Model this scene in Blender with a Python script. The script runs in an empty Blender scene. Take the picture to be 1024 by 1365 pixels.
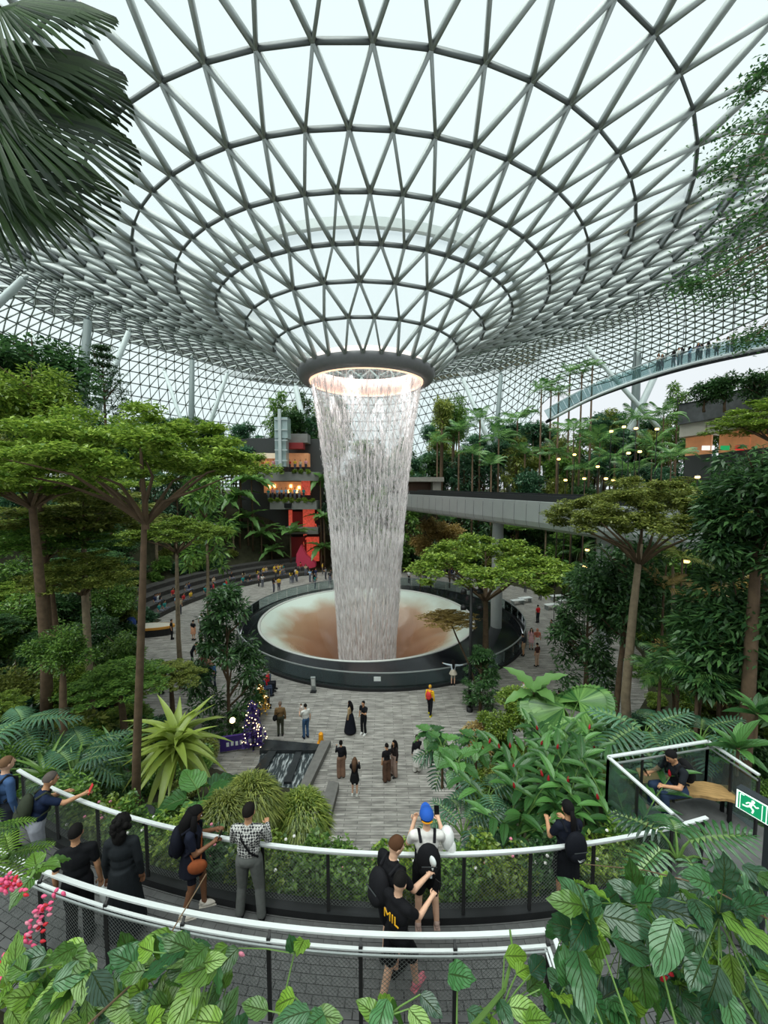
import bpy, bmesh, math, random
import numpy as np
from mathutils import Vector, Matrix
PI = math.pi
random.seed(7)
rng = np.random.default_rng(7)
scene = bpy.context.scene
COL = scene.collection

# ------------------------------------------------------------------ camera
F, CH = 531.0, 12.7
PITCH = math.atan((682.5 - 645) / F)
cam = bpy.data.cameras.new('camera')
cam.sensor_fit = 'VERTICAL'; cam.sensor_height = 36.0; cam.lens = F / 1365 * 36.0
cam.clip_start = 0.05; cam.clip_end = 600
camo = bpy.data.objects.new('camera', cam); COL.objects.link(camo)
camo.location = (0, 0, CH); camo.rotation_euler = (PI / 2 - PITCH, 0, 0)
scene.camera = camo

# ------------------------------------------------------------------ light
w = bpy.data.worlds.new('overcast'); scene.world = w; w.use_nodes = True
bg = w.node_tree.nodes['Background']
bg.inputs[0].default_value = (0.90, 0.965, 1.0, 1); bg.inputs[1].default_value = 0.78
sun = bpy.data.lights.new('sun', 'SUN'); sun.energy = 5.0; sun.angle = math.radians(70); sun.color = (1.0, 0.97, 0.92)
suno = bpy.data.objects.new('sun', sun); COL.objects.link(suno)
suno.rotation_euler = (math.radians(18), math.radians(-14), 0)
scene.view_settings.view_transform = 'Standard'; scene.view_settings.look = 'None'
scene.view_settings.gamma = 1.0; scene.view_settings.use_curve_mapping = False
scene.view_settings.exposure = 0.30
scene.cycles.max_bounces = 6; scene.cycles.diffuse_bounces = 3; scene.cycles.glossy_bounces = 3
scene.cycles.transmission_bounces = 4; scene.cycles.transparent_max_bounces = 24
scene.cycles.caustics_reflective = False; scene.cycles.caustics_refractive = False
scene.cycles.use_denoising = True

# ------------------------------------------------------------------ pixel -> place
cp_, sp_ = math.cos(PITCH), math.sin(PITCH)
def ray(x, y):
    v = (682.5 - y) / F
    return Vector(((x - 512) / F, cp_ + v * sp_, -sp_ + v * cp_))
def G(x, y, z=0.0):                                  # where the sight line meets height z
    d = ray(x, y); t = (z - CH) / d.z
    return Vector((d.x * t, d.y * t, z))
def PD(x, y, Y):                                     # where it meets the upright plane at distance Y
    d = ray(x, y); t = Y / d.y
    return Vector((d.x * t, Y, CH + d.z * t))

# ------------------------------------------------------------------ materials
M = {}
def srgb(c):
    return tuple(((v / 255) / 12.92 if v / 255 <= 0.04045 else ((v / 255 + 0.055) / 1.055) ** 2.4) for v in c)
def new_mat(name):
    m = bpy.data.materials.new(name); m.use_nodes = True
    m.node_tree.nodes.clear(); M[name] = m
    return m, m.node_tree.nodes, m.node_tree.links
def mat(name, c, rough=0.6, metal=0.0, var=0.0, scale=8.0, spec=0.4, emit=None, estr=0.0, bump=0.0, stretch=None):
    m, N, L = new_mat(name)
    out = N.new('ShaderNodeOutputMaterial'); b = N.new('ShaderNodeBsdfPrincipled')
    L.new(b.outputs[0], out.inputs[0])
    col = (*srgb(c), 1)
    b.inputs['Base Color'].default_value = col; b.inputs['Roughness'].default_value = rough
    b.inputs['Metallic'].default_value = metal; b.inputs['Specular IOR Level'].default_value = spec
    if emit: b.inputs['Emission Color'].default_value = (*srgb(emit), 1); b.inputs['Emission Strength'].default_value = estr
    if var or bump:
        tc = N.new('ShaderNodeTexCoord'); nz = N.new('ShaderNodeTexNoise')
        nz.inputs['Scale'].default_value = scale; nz.inputs['Detail'].default_value = 4
        if stretch:
            mp = N.new('ShaderNodeMapping'); mp.inputs['Scale'].default_value = stretch
            L.new(tc.outputs['Object'], mp.inputs[0]); L.new(mp.outputs[0], nz.inputs[0])
        else: L.new(tc.outputs['Object'], nz.inputs[0])
        if var:
            r = N.new('ShaderNodeMapRange'); r.inputs[1].default_value = .3; r.inputs[2].default_value = .7
            r.inputs[3].default_value = 1 - var; r.inputs[4].default_value = 1 + var
            L.new(nz.outputs[0], r.inputs[0])
            mx = N.new('ShaderNodeVectorMath'); mx.operation = 'SCALE'; mx.inputs[0].default_value = col[:3]
            L.new(r.outputs[0], mx.inputs['Scale']); L.new(mx.outputs[0], b.inputs['Base Color'])
        if bump:
            bp = N.new('ShaderNodeBump'); bp.inputs['Strength'].default_value = bump; bp.inputs['Distance'].default_value = .02
            L.new(nz.outputs[0], bp.inputs['Height']); L.new(bp.outputs[0], b.inputs['Normal'])
    return m
def clear_glass(name, tint, alpha, rough=0.05, body=(0.5, 0.6, 0.6), ior=1.35):
    m, N, L = new_mat(name)                          # thin pane: mostly lets light through, reflects at grazing angles
    out = N.new('ShaderNodeOutputMaterial'); t = N.new('ShaderNodeBsdfTransparent'); g = N.new('ShaderNodeBsdfGlossy')
    d = N.new('ShaderNodeBsdfTranslucent'); m1 = N.new('ShaderNodeMixShader'); m2 = N.new('ShaderNodeMixShader'); lw = N.new('ShaderNodeFresnel')
    lw.inputs[0].default_value = ior
    t.inputs[0].default_value = (*tint, 1); g.inputs['Roughness'].default_value = rough; d.inputs[0].default_value = (*body, 1)
    m1.inputs[0].default_value = alpha
    L.new(t.outputs[0], m1.inputs[1]); L.new(d.outputs[0], m1.inputs[2])
    L.new(lw.outputs[0], m2.inputs[0]); L.new(m1.outputs[0], m2.inputs[1]); L.new(g.outputs[0], m2.inputs[2])
    L.new(m2.outputs[0], out.inputs[0])
    return m

# ------------------------------------------------------------------ mesh helpers
def link(o, parent=None):
    COL.objects.link(o)
    if parent is not None: o.parent = parent
    return o
def mesh_obj(name, verts, faces, m=None, parent=None, smooth=False, mats=None, fm=None):
    me = bpy.data.meshes.new(name)
    me.from_pydata([tuple(v) for v in verts], [], [tuple(f) for f in faces])
    for q in (mats or ([m] if m else [])): me.materials.append(M[q] if isinstance(q, str) else q)
    if fm is not None: me.polygons.foreach_set('material_index', np.asarray(fm, dtype=np.int32))
    if smooth: me.polygons.foreach_set('use_smooth', [True] * len(me.polygons))
    me.update()
    return link(bpy.data.objects.new(name, me), parent)
def np_mesh(name, V, Fc, m=None, smooth=False, mats=None, fm=None):    # arrays; all faces have the same number of corners
    V = np.asarray(V, dtype=np.float32); Fc = np.asarray(Fc, dtype=np.int32)
    me = bpy.data.meshes.new(name); k = Fc.shape[1]
    me.vertices.add(len(V)); me.vertices.foreach_set('co', V.ravel())
    me.loops.add(Fc.size); me.loops.foreach_set('vertex_index', Fc.ravel())
    me.polygons.add(len(Fc)); me.polygons.foreach_set('loop_start', np.arange(len(Fc), dtype=np.int32) * k)
    for q in (mats or ([m] if m else [])): me.materials.append(M[q] if isinstance(q, str) else q)
    if fm is not None: me.polygons.foreach_set('material_index', np.asarray(fm, dtype=np.int32))
    if smooth: me.polygons.foreach_set('use_smooth', np.ones(len(Fc), dtype=bool))
    me.update(calc_edges=True); me.validate()
    return me
def place(me, name, parent=None, loc=(0, 0, 0), rot=(0, 0, 0), scale=(1, 1, 1)):
    o = bpy.data.objects.new(name, me); o.location = loc; o.rotation_euler = rot; o.scale = scale
    return link(o, parent)
def tag(o, label=None, cat=None, group=None, kind=None):
    if label: o['label'] = label
    if cat: o['category'] = cat
    if group: o['group'] = group
    if kind: o['kind'] = kind
    return o
def empty(name, loc=(0, 0, 0), rz=0.0, sc=1.0):
    o = bpy.data.objects.new(name, None); o.location = loc; o.rotation_euler = (0, 0, rz)
    o.scale = (sc, sc, sc) if not hasattr(sc, '__len__') else sc
    o.empty_display_size = 0.2
    return link(o)
class MB:                                            # collects shapes into one mesh
    def __init__(s): s.v = []; s.f = []; s.m = []; s.cur = 0
    def add(s, V, Fc):
        n = len(s.v); s.v += [tuple(v) for v in V]; s.f += [tuple(i + n for i in f) for f in Fc]; s.m += [s.cur] * len(Fc); return s
    def box(s, c, d, R=None):
        hx, hy, hz = d[0] / 2, d[1] / 2, d[2] / 2
        V = [Vector((x, y, z)) for x in (-hx, hx) for y in (-hy, hy) for z in (-hz, hz)]
        if R is not None: V = [R @ v for v in V]
        c = Vector(c)
        return s.add([v + c for v in V], [(0, 1, 3, 2), (4, 6, 7, 5), (0, 4, 5, 1), (2, 3, 7, 6), (0, 2, 6, 4), (1, 5, 7, 3)])
    def bar(s, a, b, w, h, up=(0, 0, 1)):            # box beam from a to b
        a, b = Vector(a), Vector(b); d = b - a
        if d.length < 1e-6: return s
        x = d.cross(Vector(up))
        if x.length < 1e-5: x = d.cross(Vector((0, 1, 0)))
        x.normalize(); z = x.cross(d).normalized()
        V = [p + x * i * w / 2 + z * j * h / 2 for p in (a, b) for i, j in ((-1, -1), (1, -1), (1, 1), (-1, 1))]
        return s.add(V, [(3, 2, 1, 0), (4, 5, 6, 7), (0, 1, 5, 4), (1, 2, 6, 5), (2, 3, 7, 6), (3, 0, 4, 7)])
    def tube(s, pts, rad, n=8, caps=True):
        pts = [Vector(p) for p in pts]
        if not hasattr(rad, '__len__'): rad = [rad] * len(pts)
        V = []; Fc = []; ref = None
        for i, p in enumerate(pts):
            d = (pts[min(i + 1, len(pts) - 1)] - pts[max(i - 1, 0)])
            d = d.normalized() if d.length > 1e-9 else Vector((0, 0, 1))
            if ref is None: ref = Vector((1, 0, 0)) if abs(d.x) < .9 else Vector((0, 1, 0))
            x = (ref - d * ref.dot(d)).normalized(); y = d.cross(x); ref = x
            for k in range(n):
                a = 2 * PI * k / n; V.append(p + (x * math.cos(a) + y * math.sin(a)) * rad[i])
        for i in range(len(pts) - 1):
            for k in range(n):
                k2 = (k + 1) % n; Fc.append((i * n + k, i * n + k2, (i + 1) * n + k2, (i + 1) * n + k))
        if caps: Fc.append(tuple(range(n - 1, -1, -1))); Fc.append(tuple((len(pts) - 1) * n + k for k in range(n)))
        return s.add(V, Fc)
    def lathe(s, prof, c=(0, 0, 0), n=32, close=False):   # prof: (r, z)
        V = []; Fc = []
        for r, z in prof:
            for k in range(n):
                a = 2 * PI * k / n; V.append((c[0] + r * math.cos(a), c[1] + r * math.sin(a), c[2] + z))
        L = len(prof)
        for i in range(L if close else L - 1):
            for k in range(n):
                k2 = (k + 1) % n; j = (i + 1) % L
                Fc.append((i * n + k, i * n + k2, j * n + k2, j * n + k))
        return s.add(V, Fc)
    def ell(s, c, r, nu=10, nv=6, R=None):
        V = []; Fc = []
        for i in range(nv + 1):
            th = PI * i / nv
            for k in range(nu):
                a = 2 * PI * k / nu
                q = Vector((r[0] * math.sin(th) * math.cos(a), r[1] * math.sin(th) * math.sin(a), r[2] * math.cos(th)))
                if R is not None: q = R @ q
                V.append(Vector(c) + q)
        for i in range(nv):
            for k in range(nu):
                k2 = (k + 1) % nu; Fc.append((i * nu + k, (i + 1) * nu + k, (i + 1) * nu + k2, i * nu + k2))
        return s.add(V, Fc)
    def prism(s, poly, z0, z1):
        n = len(poly)
        V = [(x, y, z0) for x, y in poly] + [(x, y, z1) for x, y in poly]
        return s.add(V, [tuple(range(n - 1, -1, -1)), tuple(range(n, 2 * n))] + [(i, (i + 1) % n, n + (i + 1) % n, n + i) for i in range(n)])
    def mesh(s, name, m=None, smooth=False, mats=None):
        me = bpy.data.meshes.new(name); me.from_pydata([tuple(v) for v in s.v], [], s.f)
        for q in (mats or ([m] if m else [])): me.materials.append(M[q] if isinstance(q, str) else q)
        if mats: me.polygons.foreach_set('material_index', np.array(s.m, dtype=np.int32))
        if smooth: me.polygons.foreach_set('use_smooth', [True] * len(me.polygons))
        me.update(); return me
    def build(s, name, m=None, parent=None, smooth=False, mats=None):
        return link(bpy.data.objects.new(name, s.mesh(name, m, smooth, mats)), parent)
def lerp(a, b, t): return a + (b - a) * t
def keyed(keys, a, period=None):
    ks = sorted(keys)
    if period: ks = [(ks[-1][0] - period, ks[-1][1])] + ks + [(ks[0][0] + period, ks[0][1])]
    for (a0, v0), (a1, v1) in zip(ks, ks[1:]):
        if a0 <= a <= a1:
            t = (a - a0) / (a1 - a0) if a1 > a0 else 0
            t = t * t * (3 - 2 * t); return lerp(v0, v1, t)
    return ks[0][1] if a < ks[0][0] else ks[-1][1]

# ------------------------------------------------------------------ basic materials
mat('steel_pale', (176, 184, 182), .45, .1, .06, 2)
mat('steel_hoop', (104, 110, 110), .5, .1)
mat('steel_dark', (58, 62, 64), .5, .2)
mat('oculus_grey', (132, 132, 134), .55, .1, .06, 3)
mat('black_stone', (24, 26, 30), .14, 0, .35, 1.2, .5)
mat('kerb_black', (30, 31, 33), .5, 0, .2, 6)
mat('white_rail', (222, 226, 226), .35, .1)
mat('grey_rail', (168, 174, 174), .35, .5)
mat('post_dark', (44, 44, 45), .5, .3)
mat('panel_grey', (158, 163, 162), .5, .1, .04, 1.5)
mat('concrete', (140, 136, 128), .8, 0, .12, 3)
mat('soil', (58, 58, 40), .95, 0, .35, 1.5)
mat('glow_peach', (250, 222, 212), .5, emit=(255, 215, 200), estr=.35)  # sky light caught inside the drum, put in as a faint glow
clear_glass('roof_glass', (0.84, 0.93, 0.92), 0.2, .08, (0.62, 0.70, 0.69), 1.10)
clear_glass('rail_glass', (0.74, 0.82, 0.82), 0.12, .04, ior=1.14)
# ================================================================== glass roof
CX, CY = -1.5, 35.0
RK = [(-180, 66), (-130, 60), (-90, 60), (-50, 74), (-20, 88), (0, 92), (22, 74), (42, 54), (80, 46), (125, 50)]
ZK = [(-180, 18), (-90, 10), (-45, 9), (0, 10), (18, 16), (38, 30), (80, 32), (120, 28)]
PROF = [(5.6, 22.2), (7.6, 23.9), (9.7, 25.2), (11.8, 26.2), (14.4, 27.15), (16.8, 28.05), (19.3, 28.95), (22.0, 29.9), (24.9, 30.85), (28.2, 31.8)]
offs = []; rings = []                                           # each ring: array of nodes
n0, n1 = 56, 112
for i, (r, z) in enumerate(PROF):
    ni = n0 // 2 if i < 3 else n0; off = 0.5 * ((i if i < 3 else i - 3) % 2); offs.append(off)
    rings.append([(CX + r * math.sin(2 * PI * (j + off) / ni), CY + r * math.cos(2 * PI * (j + off) / ni), z) for j in range(ni)])
NOUT = 20
for q in range(1, NOUT + 1):
    u = q / NOUT; row = []; nq = n1 if q <= 7 else 2 * n1
    off = 0.5 * ((q + 1) % 2) if q <= 7 else 0.5 * (q % 2); offs.append(off)
    for j in range(nq):
        a = 2 * PI * (j + off) / nq; d = math.degrees(a); d = d - 360 if d > 180 else d
        R = keyed(RK, d, 360); ze = keyed(ZK, d, 360)
        r = 28.2 + (R - 28.2) * (u ** 0.95)
        zc = 31.8 + 3.1 * math.sin(min(1, u / .34) * PI / 2)
        if u > .34: zc = 34.9 - (34.9 - ze) * ((u - .34) / .66) ** 1.9
        row.append((CX + r * math.sin(a), CY + r * math.cos(a), zc))
    rings.append(row)
nodes = []; base = []
for row in rings: base.append(len(nodes)); nodes += row
nodes = np.array(nodes)
tris = []
for i in range(len(rings) - 1):
    a, b, na, nb = base[i], base[i + 1], len(rings[i]), len(rings[i + 1])
    if na == nb:
        odd = offs[i] == .5
        for j in range(na):
            j1 = (j + 1) % na
            if odd: tris += [(a + j, b + j1, b + j), (a + j, a + j1, b + j1)]
            else: tris += [(a + j, b + j, b + (j - 1) % na), (a + j, a + j1, b + j)]
    else:                                            # the grid doubles here
        for j in range(na):
            k = 2 * j
            tris += [(a + j, b + k, b + (k - 1) % nb), (a + j, b + (k + 1) % nb, b + k), (a + j, a + (j + 1) % na, b + (k + 1) % nb)]
tris = np.array(tris)
ctr = nodes[tris].mean(1)
edges = np.unique(np.sort(np.concatenate([tris[:, [0, 1]], tris[:, [1, 2]], tris[:, [2, 0]]]), axis=1), axis=0)
fn = np.cross(nodes[tris[:, 1]] - nodes[tris[:, 0]], nodes[tris[:, 2]] - nodes[tris[:, 0]])
fn *= np.sign(fn[:, 2:3] + 1e-9); fn /= np.linalg.norm(fn, axis=1, keepdims=True)
vn = np.zeros_like(nodes)
for k in range(3): np.add.at(vn, tris[:, k], fn)
vn /= np.linalg.norm(vn, axis=1, keepdims=True) + 1e-9
def in_view(P, pad=60):
    d = P[:, 1] * cp_ - (P[:, 2] - CH) * sp_; u = P[:, 1] * sp_ + (P[:, 2] - CH) * cp_
    d = np.where(d < .5, 1e-3, d); x = 512 + F * P[:, 0] / d; y = 682.5 - F * u / d
    return (d > 1) & (x > -pad) & (x < 1024 + pad) & (y > -pad) & (y < 1365)
def beam_arrays(E, wd, dp):
    A, B = nodes[E[:, 0]], nodes[E[:, 1]]; n = vn[E[:, 0]] + vn[E[:, 1]]; n /= np.linalg.norm(n, axis=1, keepdims=True)
    t = B - A; t /= np.linalg.norm(t, axis=1, keepdims=True); x = np.cross(t, n); x /= np.linalg.norm(x, axis=1, keepdims=True)
    V = np.stack([p + sx * x * wd / 2 - n * dz for p in (A, B) for sx, dz in ((-1, .02), (1, .02), (1, dp), (-1, dp))], 1)
    return V
QF = np.array([(3, 2, 1, 0), (4, 5, 6, 7), (0, 1, 5, 4), (1, 2, 6, 5), (2, 3, 7, 6), (3, 0, 4, 7)])
roof = tag(empty('ceiling', (CX, CY, 22.2)), 'funnel-shaped glass and steel gridshell roof with a round opening', None, None, 'structure')
roof_inv = Vector((-CX, -CY, -22.2))
BV = beam_arrays(edges, 0.14, 0.34)
rid = np.concatenate([np.full(len(row), k) for k, row in enumerate(rings)]); hoop = rid[edges[:, 0]] == rid[edges[:, 1]]
BV[hoop] = beam_arrays(edges[hoop], 0.12, 0.3)
far_r = np.hypot(nodes[edges[:, 0], 0] - CX, nodes[edges[:, 0], 1] - CY) > 33
BV[far_r] = beam_arrays(edges[far_r], 0.10, 0.2)
em = (nodes[edges[:, 0]] + nodes[edges[:, 1]]) / 2
ed = np.linalg.norm(em - np.array([0, 0, CH]), axis=1); ed[~in_view(em)] += 500
near_e = set(np.argsort(ed)[:300].tolist())
off = np.array(roof_inv)
rest = [k for k in range(len(edges)) if k not in near_e]
for k in sorted(near_e):
    place(np_mesh('steel_beam', BV[k] + off, QF, 'steel_hoop' if hoop[k] else 'steel_pale'), 'hoop_beam' if hoop[k] else 'steel_beam', roof)
for nm_, mm_, ks in (('beam_lattice', 'steel_pale', [k for k in rest if not hoop[k]]), ('hoop_lattice', 'steel_hoop', [k for k in rest if hoop[k]])):
    tag(place(np_mesh(nm_, BV[ks].reshape(-1, 3) + off, (QF[None] + 8 * np.arange(len(ks))[:, None, None]).reshape(-1, 4), mm_), nm_, roof), kind='stuff')
td = np.linalg.norm(ctr - np.array([0, 0, CH]), axis=1); td[~in_view(ctr)] += 500
near_t = set(np.argsort(td)[:300].tolist())
def pane_arrays(T):
    P = nodes[T] + off
    return P
PTF = np.array([(0, 1, 2)])
for k in sorted(near_t):
    P = pane_arrays(tris[k:k + 1])[0]; c = P.mean(0); P = c + (P - c) * .985
    place(np_mesh('glass_pane', P, PTF, 'roof_glass'), 'glass_pane', roof)
rest = [k for k in range(len(tris)) if k not in near_t]
P = pane_arrays(tris[rest]); c = P.mean(1, keepdims=True); P = c + (P - c) * .985
tag(place(np_mesh('far_glass', P.reshape(-1, 3), np.arange(len(rest) * 3).reshape(-1, 3), 'roof_glass'), 'far_glass', roof), kind='stuff')
# catwalk ring that hugs the funnel outside the glass
mb = MB(); mb.lathe([(12.2, 26.35 - 22.2 + .25), (12.5, 26.35 - 22.2 + .25), (12.5, 26.35 - 22.2 + .75), (12.2, 26.35 - 22.2 + .75)], n=90, close=True)
mb.build('gutter_ring', 'steel_pale', roof)

# oculus ring
oc = tag(empty('oculus_ring', (CX, CY, 21.4)), 'dark grey steel ring collar at the mouth of the glass funnel', 'ring')
mb = MB(); mb.lathe([(5.45, .95), (5.85, .78), (5.85, .42), (5.6, .02), (4.95, -.12), (4.85, .0), (4.85, .8)], n=96, close=True)
mb.build('collar', 'oculus_grey', oc, True)
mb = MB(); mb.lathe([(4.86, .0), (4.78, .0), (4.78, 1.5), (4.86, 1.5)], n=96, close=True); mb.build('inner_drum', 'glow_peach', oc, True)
mb = MB(); mb.lathe([(4.83, -.14), (4.7, -.16), (4.7, -.05), (4.83, -.05)], n=96, close=True)
mat('led_strip', (255, 225, 200), .5, emit=(255, 214, 180), estr=1.0)
mb.build('light_strip', 'led_strip', oc)
mb = MB()
for k in range(16):
    a = 2 * PI * k / 16; mb.bar((0, 0, 1.4), (4.8 * math.cos(a), 4.8 * math.sin(a), 1.3), .03, .03)
mb.build('spoke_cables', 'steel_dark', oc)
for k in range(6):                                   # downlights added inside the collar to whiten the falling water
    a = 2 * PI * k / 6 + .3; ld = bpy.data.lights.new('added_downlight', 'SPOT'); ld.energy = 1000; ld.spot_size = math.radians(55); ld.spot_blend = .9; ld.color = (1.0, .95, .93); ld.shadow_soft_size = .12
    lo_ = bpy.data.objects.new('added_downlight', ld); lo_.location = (4.3 * math.cos(a), 4.3 * math.sin(a), -.05); link(lo_, oc)

# ================================================================== waterfall
def wprof(z):                                        # radius of the falling sheet
    return float(np.interp(z, [-7, -2.5, 2, 8, 14, 18, 21.4], [2.35, 2.5, 2.75, 3.15, 3.7, 4.15, 4.72]))
wf = tag(empty('waterfall', (CX, CY, 0)), 'tall white waterfall dropping from the roof opening into the bowl', 'waterfall')
m, N, L = new_mat('water_streak')
out = N.new('ShaderNodeOutputMaterial'); d = N.new('ShaderNodeBsdfDiffuse'); tl = N.new('ShaderNodeBsdfTranslucent'); tr = N.new('ShaderNodeBsdfTransparent')
a1 = N.new('ShaderNodeMixShader'); a2 = N.new('ShaderNodeMixShader'); ge = N.new('ShaderNodeNewGeometry'); mr = N.new('ShaderNodeMapRange')
d.inputs[0].default_value = (.95, .93, .93, 1); tl.inputs[0].default_value = (.97, .95, .95, 1); a1.inputs[0].default_value = .5
mr.inputs[3].default_value = .3; mr.inputs[4].default_value = .72
L.new(ge.outputs['Random Per Island'], mr.inputs[0]); L.new(mr.outputs[0], a2.inputs[0])
L.new(d.outputs[0], a1.inputs[1]); L.new(tl.outputs[0], a1.inputs[2]); L.new(tr.outputs[0], a2.inputs[1]); L.new(a1.outputs[0], a2.inputs[2]); L.new(a2.outputs[0], out.inputs[0])
def streaks(n, rad, lens, spread, zlo, zhi, clump):
    a = rng.uniform(0, 2 * PI, n)
    if clump: a = a + .055 * np.sin(a * 37 + 1) + .03 * np.sin(a * 71)
    z = zlo + (zhi - zlo) * rng.random(n) ** 1.0
    rr = np.array([wprof(q) for q in z]) * (1 + rng.normal(0, spread, n)) - np.abs(rng.normal(0, spread * 2, n))
    ln = rng.uniform(*lens, n); r = rng.uniform(*rad, n)
    C = np.stack([rr * np.cos(a), rr * np.sin(a), z], 1)
    lean = np.stack([np.cos(a), np.sin(a), 0 * a], 1) * (ln * .07)[:, None]
    V = np.zeros((n, 6, 3)); up = np.array([0, 0, 1.0])
    V[:, 0] = C + lean + up * (ln / 2)[:, None]; V[:, 5] = C - lean - up * (ln / 2)[:, None]
    for k in range(4):
        b = k * PI / 2; V[:, 1 + k] = C + np.stack([np.cos(b) * r, np.sin(b) * r, -ln * .1], 1)
    f = np.array([(0, 1, 2), (0, 2, 3), (0, 3, 4), (0, 4, 1), (5, 2, 1), (5, 3, 2), (5, 4, 3), (5, 1, 4)])
    return V.reshape(-1, 3), (f[None] + 6 * np.arange(n)[:, None, None]).reshape(-1, 3)
def stuffpart(name, arr, m, parent):
    return tag(place(np_mesh(name, arr[0], arr[1], m), name, parent), kind='stuff')
stuffpart('water_streaks', streaks(11000, (.012, .03), (.3, 1.4), .012, -6, 21.3, True), 'water_streak', wf)
stuffpart('fine_spray', streaks(12000, (.010, .022), (.12, .45), .03, -6, 21.0, False), 'water_streak', wf)
stuffpart('heavy_jets', streaks(5200, (.02, .05), (.8, 2.6), .012, -6, 8.0, True), 'water_streak', wf)
# thin continuous sheet
m, N, L = new_mat('water_sheet')
out = N.new('ShaderNodeOutputMaterial'); d = N.new('ShaderNodeBsdfTranslucent'); df = N.new('ShaderNodeBsdfDiffuse'); tr = N.new('ShaderNodeBsdfTransparent'); a0 = N.new('ShaderNodeMixShader'); a1 = N.new('ShaderNodeMixShader')
tc = N.new('ShaderNodeTexCoord'); mp = N.new('ShaderNodeMapping'); mp.inputs['Scale'].default_value = (5, 5, .22)
nz = N.new('ShaderNodeTexNoise'); nz.inputs['Scale'].default_value = 1.6; nz.inputs['Detail'].default_value = 5
mr = N.new('ShaderNodeMapRange'); mr.inputs[1].default_value = .38; mr.inputs[2].default_value = .68; mr.inputs[3].default_value = .04; mr.inputs[4].default_value = .38
d.inputs[0].default_value = (.95, .94, .95, 1); df.inputs[0].default_value = (.95, .94, .95, 1); a0.inputs[0].default_value = .5
L.new(tc.outputs['Object'], mp.inputs[0]); L.new(mp.outputs[0], nz.inputs[0]); L.new(nz.outputs[0], mr.inputs[0]); L.new(mr.outputs[0], a1.inputs[0])
L.new(d.outputs[0], a0.inputs[1]); L.new(df.outputs[0], a0.inputs[2])
L.new(tr.outputs[0], a1.inputs[1]); L.new(a0.outputs[0], a1.inputs[2]); L.new(a1.outputs[0], out.inputs[0])
mb = MB(); mb.lathe([(wprof(z) * .99, z) for z in np.linspace(21.3, -6, 40)], n=72); mb.build('water_sheet', 'water_sheet', wf, True)

# ================================================================== pool
BX, BY, BR, BZ = -1.5, 35.5, 9.4, 0.75
RX, RY, RR = -0.2, 36.25, 12.6
pool = tag(empty('fountain_pool', (BX, BY, 0)), 'round black stone pool with a pale funnel bowl catching the waterfall', 'fountain')
def loft(name, c0, r0, z0, c1, r1, z1, m, parent, n=128):
    V = []
    for (cx, cy), r, z in ((c0, r0, z0), (c1, r1, z1)):
        V += [(cx + r * math.cos(2 * PI * k / n) - BX, cy + r * math.sin(2 * PI * k / n) - BY, z) for k in range(n)]
    return mesh_obj(name, V, [(k, (k + 1) % n, n + (k + 1) % n, n + k) for k in range(n)], m, parent, True)
loft('wet_stone_rim', (RX, RY), RR - .25, .18, (BX, BY), BR + .12, BZ, 'black_stone', pool)
loft('rim_edge', (RX, RY), RR - .25, -.1, (RX, RY), RR - .25, .18, 'black_stone', pool)
mat('bowl_lip', (196, 198, 194), .25, .1)
mb = MB(); mb.lathe([(BR + .14, BZ - .05), (BR + .14, BZ + .06), (BR - .02, BZ + .06), (BR - .1, BZ - .05)], n=128, close=True); mb.build('bowl_lip', 'bowl_lip', pool, True)
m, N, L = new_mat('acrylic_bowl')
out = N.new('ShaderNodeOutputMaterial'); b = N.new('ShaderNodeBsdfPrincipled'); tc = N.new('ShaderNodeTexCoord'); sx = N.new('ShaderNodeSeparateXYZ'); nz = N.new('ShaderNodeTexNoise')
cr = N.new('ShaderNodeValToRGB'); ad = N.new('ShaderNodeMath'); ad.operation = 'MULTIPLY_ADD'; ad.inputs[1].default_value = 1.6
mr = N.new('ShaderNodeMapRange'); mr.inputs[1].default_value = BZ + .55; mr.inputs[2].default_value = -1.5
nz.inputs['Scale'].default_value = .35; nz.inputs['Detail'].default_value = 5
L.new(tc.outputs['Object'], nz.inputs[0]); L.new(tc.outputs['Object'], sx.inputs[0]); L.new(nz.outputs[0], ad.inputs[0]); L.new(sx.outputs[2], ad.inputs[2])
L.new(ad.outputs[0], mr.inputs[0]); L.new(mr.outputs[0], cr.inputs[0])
e = cr.color_ramp.elements; e[0].position = 0; e[0].color = (*srgb((196, 208, 198)), 1); e[1].position = 1; e[1].color = (*srgb((150, 112, 88)), 1)  # reflected sky near the rim painted in as a pale tone, brown below
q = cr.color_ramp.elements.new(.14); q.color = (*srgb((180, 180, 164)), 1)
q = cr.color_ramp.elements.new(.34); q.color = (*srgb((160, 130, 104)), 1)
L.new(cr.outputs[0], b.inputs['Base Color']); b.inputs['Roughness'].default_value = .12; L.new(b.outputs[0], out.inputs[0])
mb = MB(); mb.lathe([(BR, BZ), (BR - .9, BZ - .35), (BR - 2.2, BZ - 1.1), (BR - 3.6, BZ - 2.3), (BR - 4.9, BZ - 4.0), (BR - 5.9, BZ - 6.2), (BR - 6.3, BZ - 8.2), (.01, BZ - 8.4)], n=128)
mb.build('funnel_bowl', 'acrylic_bowl', pool, True)
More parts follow.
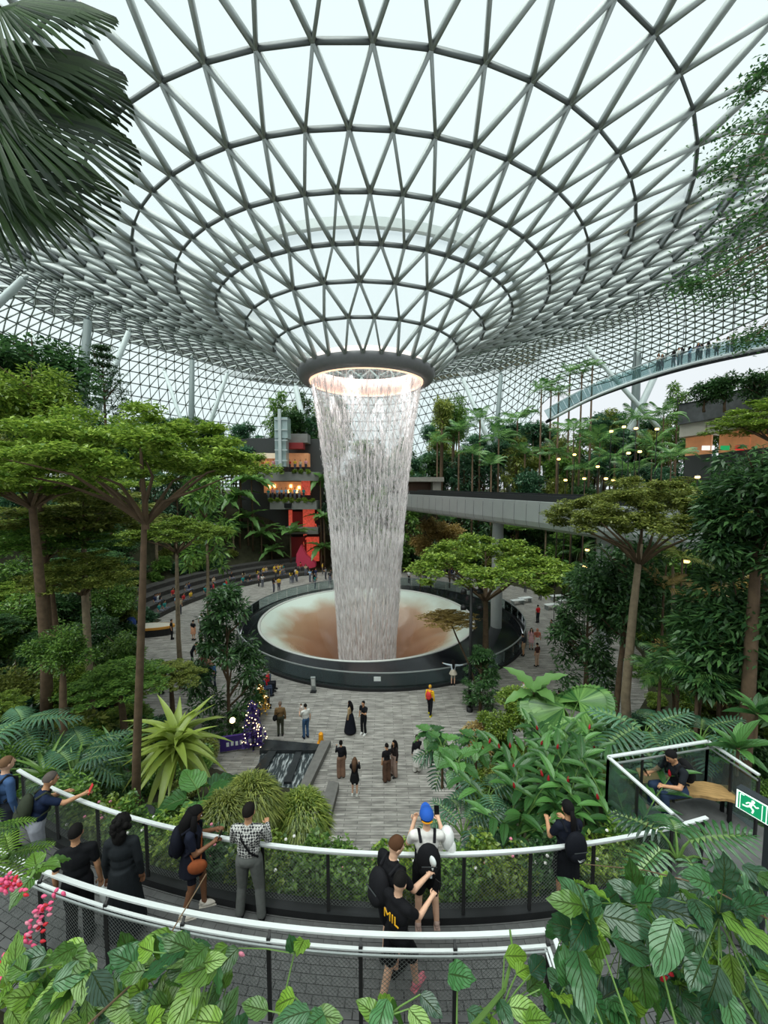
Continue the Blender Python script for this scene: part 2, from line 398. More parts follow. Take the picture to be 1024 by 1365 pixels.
# glass balustrade round the pool
bal = tag(empty('glass_balustrade', (RX, RY, 0)), 'curved frameless glass balustrade around the black pool', 'balustrade')
NP_ = 54
for k in range(NP_):
    a0, a1 = 2 * PI * (k + .02) / NP_, 2 * PI * (k + .98) / NP_; pr = []
    V = [(RR * math.cos(a), RR * math.sin(a), z) for a in (a0, (a0 + a1) / 2, a1) for z in (.12, 1.12)]
    V += [((RR - .025) * math.cos(a), (RR - .025) * math.sin(a), z) for a in (a0, (a0 + a1) / 2, a1) for z in (.12, 1.12)]
    mesh_obj('glass_panel', V, [(0, 2, 3, 1), (2, 4, 5, 3), (6, 7, 9, 8), (8, 9, 11, 10), (1, 3, 9, 7), (3, 5, 11, 9), (0, 1, 7, 6), (4, 10, 11, 5)], 'rail_glass', bal)
mb = MB(); mb.lathe([(RR + .03, 1.1), (RR + .03, 1.16), (RR - .05, 1.16), (RR - .05, 1.1)], n=128, close=True); mb.build('top_rail', 'grey_rail', bal)
mb = MB(); mb.lathe([(RR + .12, 0), (RR + .1, .16), (RR - .14, .16), (RR - .16, 0)], n=128, close=True); mb.build('base_kerb', 'kerb_black', bal)
mat('sign_white', (222, 226, 226), .5)
s = MB(); c = G(503, 905, .8); ang = math.atan2(c.y - RY, c.x - RX)
s.box((RX + (RR + .03) * math.cos(ang), RY + (RR + .03) * math.sin(ang), .78), (.06, .42, .26), Matrix.Rotation(ang, 3, 'Z'))
tag(s.build('notice_plate', 'sign_white'), 'small white notice plate fixed on the curved glass balustrade', 'sign')

# ================================================================== plaza floor and planted ground
m, N, L = new_mat('plank_stone')
out = N.new('ShaderNodeOutputMaterial'); b = N.new('ShaderNodeBsdfPrincipled'); tc = N.new('ShaderNodeTexCoord'); mp = N.new('ShaderNodeMapping'); bk = N.new('ShaderNodeTexBrick')
nz = N.new('ShaderNodeTexNoise'); mp2 = N.new('ShaderNodeMapping'); mp2.inputs['Scale'].default_value = (1.1, 6, 1); nz.inputs['Scale'].default_value = 1.3; nz.inputs['Detail'].default_value = 6
bk.inputs['Scale'].default_value = 1; bk.inputs['Brick Width'].default_value = 1.0; bk.inputs['Row Height'].default_value = .12; bk.inputs['Mortar Size'].default_value = .008
bk.inputs['Color1'].default_value = (*srgb((176, 172, 166)), 1); bk.inputs['Color2'].default_value = (*srgb((140, 136, 131)), 1); bk.inputs['Mortar'].default_value = (*srgb((84, 82, 80)), 1); bk.inputs['Bias'].default_value = 0
mr = N.new('ShaderNodeMapRange'); mr.inputs[1].default_value = .32; mr.inputs[2].default_value = .68; mr.inputs[3].default_value = .5; mr.inputs[4].default_value = 1.2
mx = N.new('ShaderNodeVectorMath'); mx.operation = 'SCALE'
L.new(tc.outputs['Object'], bk.inputs[0]); L.new(tc.outputs['Object'], mp2.inputs[0]); L.new(mp2.outputs[0], nz.inputs[0]); L.new(nz.outputs[0], mr.inputs[0])
L.new(bk.outputs['Color'], mx.inputs[0]); L.new(mr.outputs[0], mx.inputs['Scale']); L.new(mx.outputs[0], b.inputs['Base Color']); b.inputs['Roughness'].default_value = .55
L.new(b.outputs[0], out.inputs[0])
PR = 20.5
poly = []
for k in range(120):
    a = 2 * PI * k / 120; poly.append((RX + PR * math.cos(a), RY + PR * math.sin(a)))
def annulus(name, c, r0, r1, z, m, n=128):
    V = [(c[0] + r * math.cos(2 * PI * k / n), c[1] + r * math.sin(2 * PI * k / n), z) for r in (r0, r1) for k in range(n)]
    return mesh_obj(name, V, [(k, n + k, n + (k + 1) % n, (k + 1) % n) for k in range(n)], m)
fl = annulus('floor', (RX, RY), RR - .1, PR + 3.5, 0, 'plank_stone'); tag(fl, 'grey stone-plank plaza floor ringing the pool', None, None, 'structure')
mb = MB(); mb.box((.9, 16.4, -.1), (6.6, 9.4, .2)); st = mb.build('floor_approach', 'plank_stone'); tag(st, 'grey stone-plank path leading to the pool', None, None, 'structure')
st.location.z = .012
def sdf(x, y):
    d1 = math.hypot(x - RX, y - RY) - PR
    qx, qy = abs(x - .3) - 2.9, abs(y - 19) - 6.0
    d2 = math.hypot(max(qx, 0), max(qy, 0)) + min(max(qx, qy), 0)
    return min(d1, d2)
def ground_z(x, y):
    d = sdf(x, y); z = -.35
    if d > 0:
        z = min(.62 * d, 11.5) - .1
        if x < -8: z = min(.7 * d, 13.5)
        if 40 < y < 61.5 and -16.5 < x < -4.5: z = min(z, .05)            # shop front at the far side
        if y > 50: z = min(z, 11.0)
        aa = math.degrees(math.atan2(y - RY, x - RX))
        if 112 < aa < 184 and d < 9: z = min(z, .28 * d - .45) if d < 6 else lerp(1.2, z, (d - 6) / 3)
        if x > 8 and 14 < y < 50: z = min(.62 * d, 11.0) - .1
        if y < 14: z = min(z, 4.6)
        if y < 5.2: z = 6.15 if abs(x) < 8 else z
        elif y < 13.5: z = max(min(z, 4.2), 5.7 - .72 * (y - 5.2) - (.5 if -2.3 < x < 2.8 and y > 7 else 0))
    return z
gx = np.concatenate([np.linspace(-85, -24, 26), np.linspace(-22, 22, 56), np.linspace(24, 80, 24)]); gy = np.concatenate([np.linspace(-4, 24, 44), np.linspace(25, 60, 36), np.linspace(62, 130, 20)])
V = [(x, y, ground_z(x, y)) for y in gy for x in gx]; nx = len(gx)
Fc = [(j * nx + i, j * nx + i + 1, (j + 1) * nx + i + 1, (j + 1) * nx + i) for j in range(len(gy) - 1) for i in range(nx - 1)
      if not (math.hypot((gx[i] + gx[i + 1]) / 2 - RX, (gy[j] + gy[j + 1]) / 2 - RY) < PR - 3)]
g = mesh_obj('ground', V, Fc, 'soil', None, True); tag(g, 'planted valley slopes around the plaza', None, None, 'structure')
# ================================================================== visitor walkway with two railings
WZ = 6.45
WC = (0.55, 21.6)                                    # centre of the walkway's curve
def on_arc(rad, X):
    return WC[1] - math.sqrt(rad * rad - (X - WC[0]) ** 2)
RF, RN = 16.33, 17.47                                # far and near railing lines
mat('paver_dark', (92, 92, 92), .75, 0, .2, 5); mat('paver_joint', (60, 60, 60), .9)
V = []; Xs = np.linspace(-9.5, 8.5, 73)
for X in Xs: V += [(X, on_arc(RF - .08, X), WZ - .02), (X, on_arc(RN + .55, X), WZ - .02)]
wk = mesh_obj('floor_walkway', V, [(2 * i, 2 * i + 1, 2 * i + 3, 2 * i + 2) for i in range(72)], 'paver_joint'); tag(wk, 'curved dark paved walkway between two railings', None, None, 'structure')
bm_ = MB(); bm_.box((0, 0, -.02), (.192, .092, .04)); brick_me = bm_.mesh('paver', 'paver_dark')
sp_list = []
for row, rad in enumerate(np.arange(RF + .02, RN + .5, .1)):
    n = int(17.4 / .2)
    for k in range(n):
        th = (-9.0 + .2 * k + (.1 if row % 2 else 0)) / 16.9
        x, y = WC[0] + rad * math.sin(th), WC[1] - rad * math.cos(th); sp_list.append((x, y, th, math.hypot(x - .2, (y - 4.9))))
sp_list.sort(key=lambda q: q[3])
for x, y, th, _ in sp_list[:300]: place(brick_me, 'paver', wk, (x, y, WZ), (0, 0, th))
mb = MB()
for x, y, th, _ in sp_list[300:]: mb.box((x, y, WZ - .02), (.192, .092, .04), Matrix.Rotation(th, 3, 'Z'))
tag(mb.build('far_pavers', 'paver_dark', wk), kind='stuff')
# wire mesh: a fine diamond net of thin strands
mat('net_wire', (120, 124, 122), .5, .5)
def arc_pts(rad, x0, x1, n, z):
    return [Vector((X, on_arc(rad, X), z)) for X in np.linspace(x0, x1, n)]
def net(mb, rad, x0, x1, z0, z1, cell=.055, r=.0016):
    hh = z1 - z0; n = int((x1 - x0 + hh) / cell)
    for sgn in (1, -1):
        for k in range(n):
            xa = x0 - hh + k * cell if sgn > 0 else x0 + k * cell
            p, q = (xa, z0), (xa + sgn * hh, z1)
            # clip to the bay
            def clip(p, q):
                (xa, za), (xb, zb) = p, q
                if xa > xb: xa, za, xb, zb = xb, zb, xa, za
                if xb < x0 or xa > x1: return None
                if xa < x0: za += (zb - za) * (x0 - xa) / (xb - xa); xa = x0
                if xb > x1: zb = za + (zb - za) * (x1 - xa) / (xb - xa); xb = x1
                return (xa, za), (xb, zb)
            c = clip(p, q)
            if c and abs(c[0][0] - c[1][0]) > .01:
                mb.bar((c[0][0], on_arc(rad, c[0][0]), c[0][1]), (c[1][0], on_arc(rad, c[1][0]), c[1][1]), 2 * r, 2 * r)
def railing(name, rad, x0, x1, side, label, hz=1.1, step=.93):
    r = empty(name, ((x0 + x1) / 2, on_arc(rad, (x0 + x1) / 2), WZ)); inv = Vector(r.location)
    n = max(2, round((x1 - x0) / step)); xs = np.linspace(x0, x1, n + 1)
    def bar_path(pts, w, h, nm, m):
        mb = MB()
        for a, b in zip(pts, pts[1:]): mb.bar(Vector(a) - inv, Vector(b) - inv, w, h)
        return mb.build(nm, m, r)
    bar_path(arc_pts(rad + side * .07, x0, x1, 48, WZ + hz), .055, .025, 'handrail', 'white_rail')
    bar_path(arc_pts(rad, x0, x1, 48, WZ + hz - .1), .035, .02, 'upper_rail', 'white_rail')
    bar_path(arc_pts(rad - side * .035, x0, x1, 48, WZ + hz - .13), .02, .02, 'net_rail', 'grey_rail')
    for X in xs:
        y = on_arc(rad, X); mb = MB(); mb.box(Vector((X, y, WZ + (hz - .06) / 2)) - inv, (.045, .03, hz - .06))
        mb.bar(Vector((X, y, WZ + hz - .07)) - inv, Vector((X, on_arc(rad + side * .07, X), WZ + hz - .02)) - inv, .03, .02); mb.build('post', 'post_dark', r)
    mb = MB()
    for a, b in zip(xs, xs[1:]): net(mb, rad, a + .02, b - .02, WZ + .2, WZ + hz - .14)
    mb.v = [tuple(Vector(v) - inv) for v in mb.v]; tag(mb.build('wire_net', 'net_wire', r), kind='stuff')
    return r
fr = tag(railing('far_railing', RF, -6.6, 5.0, 1, ''), 'long curved railing with wire net beside the flower hedge', 'railing')
fr.name = 'curved_railing'
xc = 1.87
nr = tag(railing('curved_railing', RN, -5.6, xc, -1, '', step=1.0), 'curved white-topped railing that ends in a corner under the leafy shrubs', 'railing')
# return of the near railing at its corner
y0 = on_arc(RN, xc); inv = Vector((xc, y0, WZ))
rt = empty('return_railing', inv); tag(rt, 'short straight white-topped railing running back from the corner post', 'railing')
A, B = Vector((xc, y0, 0)), Vector((xc - .05, y0 - 1.5, 0)); dr = (B - A).normalized(); sd = Vector((dr.y, -dr.x, 0))
for nm, o, z, w_, h_ in (('handrail', -.07, 1.1, .055, .025), ('upper_rail', 0, 1.0, .035, .02), ('net_rail', .035, .97, .02, .02)):
    mb = MB(); mb.bar(A + sd * o + Vector((0, 0, z)) - Vector((xc, y0, 0)), B + sd * o + Vector((0, 0, z)) - Vector((xc, y0, 0)), w_, h_); mb.build(nm, 'white_rail', rt)
for t in (0.5, 1.0):
    mb = MB(); q = A.lerp(B, t) - Vector((xc, y0, 0)); mb.box(q + Vector((0, 0, .52)), (.03, .045, 1.04)); mb.build('post', 'post_dark', rt)
# black kerb under the far railing
V = []; 
for X in Xs:
    for r_, z in ((RF + .05, WZ - .02), (RF + .05, WZ + .11), (RF - .16, WZ + .11), (RF - .16, WZ - .9)): V.append((X, on_arc(r_, X), z))
kb = mesh_obj('kerb_wall', V, [(4 * i + j, 4 * i + 4 + j, 4 * i + 5 + j, 4 * i + 1 + j) for i in range(72) for j in range(3)], 'kerb_black'); tag(kb, 'low black kerb under the curved railing', None, None, 'structure')

# ================================================================== balcony with bench on the side
pz = 6.7
bc = {k: G(x, y, pz + 1.1) for k, (x, y) in dict(a=(811, 1009), b=(897, 1085), c=(944, 988), d=(1012, 1033)).items()}
bf = MB(); c0 = [bc['a'], bc['c'], bc['d'] + Vector((.6, -.3, 0)), bc['b'] + Vector((1.8, -1.2, 0)), bc['b'] + Vector((.1, -.5, 0))]
bf.prism([(p.x, p.y) for p in c0], pz - .2, pz); o = bf.build('floor_balcony', 'paver_dark'); tag(o, 'dark paved side balcony with a bench', None, None, 'structure')
inv = Vector((bc['a'].x, bc['a'].y, pz))
br_ = tag(empty('balcony_railing', inv), 'glass and steel railing framing the bench balcony', 'railing')
for a, b in (('a', 'b'), ('a', 'c'), ('c', 'd')):
    p, q = bc[a] - inv, bc[b] - inv
    mb = MB(); mb.bar(p, q, .06, .025); mb.build('handrail', 'white_rail', br_)
    ins = (Vector((.95, -.25, 0)) if (a, b) != ('c', 'd') else Vector((-.14, -.1, 0))) * .14
    mb = MB(); mb.bar(p + ins + Vector((0, 0, -.09)), q + ins + Vector((0, 0, -.09)), .03, .02); mb.build('inner_rail', 'grey_rail', br_)
    n = max(2, round((q - p).length / .75))
    for k in range(n + 1):
        r_ = p.lerp(q, k / n); mb = MB(); mb.box((r_.x, r_.y, .52), (.035, .035, 1.04)); mb.build('post', 'post_dark', br_)
    for k in range(n):
        r0, r1 = p.lerp(q, (k + .06) / n), p.lerp(q, (k + .94) / n)
        mb = MB(); mb.bar((r0.x, r0.y, .52), (r1.x, r1.y, .52), .012, .85); mb.build('glass_panel', 'rail_glass', br_)
# live-edge bench
mat('bench_wood', (168, 134, 88), .5, 0, .3, 6, stretch=(1, 7, 1)); mat('bench_leg', (30, 30, 32), .5, .5)
bp = G(932, 1050, pz + .45)
bench = tag(empty('wooden_bench', (bp.x, bp.y, pz), math.radians(-18)), 'live-edge wooden slab bench on dark metal legs', 'bench')
mb = MB(); top = []
for k in range(24):
    t = k / 23; top.append((-.95 + 1.5 * t, -.2 + .03 * math.sin(9 * t) + .02 * math.sin(23 * t)))
for k in range(24):
    t = 1 - k / 23; top.append((-.95 + 1.5 * t, .2 + .035 * math.sin(7 * t + 1) + .02 * math.sin(19 * t)))
mb.prism(top, .40, .45); mb.build('slab', 'bench_wood', bench)
for sx in (-.75, .42):
    for sy in (-.13, .13): mb = MB(); mb.box((sx, sy, .2), (.05, .05, .4)); mb.build('leg', 'bench_leg', bench)
# exit sign
mat('exit_green', (20, 150, 100), .45, emit=(20, 160, 105), estr=.35); mat('exit_white', (240, 250, 245), .45, emit=(240, 255, 248), estr=.55); mat('sign_case', (52, 58, 62), .5, .3)
sa, sb = PD(983, 1050, 3.55), PD(1046, 1089, 3.25)
dirx = (sb - sa); dirx.z = 0; L_ = dirx.length; dirx.normalize()
sg = tag(empty('exit_sign', (sa.x, sa.y, sa.z), math.atan2(dirx.y, dirx.x)), 'green emergency exit sign with running figure and arrow in a dark case', 'sign')
def rec(name, x0, x1, z0, z1, y0, y1, m): mb = MB(); mb.box(((x0 + x1) / 2, (y0 + y1) / 2, (z0 + z1) / 2), (x1 - x0, y1 - y0, z1 - z0)); return mb.build(name, m, sg)
rec('case', -.01, .45, -.19, .0, .0, .09, 'sign_case'); rec('face', .0, .44, -.185, -.012, -.006, .0, 'exit_white')
rec('green_panel', .015, .215, -.175, -.022, -.009, -.005, 'exit_green'); rec('green_panel', .225, .43, -.175, -.022, -.009, -.005, 'exit_green')
mb = MB()                                            # running figure
mb.ell((.125, -.011, -.045), (.014, .003, .014), 8, 5)
for a, b, w_ in (((.12, -.06), (.105, -.1), .02), ((.105, -.1), (.13, -.125), .014), ((.13, -.125), (.122, -.155), .012), ((.105, -.1), (.08, -.12), .014), ((.08, -.12), (.05, -.125), .012), ((.12, -.066), (.15, -.085), .011), ((.15, -.085), (.165, -.07), .01), ((.118, -.066), (.09, -.075), .011), ((.09, -.075), (.075, -.095), .01)):
    mb.bar((a[0], -.011, a[1]), (b[0], -.011, b[1]), w_, .003, (0, 1, 0))
for a, b in (((.03, -.17), (.03, -.03)), ((.03, -.03), (.06, -.03)), ((.19, -.03), (.19, -.17))): mb.bar((a[0], -.010, a[1]), (b[0], -.010, b[1]), .006, .002, (0, 1, 0))
mb.build('running_figure', 'exit_white', sg)
mb = MB()
for a, b in (((.26, -.075), (.385, -.118)), ((.385, -.118), (.345, -.05)), ((.385, -.118), (.31, -.15))): mb.bar((a[0], -.011, a[1]), (b[0], -.011, b[1]), .02, .003, (0, 1, 0))
mb.build('arrow', 'exit_white', sg)
rec('stem', .2, .24, -2.6, -.19, .02, .06, 'sign_case')

# ================================================================== low bridge (track deck)
BT, BB = 11.62, 9.55
pl = [G(545, 682, BB), G(690, 702, BB), G(770, 716, BB), G(900, 737, BB), G(1024, 756, BB)]
pl = [pl[0] + (pl[0] - pl[1]) * .35] + pl + [pl[-1] + (pl[-1] - pl[-2]) * 1.2]
xs_ = [p.x for p in pl]; ys_ = [p.y for p in pl]
c2 = np.polyfit(ys_, xs_, 2)
yy = np.linspace(ys_[0], ys_[-1], 34); edge_l = [Vector((np.polyval(c2, y), y, 0)) for y in yy]
bridge = tag(empty('track_bridge', (edge_l[16].x, edge_l[16].y, 0)), 'long grey panelled footbridge on round columns crossing the garden', 'bridge'); inv = edge_l[16]
mat('deck_dark', (38, 42, 44), .5)
def off_(p, d, k):
    t = edge_l[min(k + 1, 33)] - edge_l[max(k - 1, 0)]; t.normalize(); return p + Vector((-t.y, t.x, 0)) * d
side = 1 if off_(edge_l[16], 1, 16).x > edge_l[16].x else -1
V = []
for k, p in enumerate(edge_l):
    for d, z in ((.75, BB), (4.2, BB), (4.6, BT), (4.6, BT + .3), (4.45, BT + .3), (4.45, BT - .35), (.35, BT - .35)): q = off_(p, d * side, k) - inv; V.append((q.x, q.y, z))
Fc = [(7 * k + j, 7 * k + (j + 1) % 7, 7 * (k + 1) + (j + 1) % 7, 7 * (k + 1) + j) for k in range(33) for j in range(7)]
mesh_obj('deck', V, Fc, 'deck_dark', bridge)
for k in range(33):                                  # cladding panels, one by one, curved under at the foot
    V = []; prof = [(.12, BT - .1), (.05, BT - .14), (.02, BB + .55), (.12, BB + .22), (.4, BB + .03), (.8, BB)]
    for s_, tt in ((k, .012), (k + 1, -.012)):
        p = edge_l[s_] + (edge_l[min(k + 1, 33)] - edge_l[k]) * tt
        for d, z in prof: q = off_(p, d * side, s_) - inv; V.append((q.x, q.y, z))
    mesh_obj('cladding_panel', V, [(j, j + 1, 7 + j, 6 + j) for j in range(5)], 'panel_grey', bridge)
mb = MB()
for k in range(33):
    a, b = off_(edge_l[k], .18 * side, k) - inv, off_(edge_l[k + 1], .18 * side, k + 1) - inv
    mb.bar((a.x, a.y, BT + .1), (b.x, b.y, BT + .1), .14, .4)
mb.build('parapet', 'deck_dark', bridge)
for (px, py) in ((766, 716), (640, 697)):
    q = G(px, py, BB); t = min(range(34), key=lambda k: (edge_l[k] - q).length); c = off_(edge_l[t], 1.6 * side, t) - inv
    mb = MB(); mb.lathe([(.46, -.4), (.46, BB + .1)], (c.x, c.y, 0), 24); mb.build('column', 'panel_grey', bridge, True)

# ================================================================== arched glass skybridge
Ps = [PD(735, 556, 42), PD(790, 527, 41), PD(850, 504, 40), PD(915, 484, 39.5), PD(985, 467, 39), PD(1060, 452, 38.5)]
def cr(P, t):
    n = len(P) - 1; i = min(int(t * n), n - 1); u = t * n - i
    p0, p1, p2, p3 = P[max(i - 1, 0)], P[i], P[i + 1], P[min(i + 2, n)]
    return .5 * ((2 * p1) + (p2 - p0) * u + (2 * p0 - 5 * p1 + 4 * p2 - p3) * u * u + (3 * p1 - p0 - 3 * p2 + p3) * u ** 3)
NS = 36; path = [cr(Ps, k / NS) for k in range(NS + 1)]; inv = path[18].copy()
sky = tag(empty('skybridge', inv), 'slender arched glass-floored skybridge high above the palms', 'bridge')
mat('deck_glass', (150, 176, 176), .25, 0, .05, 2); mat('skydeck_edge', (176, 184, 184), .4, .2)
wd = 2.2
for k in range(NS):
    a, b = path[k] - inv, path[k + 1] - inv; w_ = Vector((.15, 1, 0)).normalized() * wd
    q = a.lerp(b, .06), a.lerp(b, .94)
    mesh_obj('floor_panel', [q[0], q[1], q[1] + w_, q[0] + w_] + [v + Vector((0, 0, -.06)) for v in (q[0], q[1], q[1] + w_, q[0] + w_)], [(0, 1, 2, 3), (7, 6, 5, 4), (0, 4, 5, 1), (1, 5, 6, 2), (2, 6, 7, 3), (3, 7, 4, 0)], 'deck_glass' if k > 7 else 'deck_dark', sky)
    if k % 2 == 0:
        c = path[min(k + 2, NS)] - inv
        for s_ in (0, 1):
            o_ = w_ * s_; mb = MB(); mb.bar(a.lerp(c, .03) + o_ + Vector((0, 0, .6)), a.lerp(c, .97) + o_ + Vector((0, 0, .6)), .02, 1.05); mb.build('glass_panel', 'rail_glass', sky)
for s_ in (0, 1):
    w_ = Vector((.15, 1, 0)).normalized() * wd * s_
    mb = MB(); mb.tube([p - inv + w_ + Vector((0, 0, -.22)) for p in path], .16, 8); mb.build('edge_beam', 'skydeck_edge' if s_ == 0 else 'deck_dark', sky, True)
    mb = MB(); mb.tube([p - inv + w_ + Vector((0, 0, 1.15)) for p in path], .03, 6); mb.build('handrail', 'grey_rail', sky)
for X, Y in ((820, 0), (930, 18), (960, 30)): pass
for k in (14, 21, 28, 33):
    mb = MB(); p = path[k] - inv; mb.bar(p + Vector((0, 0, 1)), p + Vector((0, 0, 11)), .035, .035); mb.build('hanger_cable', 'steel_dark', sky)

# ================================================================== roof columns
mat('column_grey', (120, 132, 132), .5, .1); mat('column_white', (196, 206, 206), .5, .1)
def rcol(p, q, r, m, label):
    o = MB(); p, q = Vector(p), Vector(q); gz = ground_z(p.x, p.y) - .3
    if p.z > gz and q.z > p.z: p = p + (p - q) * ((p.z - gz) / (q.z - p.z))
    o.tube([Vector((0, 0, 0)), (q - p) * .5, q - p], [r * .85, r, r * .8], 14); b = (q - p)
    o.tube([b, b + b.normalized() * .5], [r * .35, r * .3], 10); o.tube([Vector((0, 0, -.3)), Vector((0, 0, 0))], [r * 1.3, r * 1.3], 14)
    c = o.build('roof_column', m, None, True); c.location = p; tag(c, label, 'column', 'columns carrying the glass roof'); return c
for i, (x0, y0, x1, y1, Y, r, m, lb) in enumerate([
    (107, 575, 117, 427, 46, .5, 'column_grey', 'thick upright grey steel column rising from the dense hillside trees'),
    (255, 590, 256, 480, 58, .42, 'column_grey', 'upright grey steel column behind the umbrella tree crown'),
    (848, 520, 851, 441, 62, .62, 'column_grey', 'upright grey steel column beside the arched skybridge'),
    (412, 600, 394, 515, 68, .55, 'column_white', 'slanted pale column next to the glass lift tower'),
    (130, 545, 172, 442, 55, .42, 'column_white', 'slanted pale column leaning away from the thick grey column'),
    (80, 510, 40, 445, 55, .4, 'column_white', 'pale strut leaning over the hillside trees'),
    (105, 545, 93, 462, 60, .4, 'column_white', 'thin pale strut just behind the thick grey column'),
    (-40, 440, 32, 372, 40, .42, 'column_white', 'pale tubular strut touching the glass roof above the palm leaves'),
    (252, 590, 219, 495, 62, .3, 'column_white', 'slim pale strut leaning towards the upright grey column'),
    (278, 570, 303, 498, 62, .34, 'column_white', 'slim pale strut leaning away from the grey column'),
    (640, 560, 617, 505, 66, .4, 'column_white', 'slanted pale column over the far tree bank'),
    (663, 565, 668, 500, 68, .42, 'column_grey', 'grey column standing in the far tree bank'),
    (855, 540, 896, 452, 60, .5, 'column_white', 'slanted pale column crossing behind the arched skybridge'),
    (820, 505, 782, 462, 58, .34, 'column_white', 'pale strut over the tall slender palms'),
]):
    rcol(PD(x0, y0, Y), PD(x1, y1, Y), r, m, lb)

# ================================================================== far shop building
mat('shop_stone', (128, 128, 124), .8, 0, .12, .8); mat('shop_dark', (70, 72, 72), .8); mat('shop_orange', (208, 150, 108), .6, 0, .2, 1, emit=(225, 150, 100), estr=.18)
mat('shop_cream', (224, 208, 184), .6, emit=(235, 210, 180), estr=.25); mat('lantern_red', (214, 92, 78), .5, 0, .4, 3, emit=(232, 92, 70), estr=.3); mat('art_pink', (190, 62, 88), .6, emit=(200, 50, 80), estr=.08)
mat('warm_lamp', (255, 214, 140), .5, emit=(255, 205, 120), estr=4.0); mat('awning_red', (150, 50, 52), .7); mat('lift_glass', (168, 186, 186), .15, .1); mat('screen_black', (20, 20, 22), .3)
SY = 59.0
def at(x, y, Y=SY): return PD(x, y, Y)
shop = empty('shop_building', (at(372, 760).x, SY, 0)); tag(shop, 'stone building with planted balconies and warm lit shops on three floors', 'building'); inv = Vector(shop.location)
def blk(parent, inv, name, x0, y0, x1, y1, Y, dep, m, front=0.0):
    a, b = PD(x0, y1, Y), PD(x1, y0, Y); mb = MB()
    mb.box(Vector(((a.x + b.x) / 2, Y + dep / 2 - front, (a.z + b.z) / 2)) - inv, (b.x - a.x, dep, b.z - a.z)); return mb.build(name, m, parent)
blk(shop, inv, 'back_wall', 322, 585, 430, 775, SY + 2.5, .4, 'shop_dark')
blk(shop, inv, 'upper_wall', 330, 584, 372, 604, SY, 2.4, 'shop_dark'); blk(shop, inv, 'roof_block', 384, 578, 410, 590, SY, 2.4, 'shop_stone')
blk(shop, inv, 'shop_band', 334, 604, 370, 611, SY, 2.0, 'shop_cream'); blk(shop, inv, 'shop_front', 334, 611, 370, 622, SY + .3, 1.5, 'shop_orange')
blk(shop, inv, 'shop_front', 381, 604, 411, 622, SY + .3, 1.5, 'shop_orange'); blk(shop, inv, 'awning', 382, 590, 404, 598, SY - .6, 1.6, 'awning_red')
blk(shop, inv, 'balcony', 345, 629, 424, 641, SY - 1, 4, 'shop_stone'); blk(shop, inv, 'shop_front', 352, 642, 412, 657, SY + .6, 1.5, 'shop_orange')
blk(shop, inv, 'red_screen', 402, 641, 413, 660, SY + .2, .4, 'lantern_red'); blk(shop, inv, 'balcony', 360, 668, 422, 679, SY - 1, 4, 'shop_stone')
blk(shop, inv, 'red_screen', 385, 680, 389, 702, SY + .3, .4, 'lantern_red'); blk(shop, inv, 'red_screen', 404, 678, 419, 704, SY + .3, .4, 'lantern_red'); blk(shop, inv, 'shop_front', 389, 682, 404, 702, SY + 1.2, .4, 'awning_red')
blk(shop, inv, 'balcony', 380, 703, 424, 712, SY - .5, 3, 'shop_stone'); blk(shop, inv, 'red_screen', 409, 716, 425, 748, SY + .3, .4, 'lantern_red'); blk(shop, inv, 'doorway', 388, 716, 408, 768, SY + 1, .4, 'awning_red')
blk(shop, inv, 'screen', 379, 671, 388, 677, SY - 1.3, .3, 'screen_black')
for x, y in ((357, 647), (364, 646), (386, 646), (397, 648), (394, 653), (384, 653)): blk(shop, inv, 'lamp', x, y, x + 3, y + 4, SY + .4, .2, 'warm_lamp')
mb = MB()
for k in range(60):
    a = at(404 + random.random() * 20, 681 + random.random() * 64, SY + .1) - inv
    if 703 < 681 + 0 : pass
    mb.box(a, (.12, .12, .28))
tag(mb.build('hanging_lanterns', 'warm_lamp' if False else 'lantern_red', shop), kind='stuff')
# pink sculpture in the doorway
mb = MB(); A = at(398, 772, SY - 2)
pts = [(395, 768), (396, 738), (402, 726), (409, 740), (421, 750), (421, 755), (409, 758), (408, 772)]
P_ = [PD(x, y, SY - 2) for x, y in pts]; n = len(P_)
mb.add([p - A + Vector((0, d, 0)) for d in (-.5, .5) for p in P_], [tuple(range(n)), tuple(range(2 * n - 1, n - 1, -1))] + [(i, n + i, n + (i + 1) % n, (i + 1) % n) for i in range(n)])
o = mb.build('pink_sculpture', 'art_pink'); o.location = A; tag(o, 'big angular pink sculpture at the foot of the shop building', 'sculpture')
# glass lift tower
lf = tag(empty('lift_tower', (at(374, 622, SY - 3).x, SY - 3, at(374, 622, SY - 3).z)), 'glass lift tower with a white mast in front of the shops', 'tower'); inv = Vector(lf.location)
blk(lf, inv, 'glass_shaft', 366, 556, 383, 584, SY - 3, 2, 'lift_glass'); blk(lf, inv, 'lower_shaft', 367, 584, 381, 622, SY - 2.8, 1.7, 'lift_glass')
blk(lf, inv, 'mast', 371.5, 545, 374, 622, SY - 3.4, .25, 'column_white')
for y in (558, 572, 586, 599, 613): blk(lf, inv, 'frame_bar', 366, y, 383, y + 1.5, SY - 3.2, .15, 'column_white')
# entrance wall far right of the fall
en = tag(empty('concrete_entrance', (PD(568, 660, 56).x, 56, PD(568, 660, 56).z)), 'concrete canopy over a recessed wood-lined passage behind the bridge', 'building'); inv = Vector(en.location)
mat('passage_wood', (96, 72, 60), .7)
blk(en, inv, 'canopy', 540, 636, 592, 642, 56, 5, 'concrete'); blk(en, inv, 'back_wall', 540, 642, 578, 664, 59, .4, 'passage_wood'); blk(en, inv, 'side_wall', 577, 642, 588, 664, 56.5, 3, 'concrete')

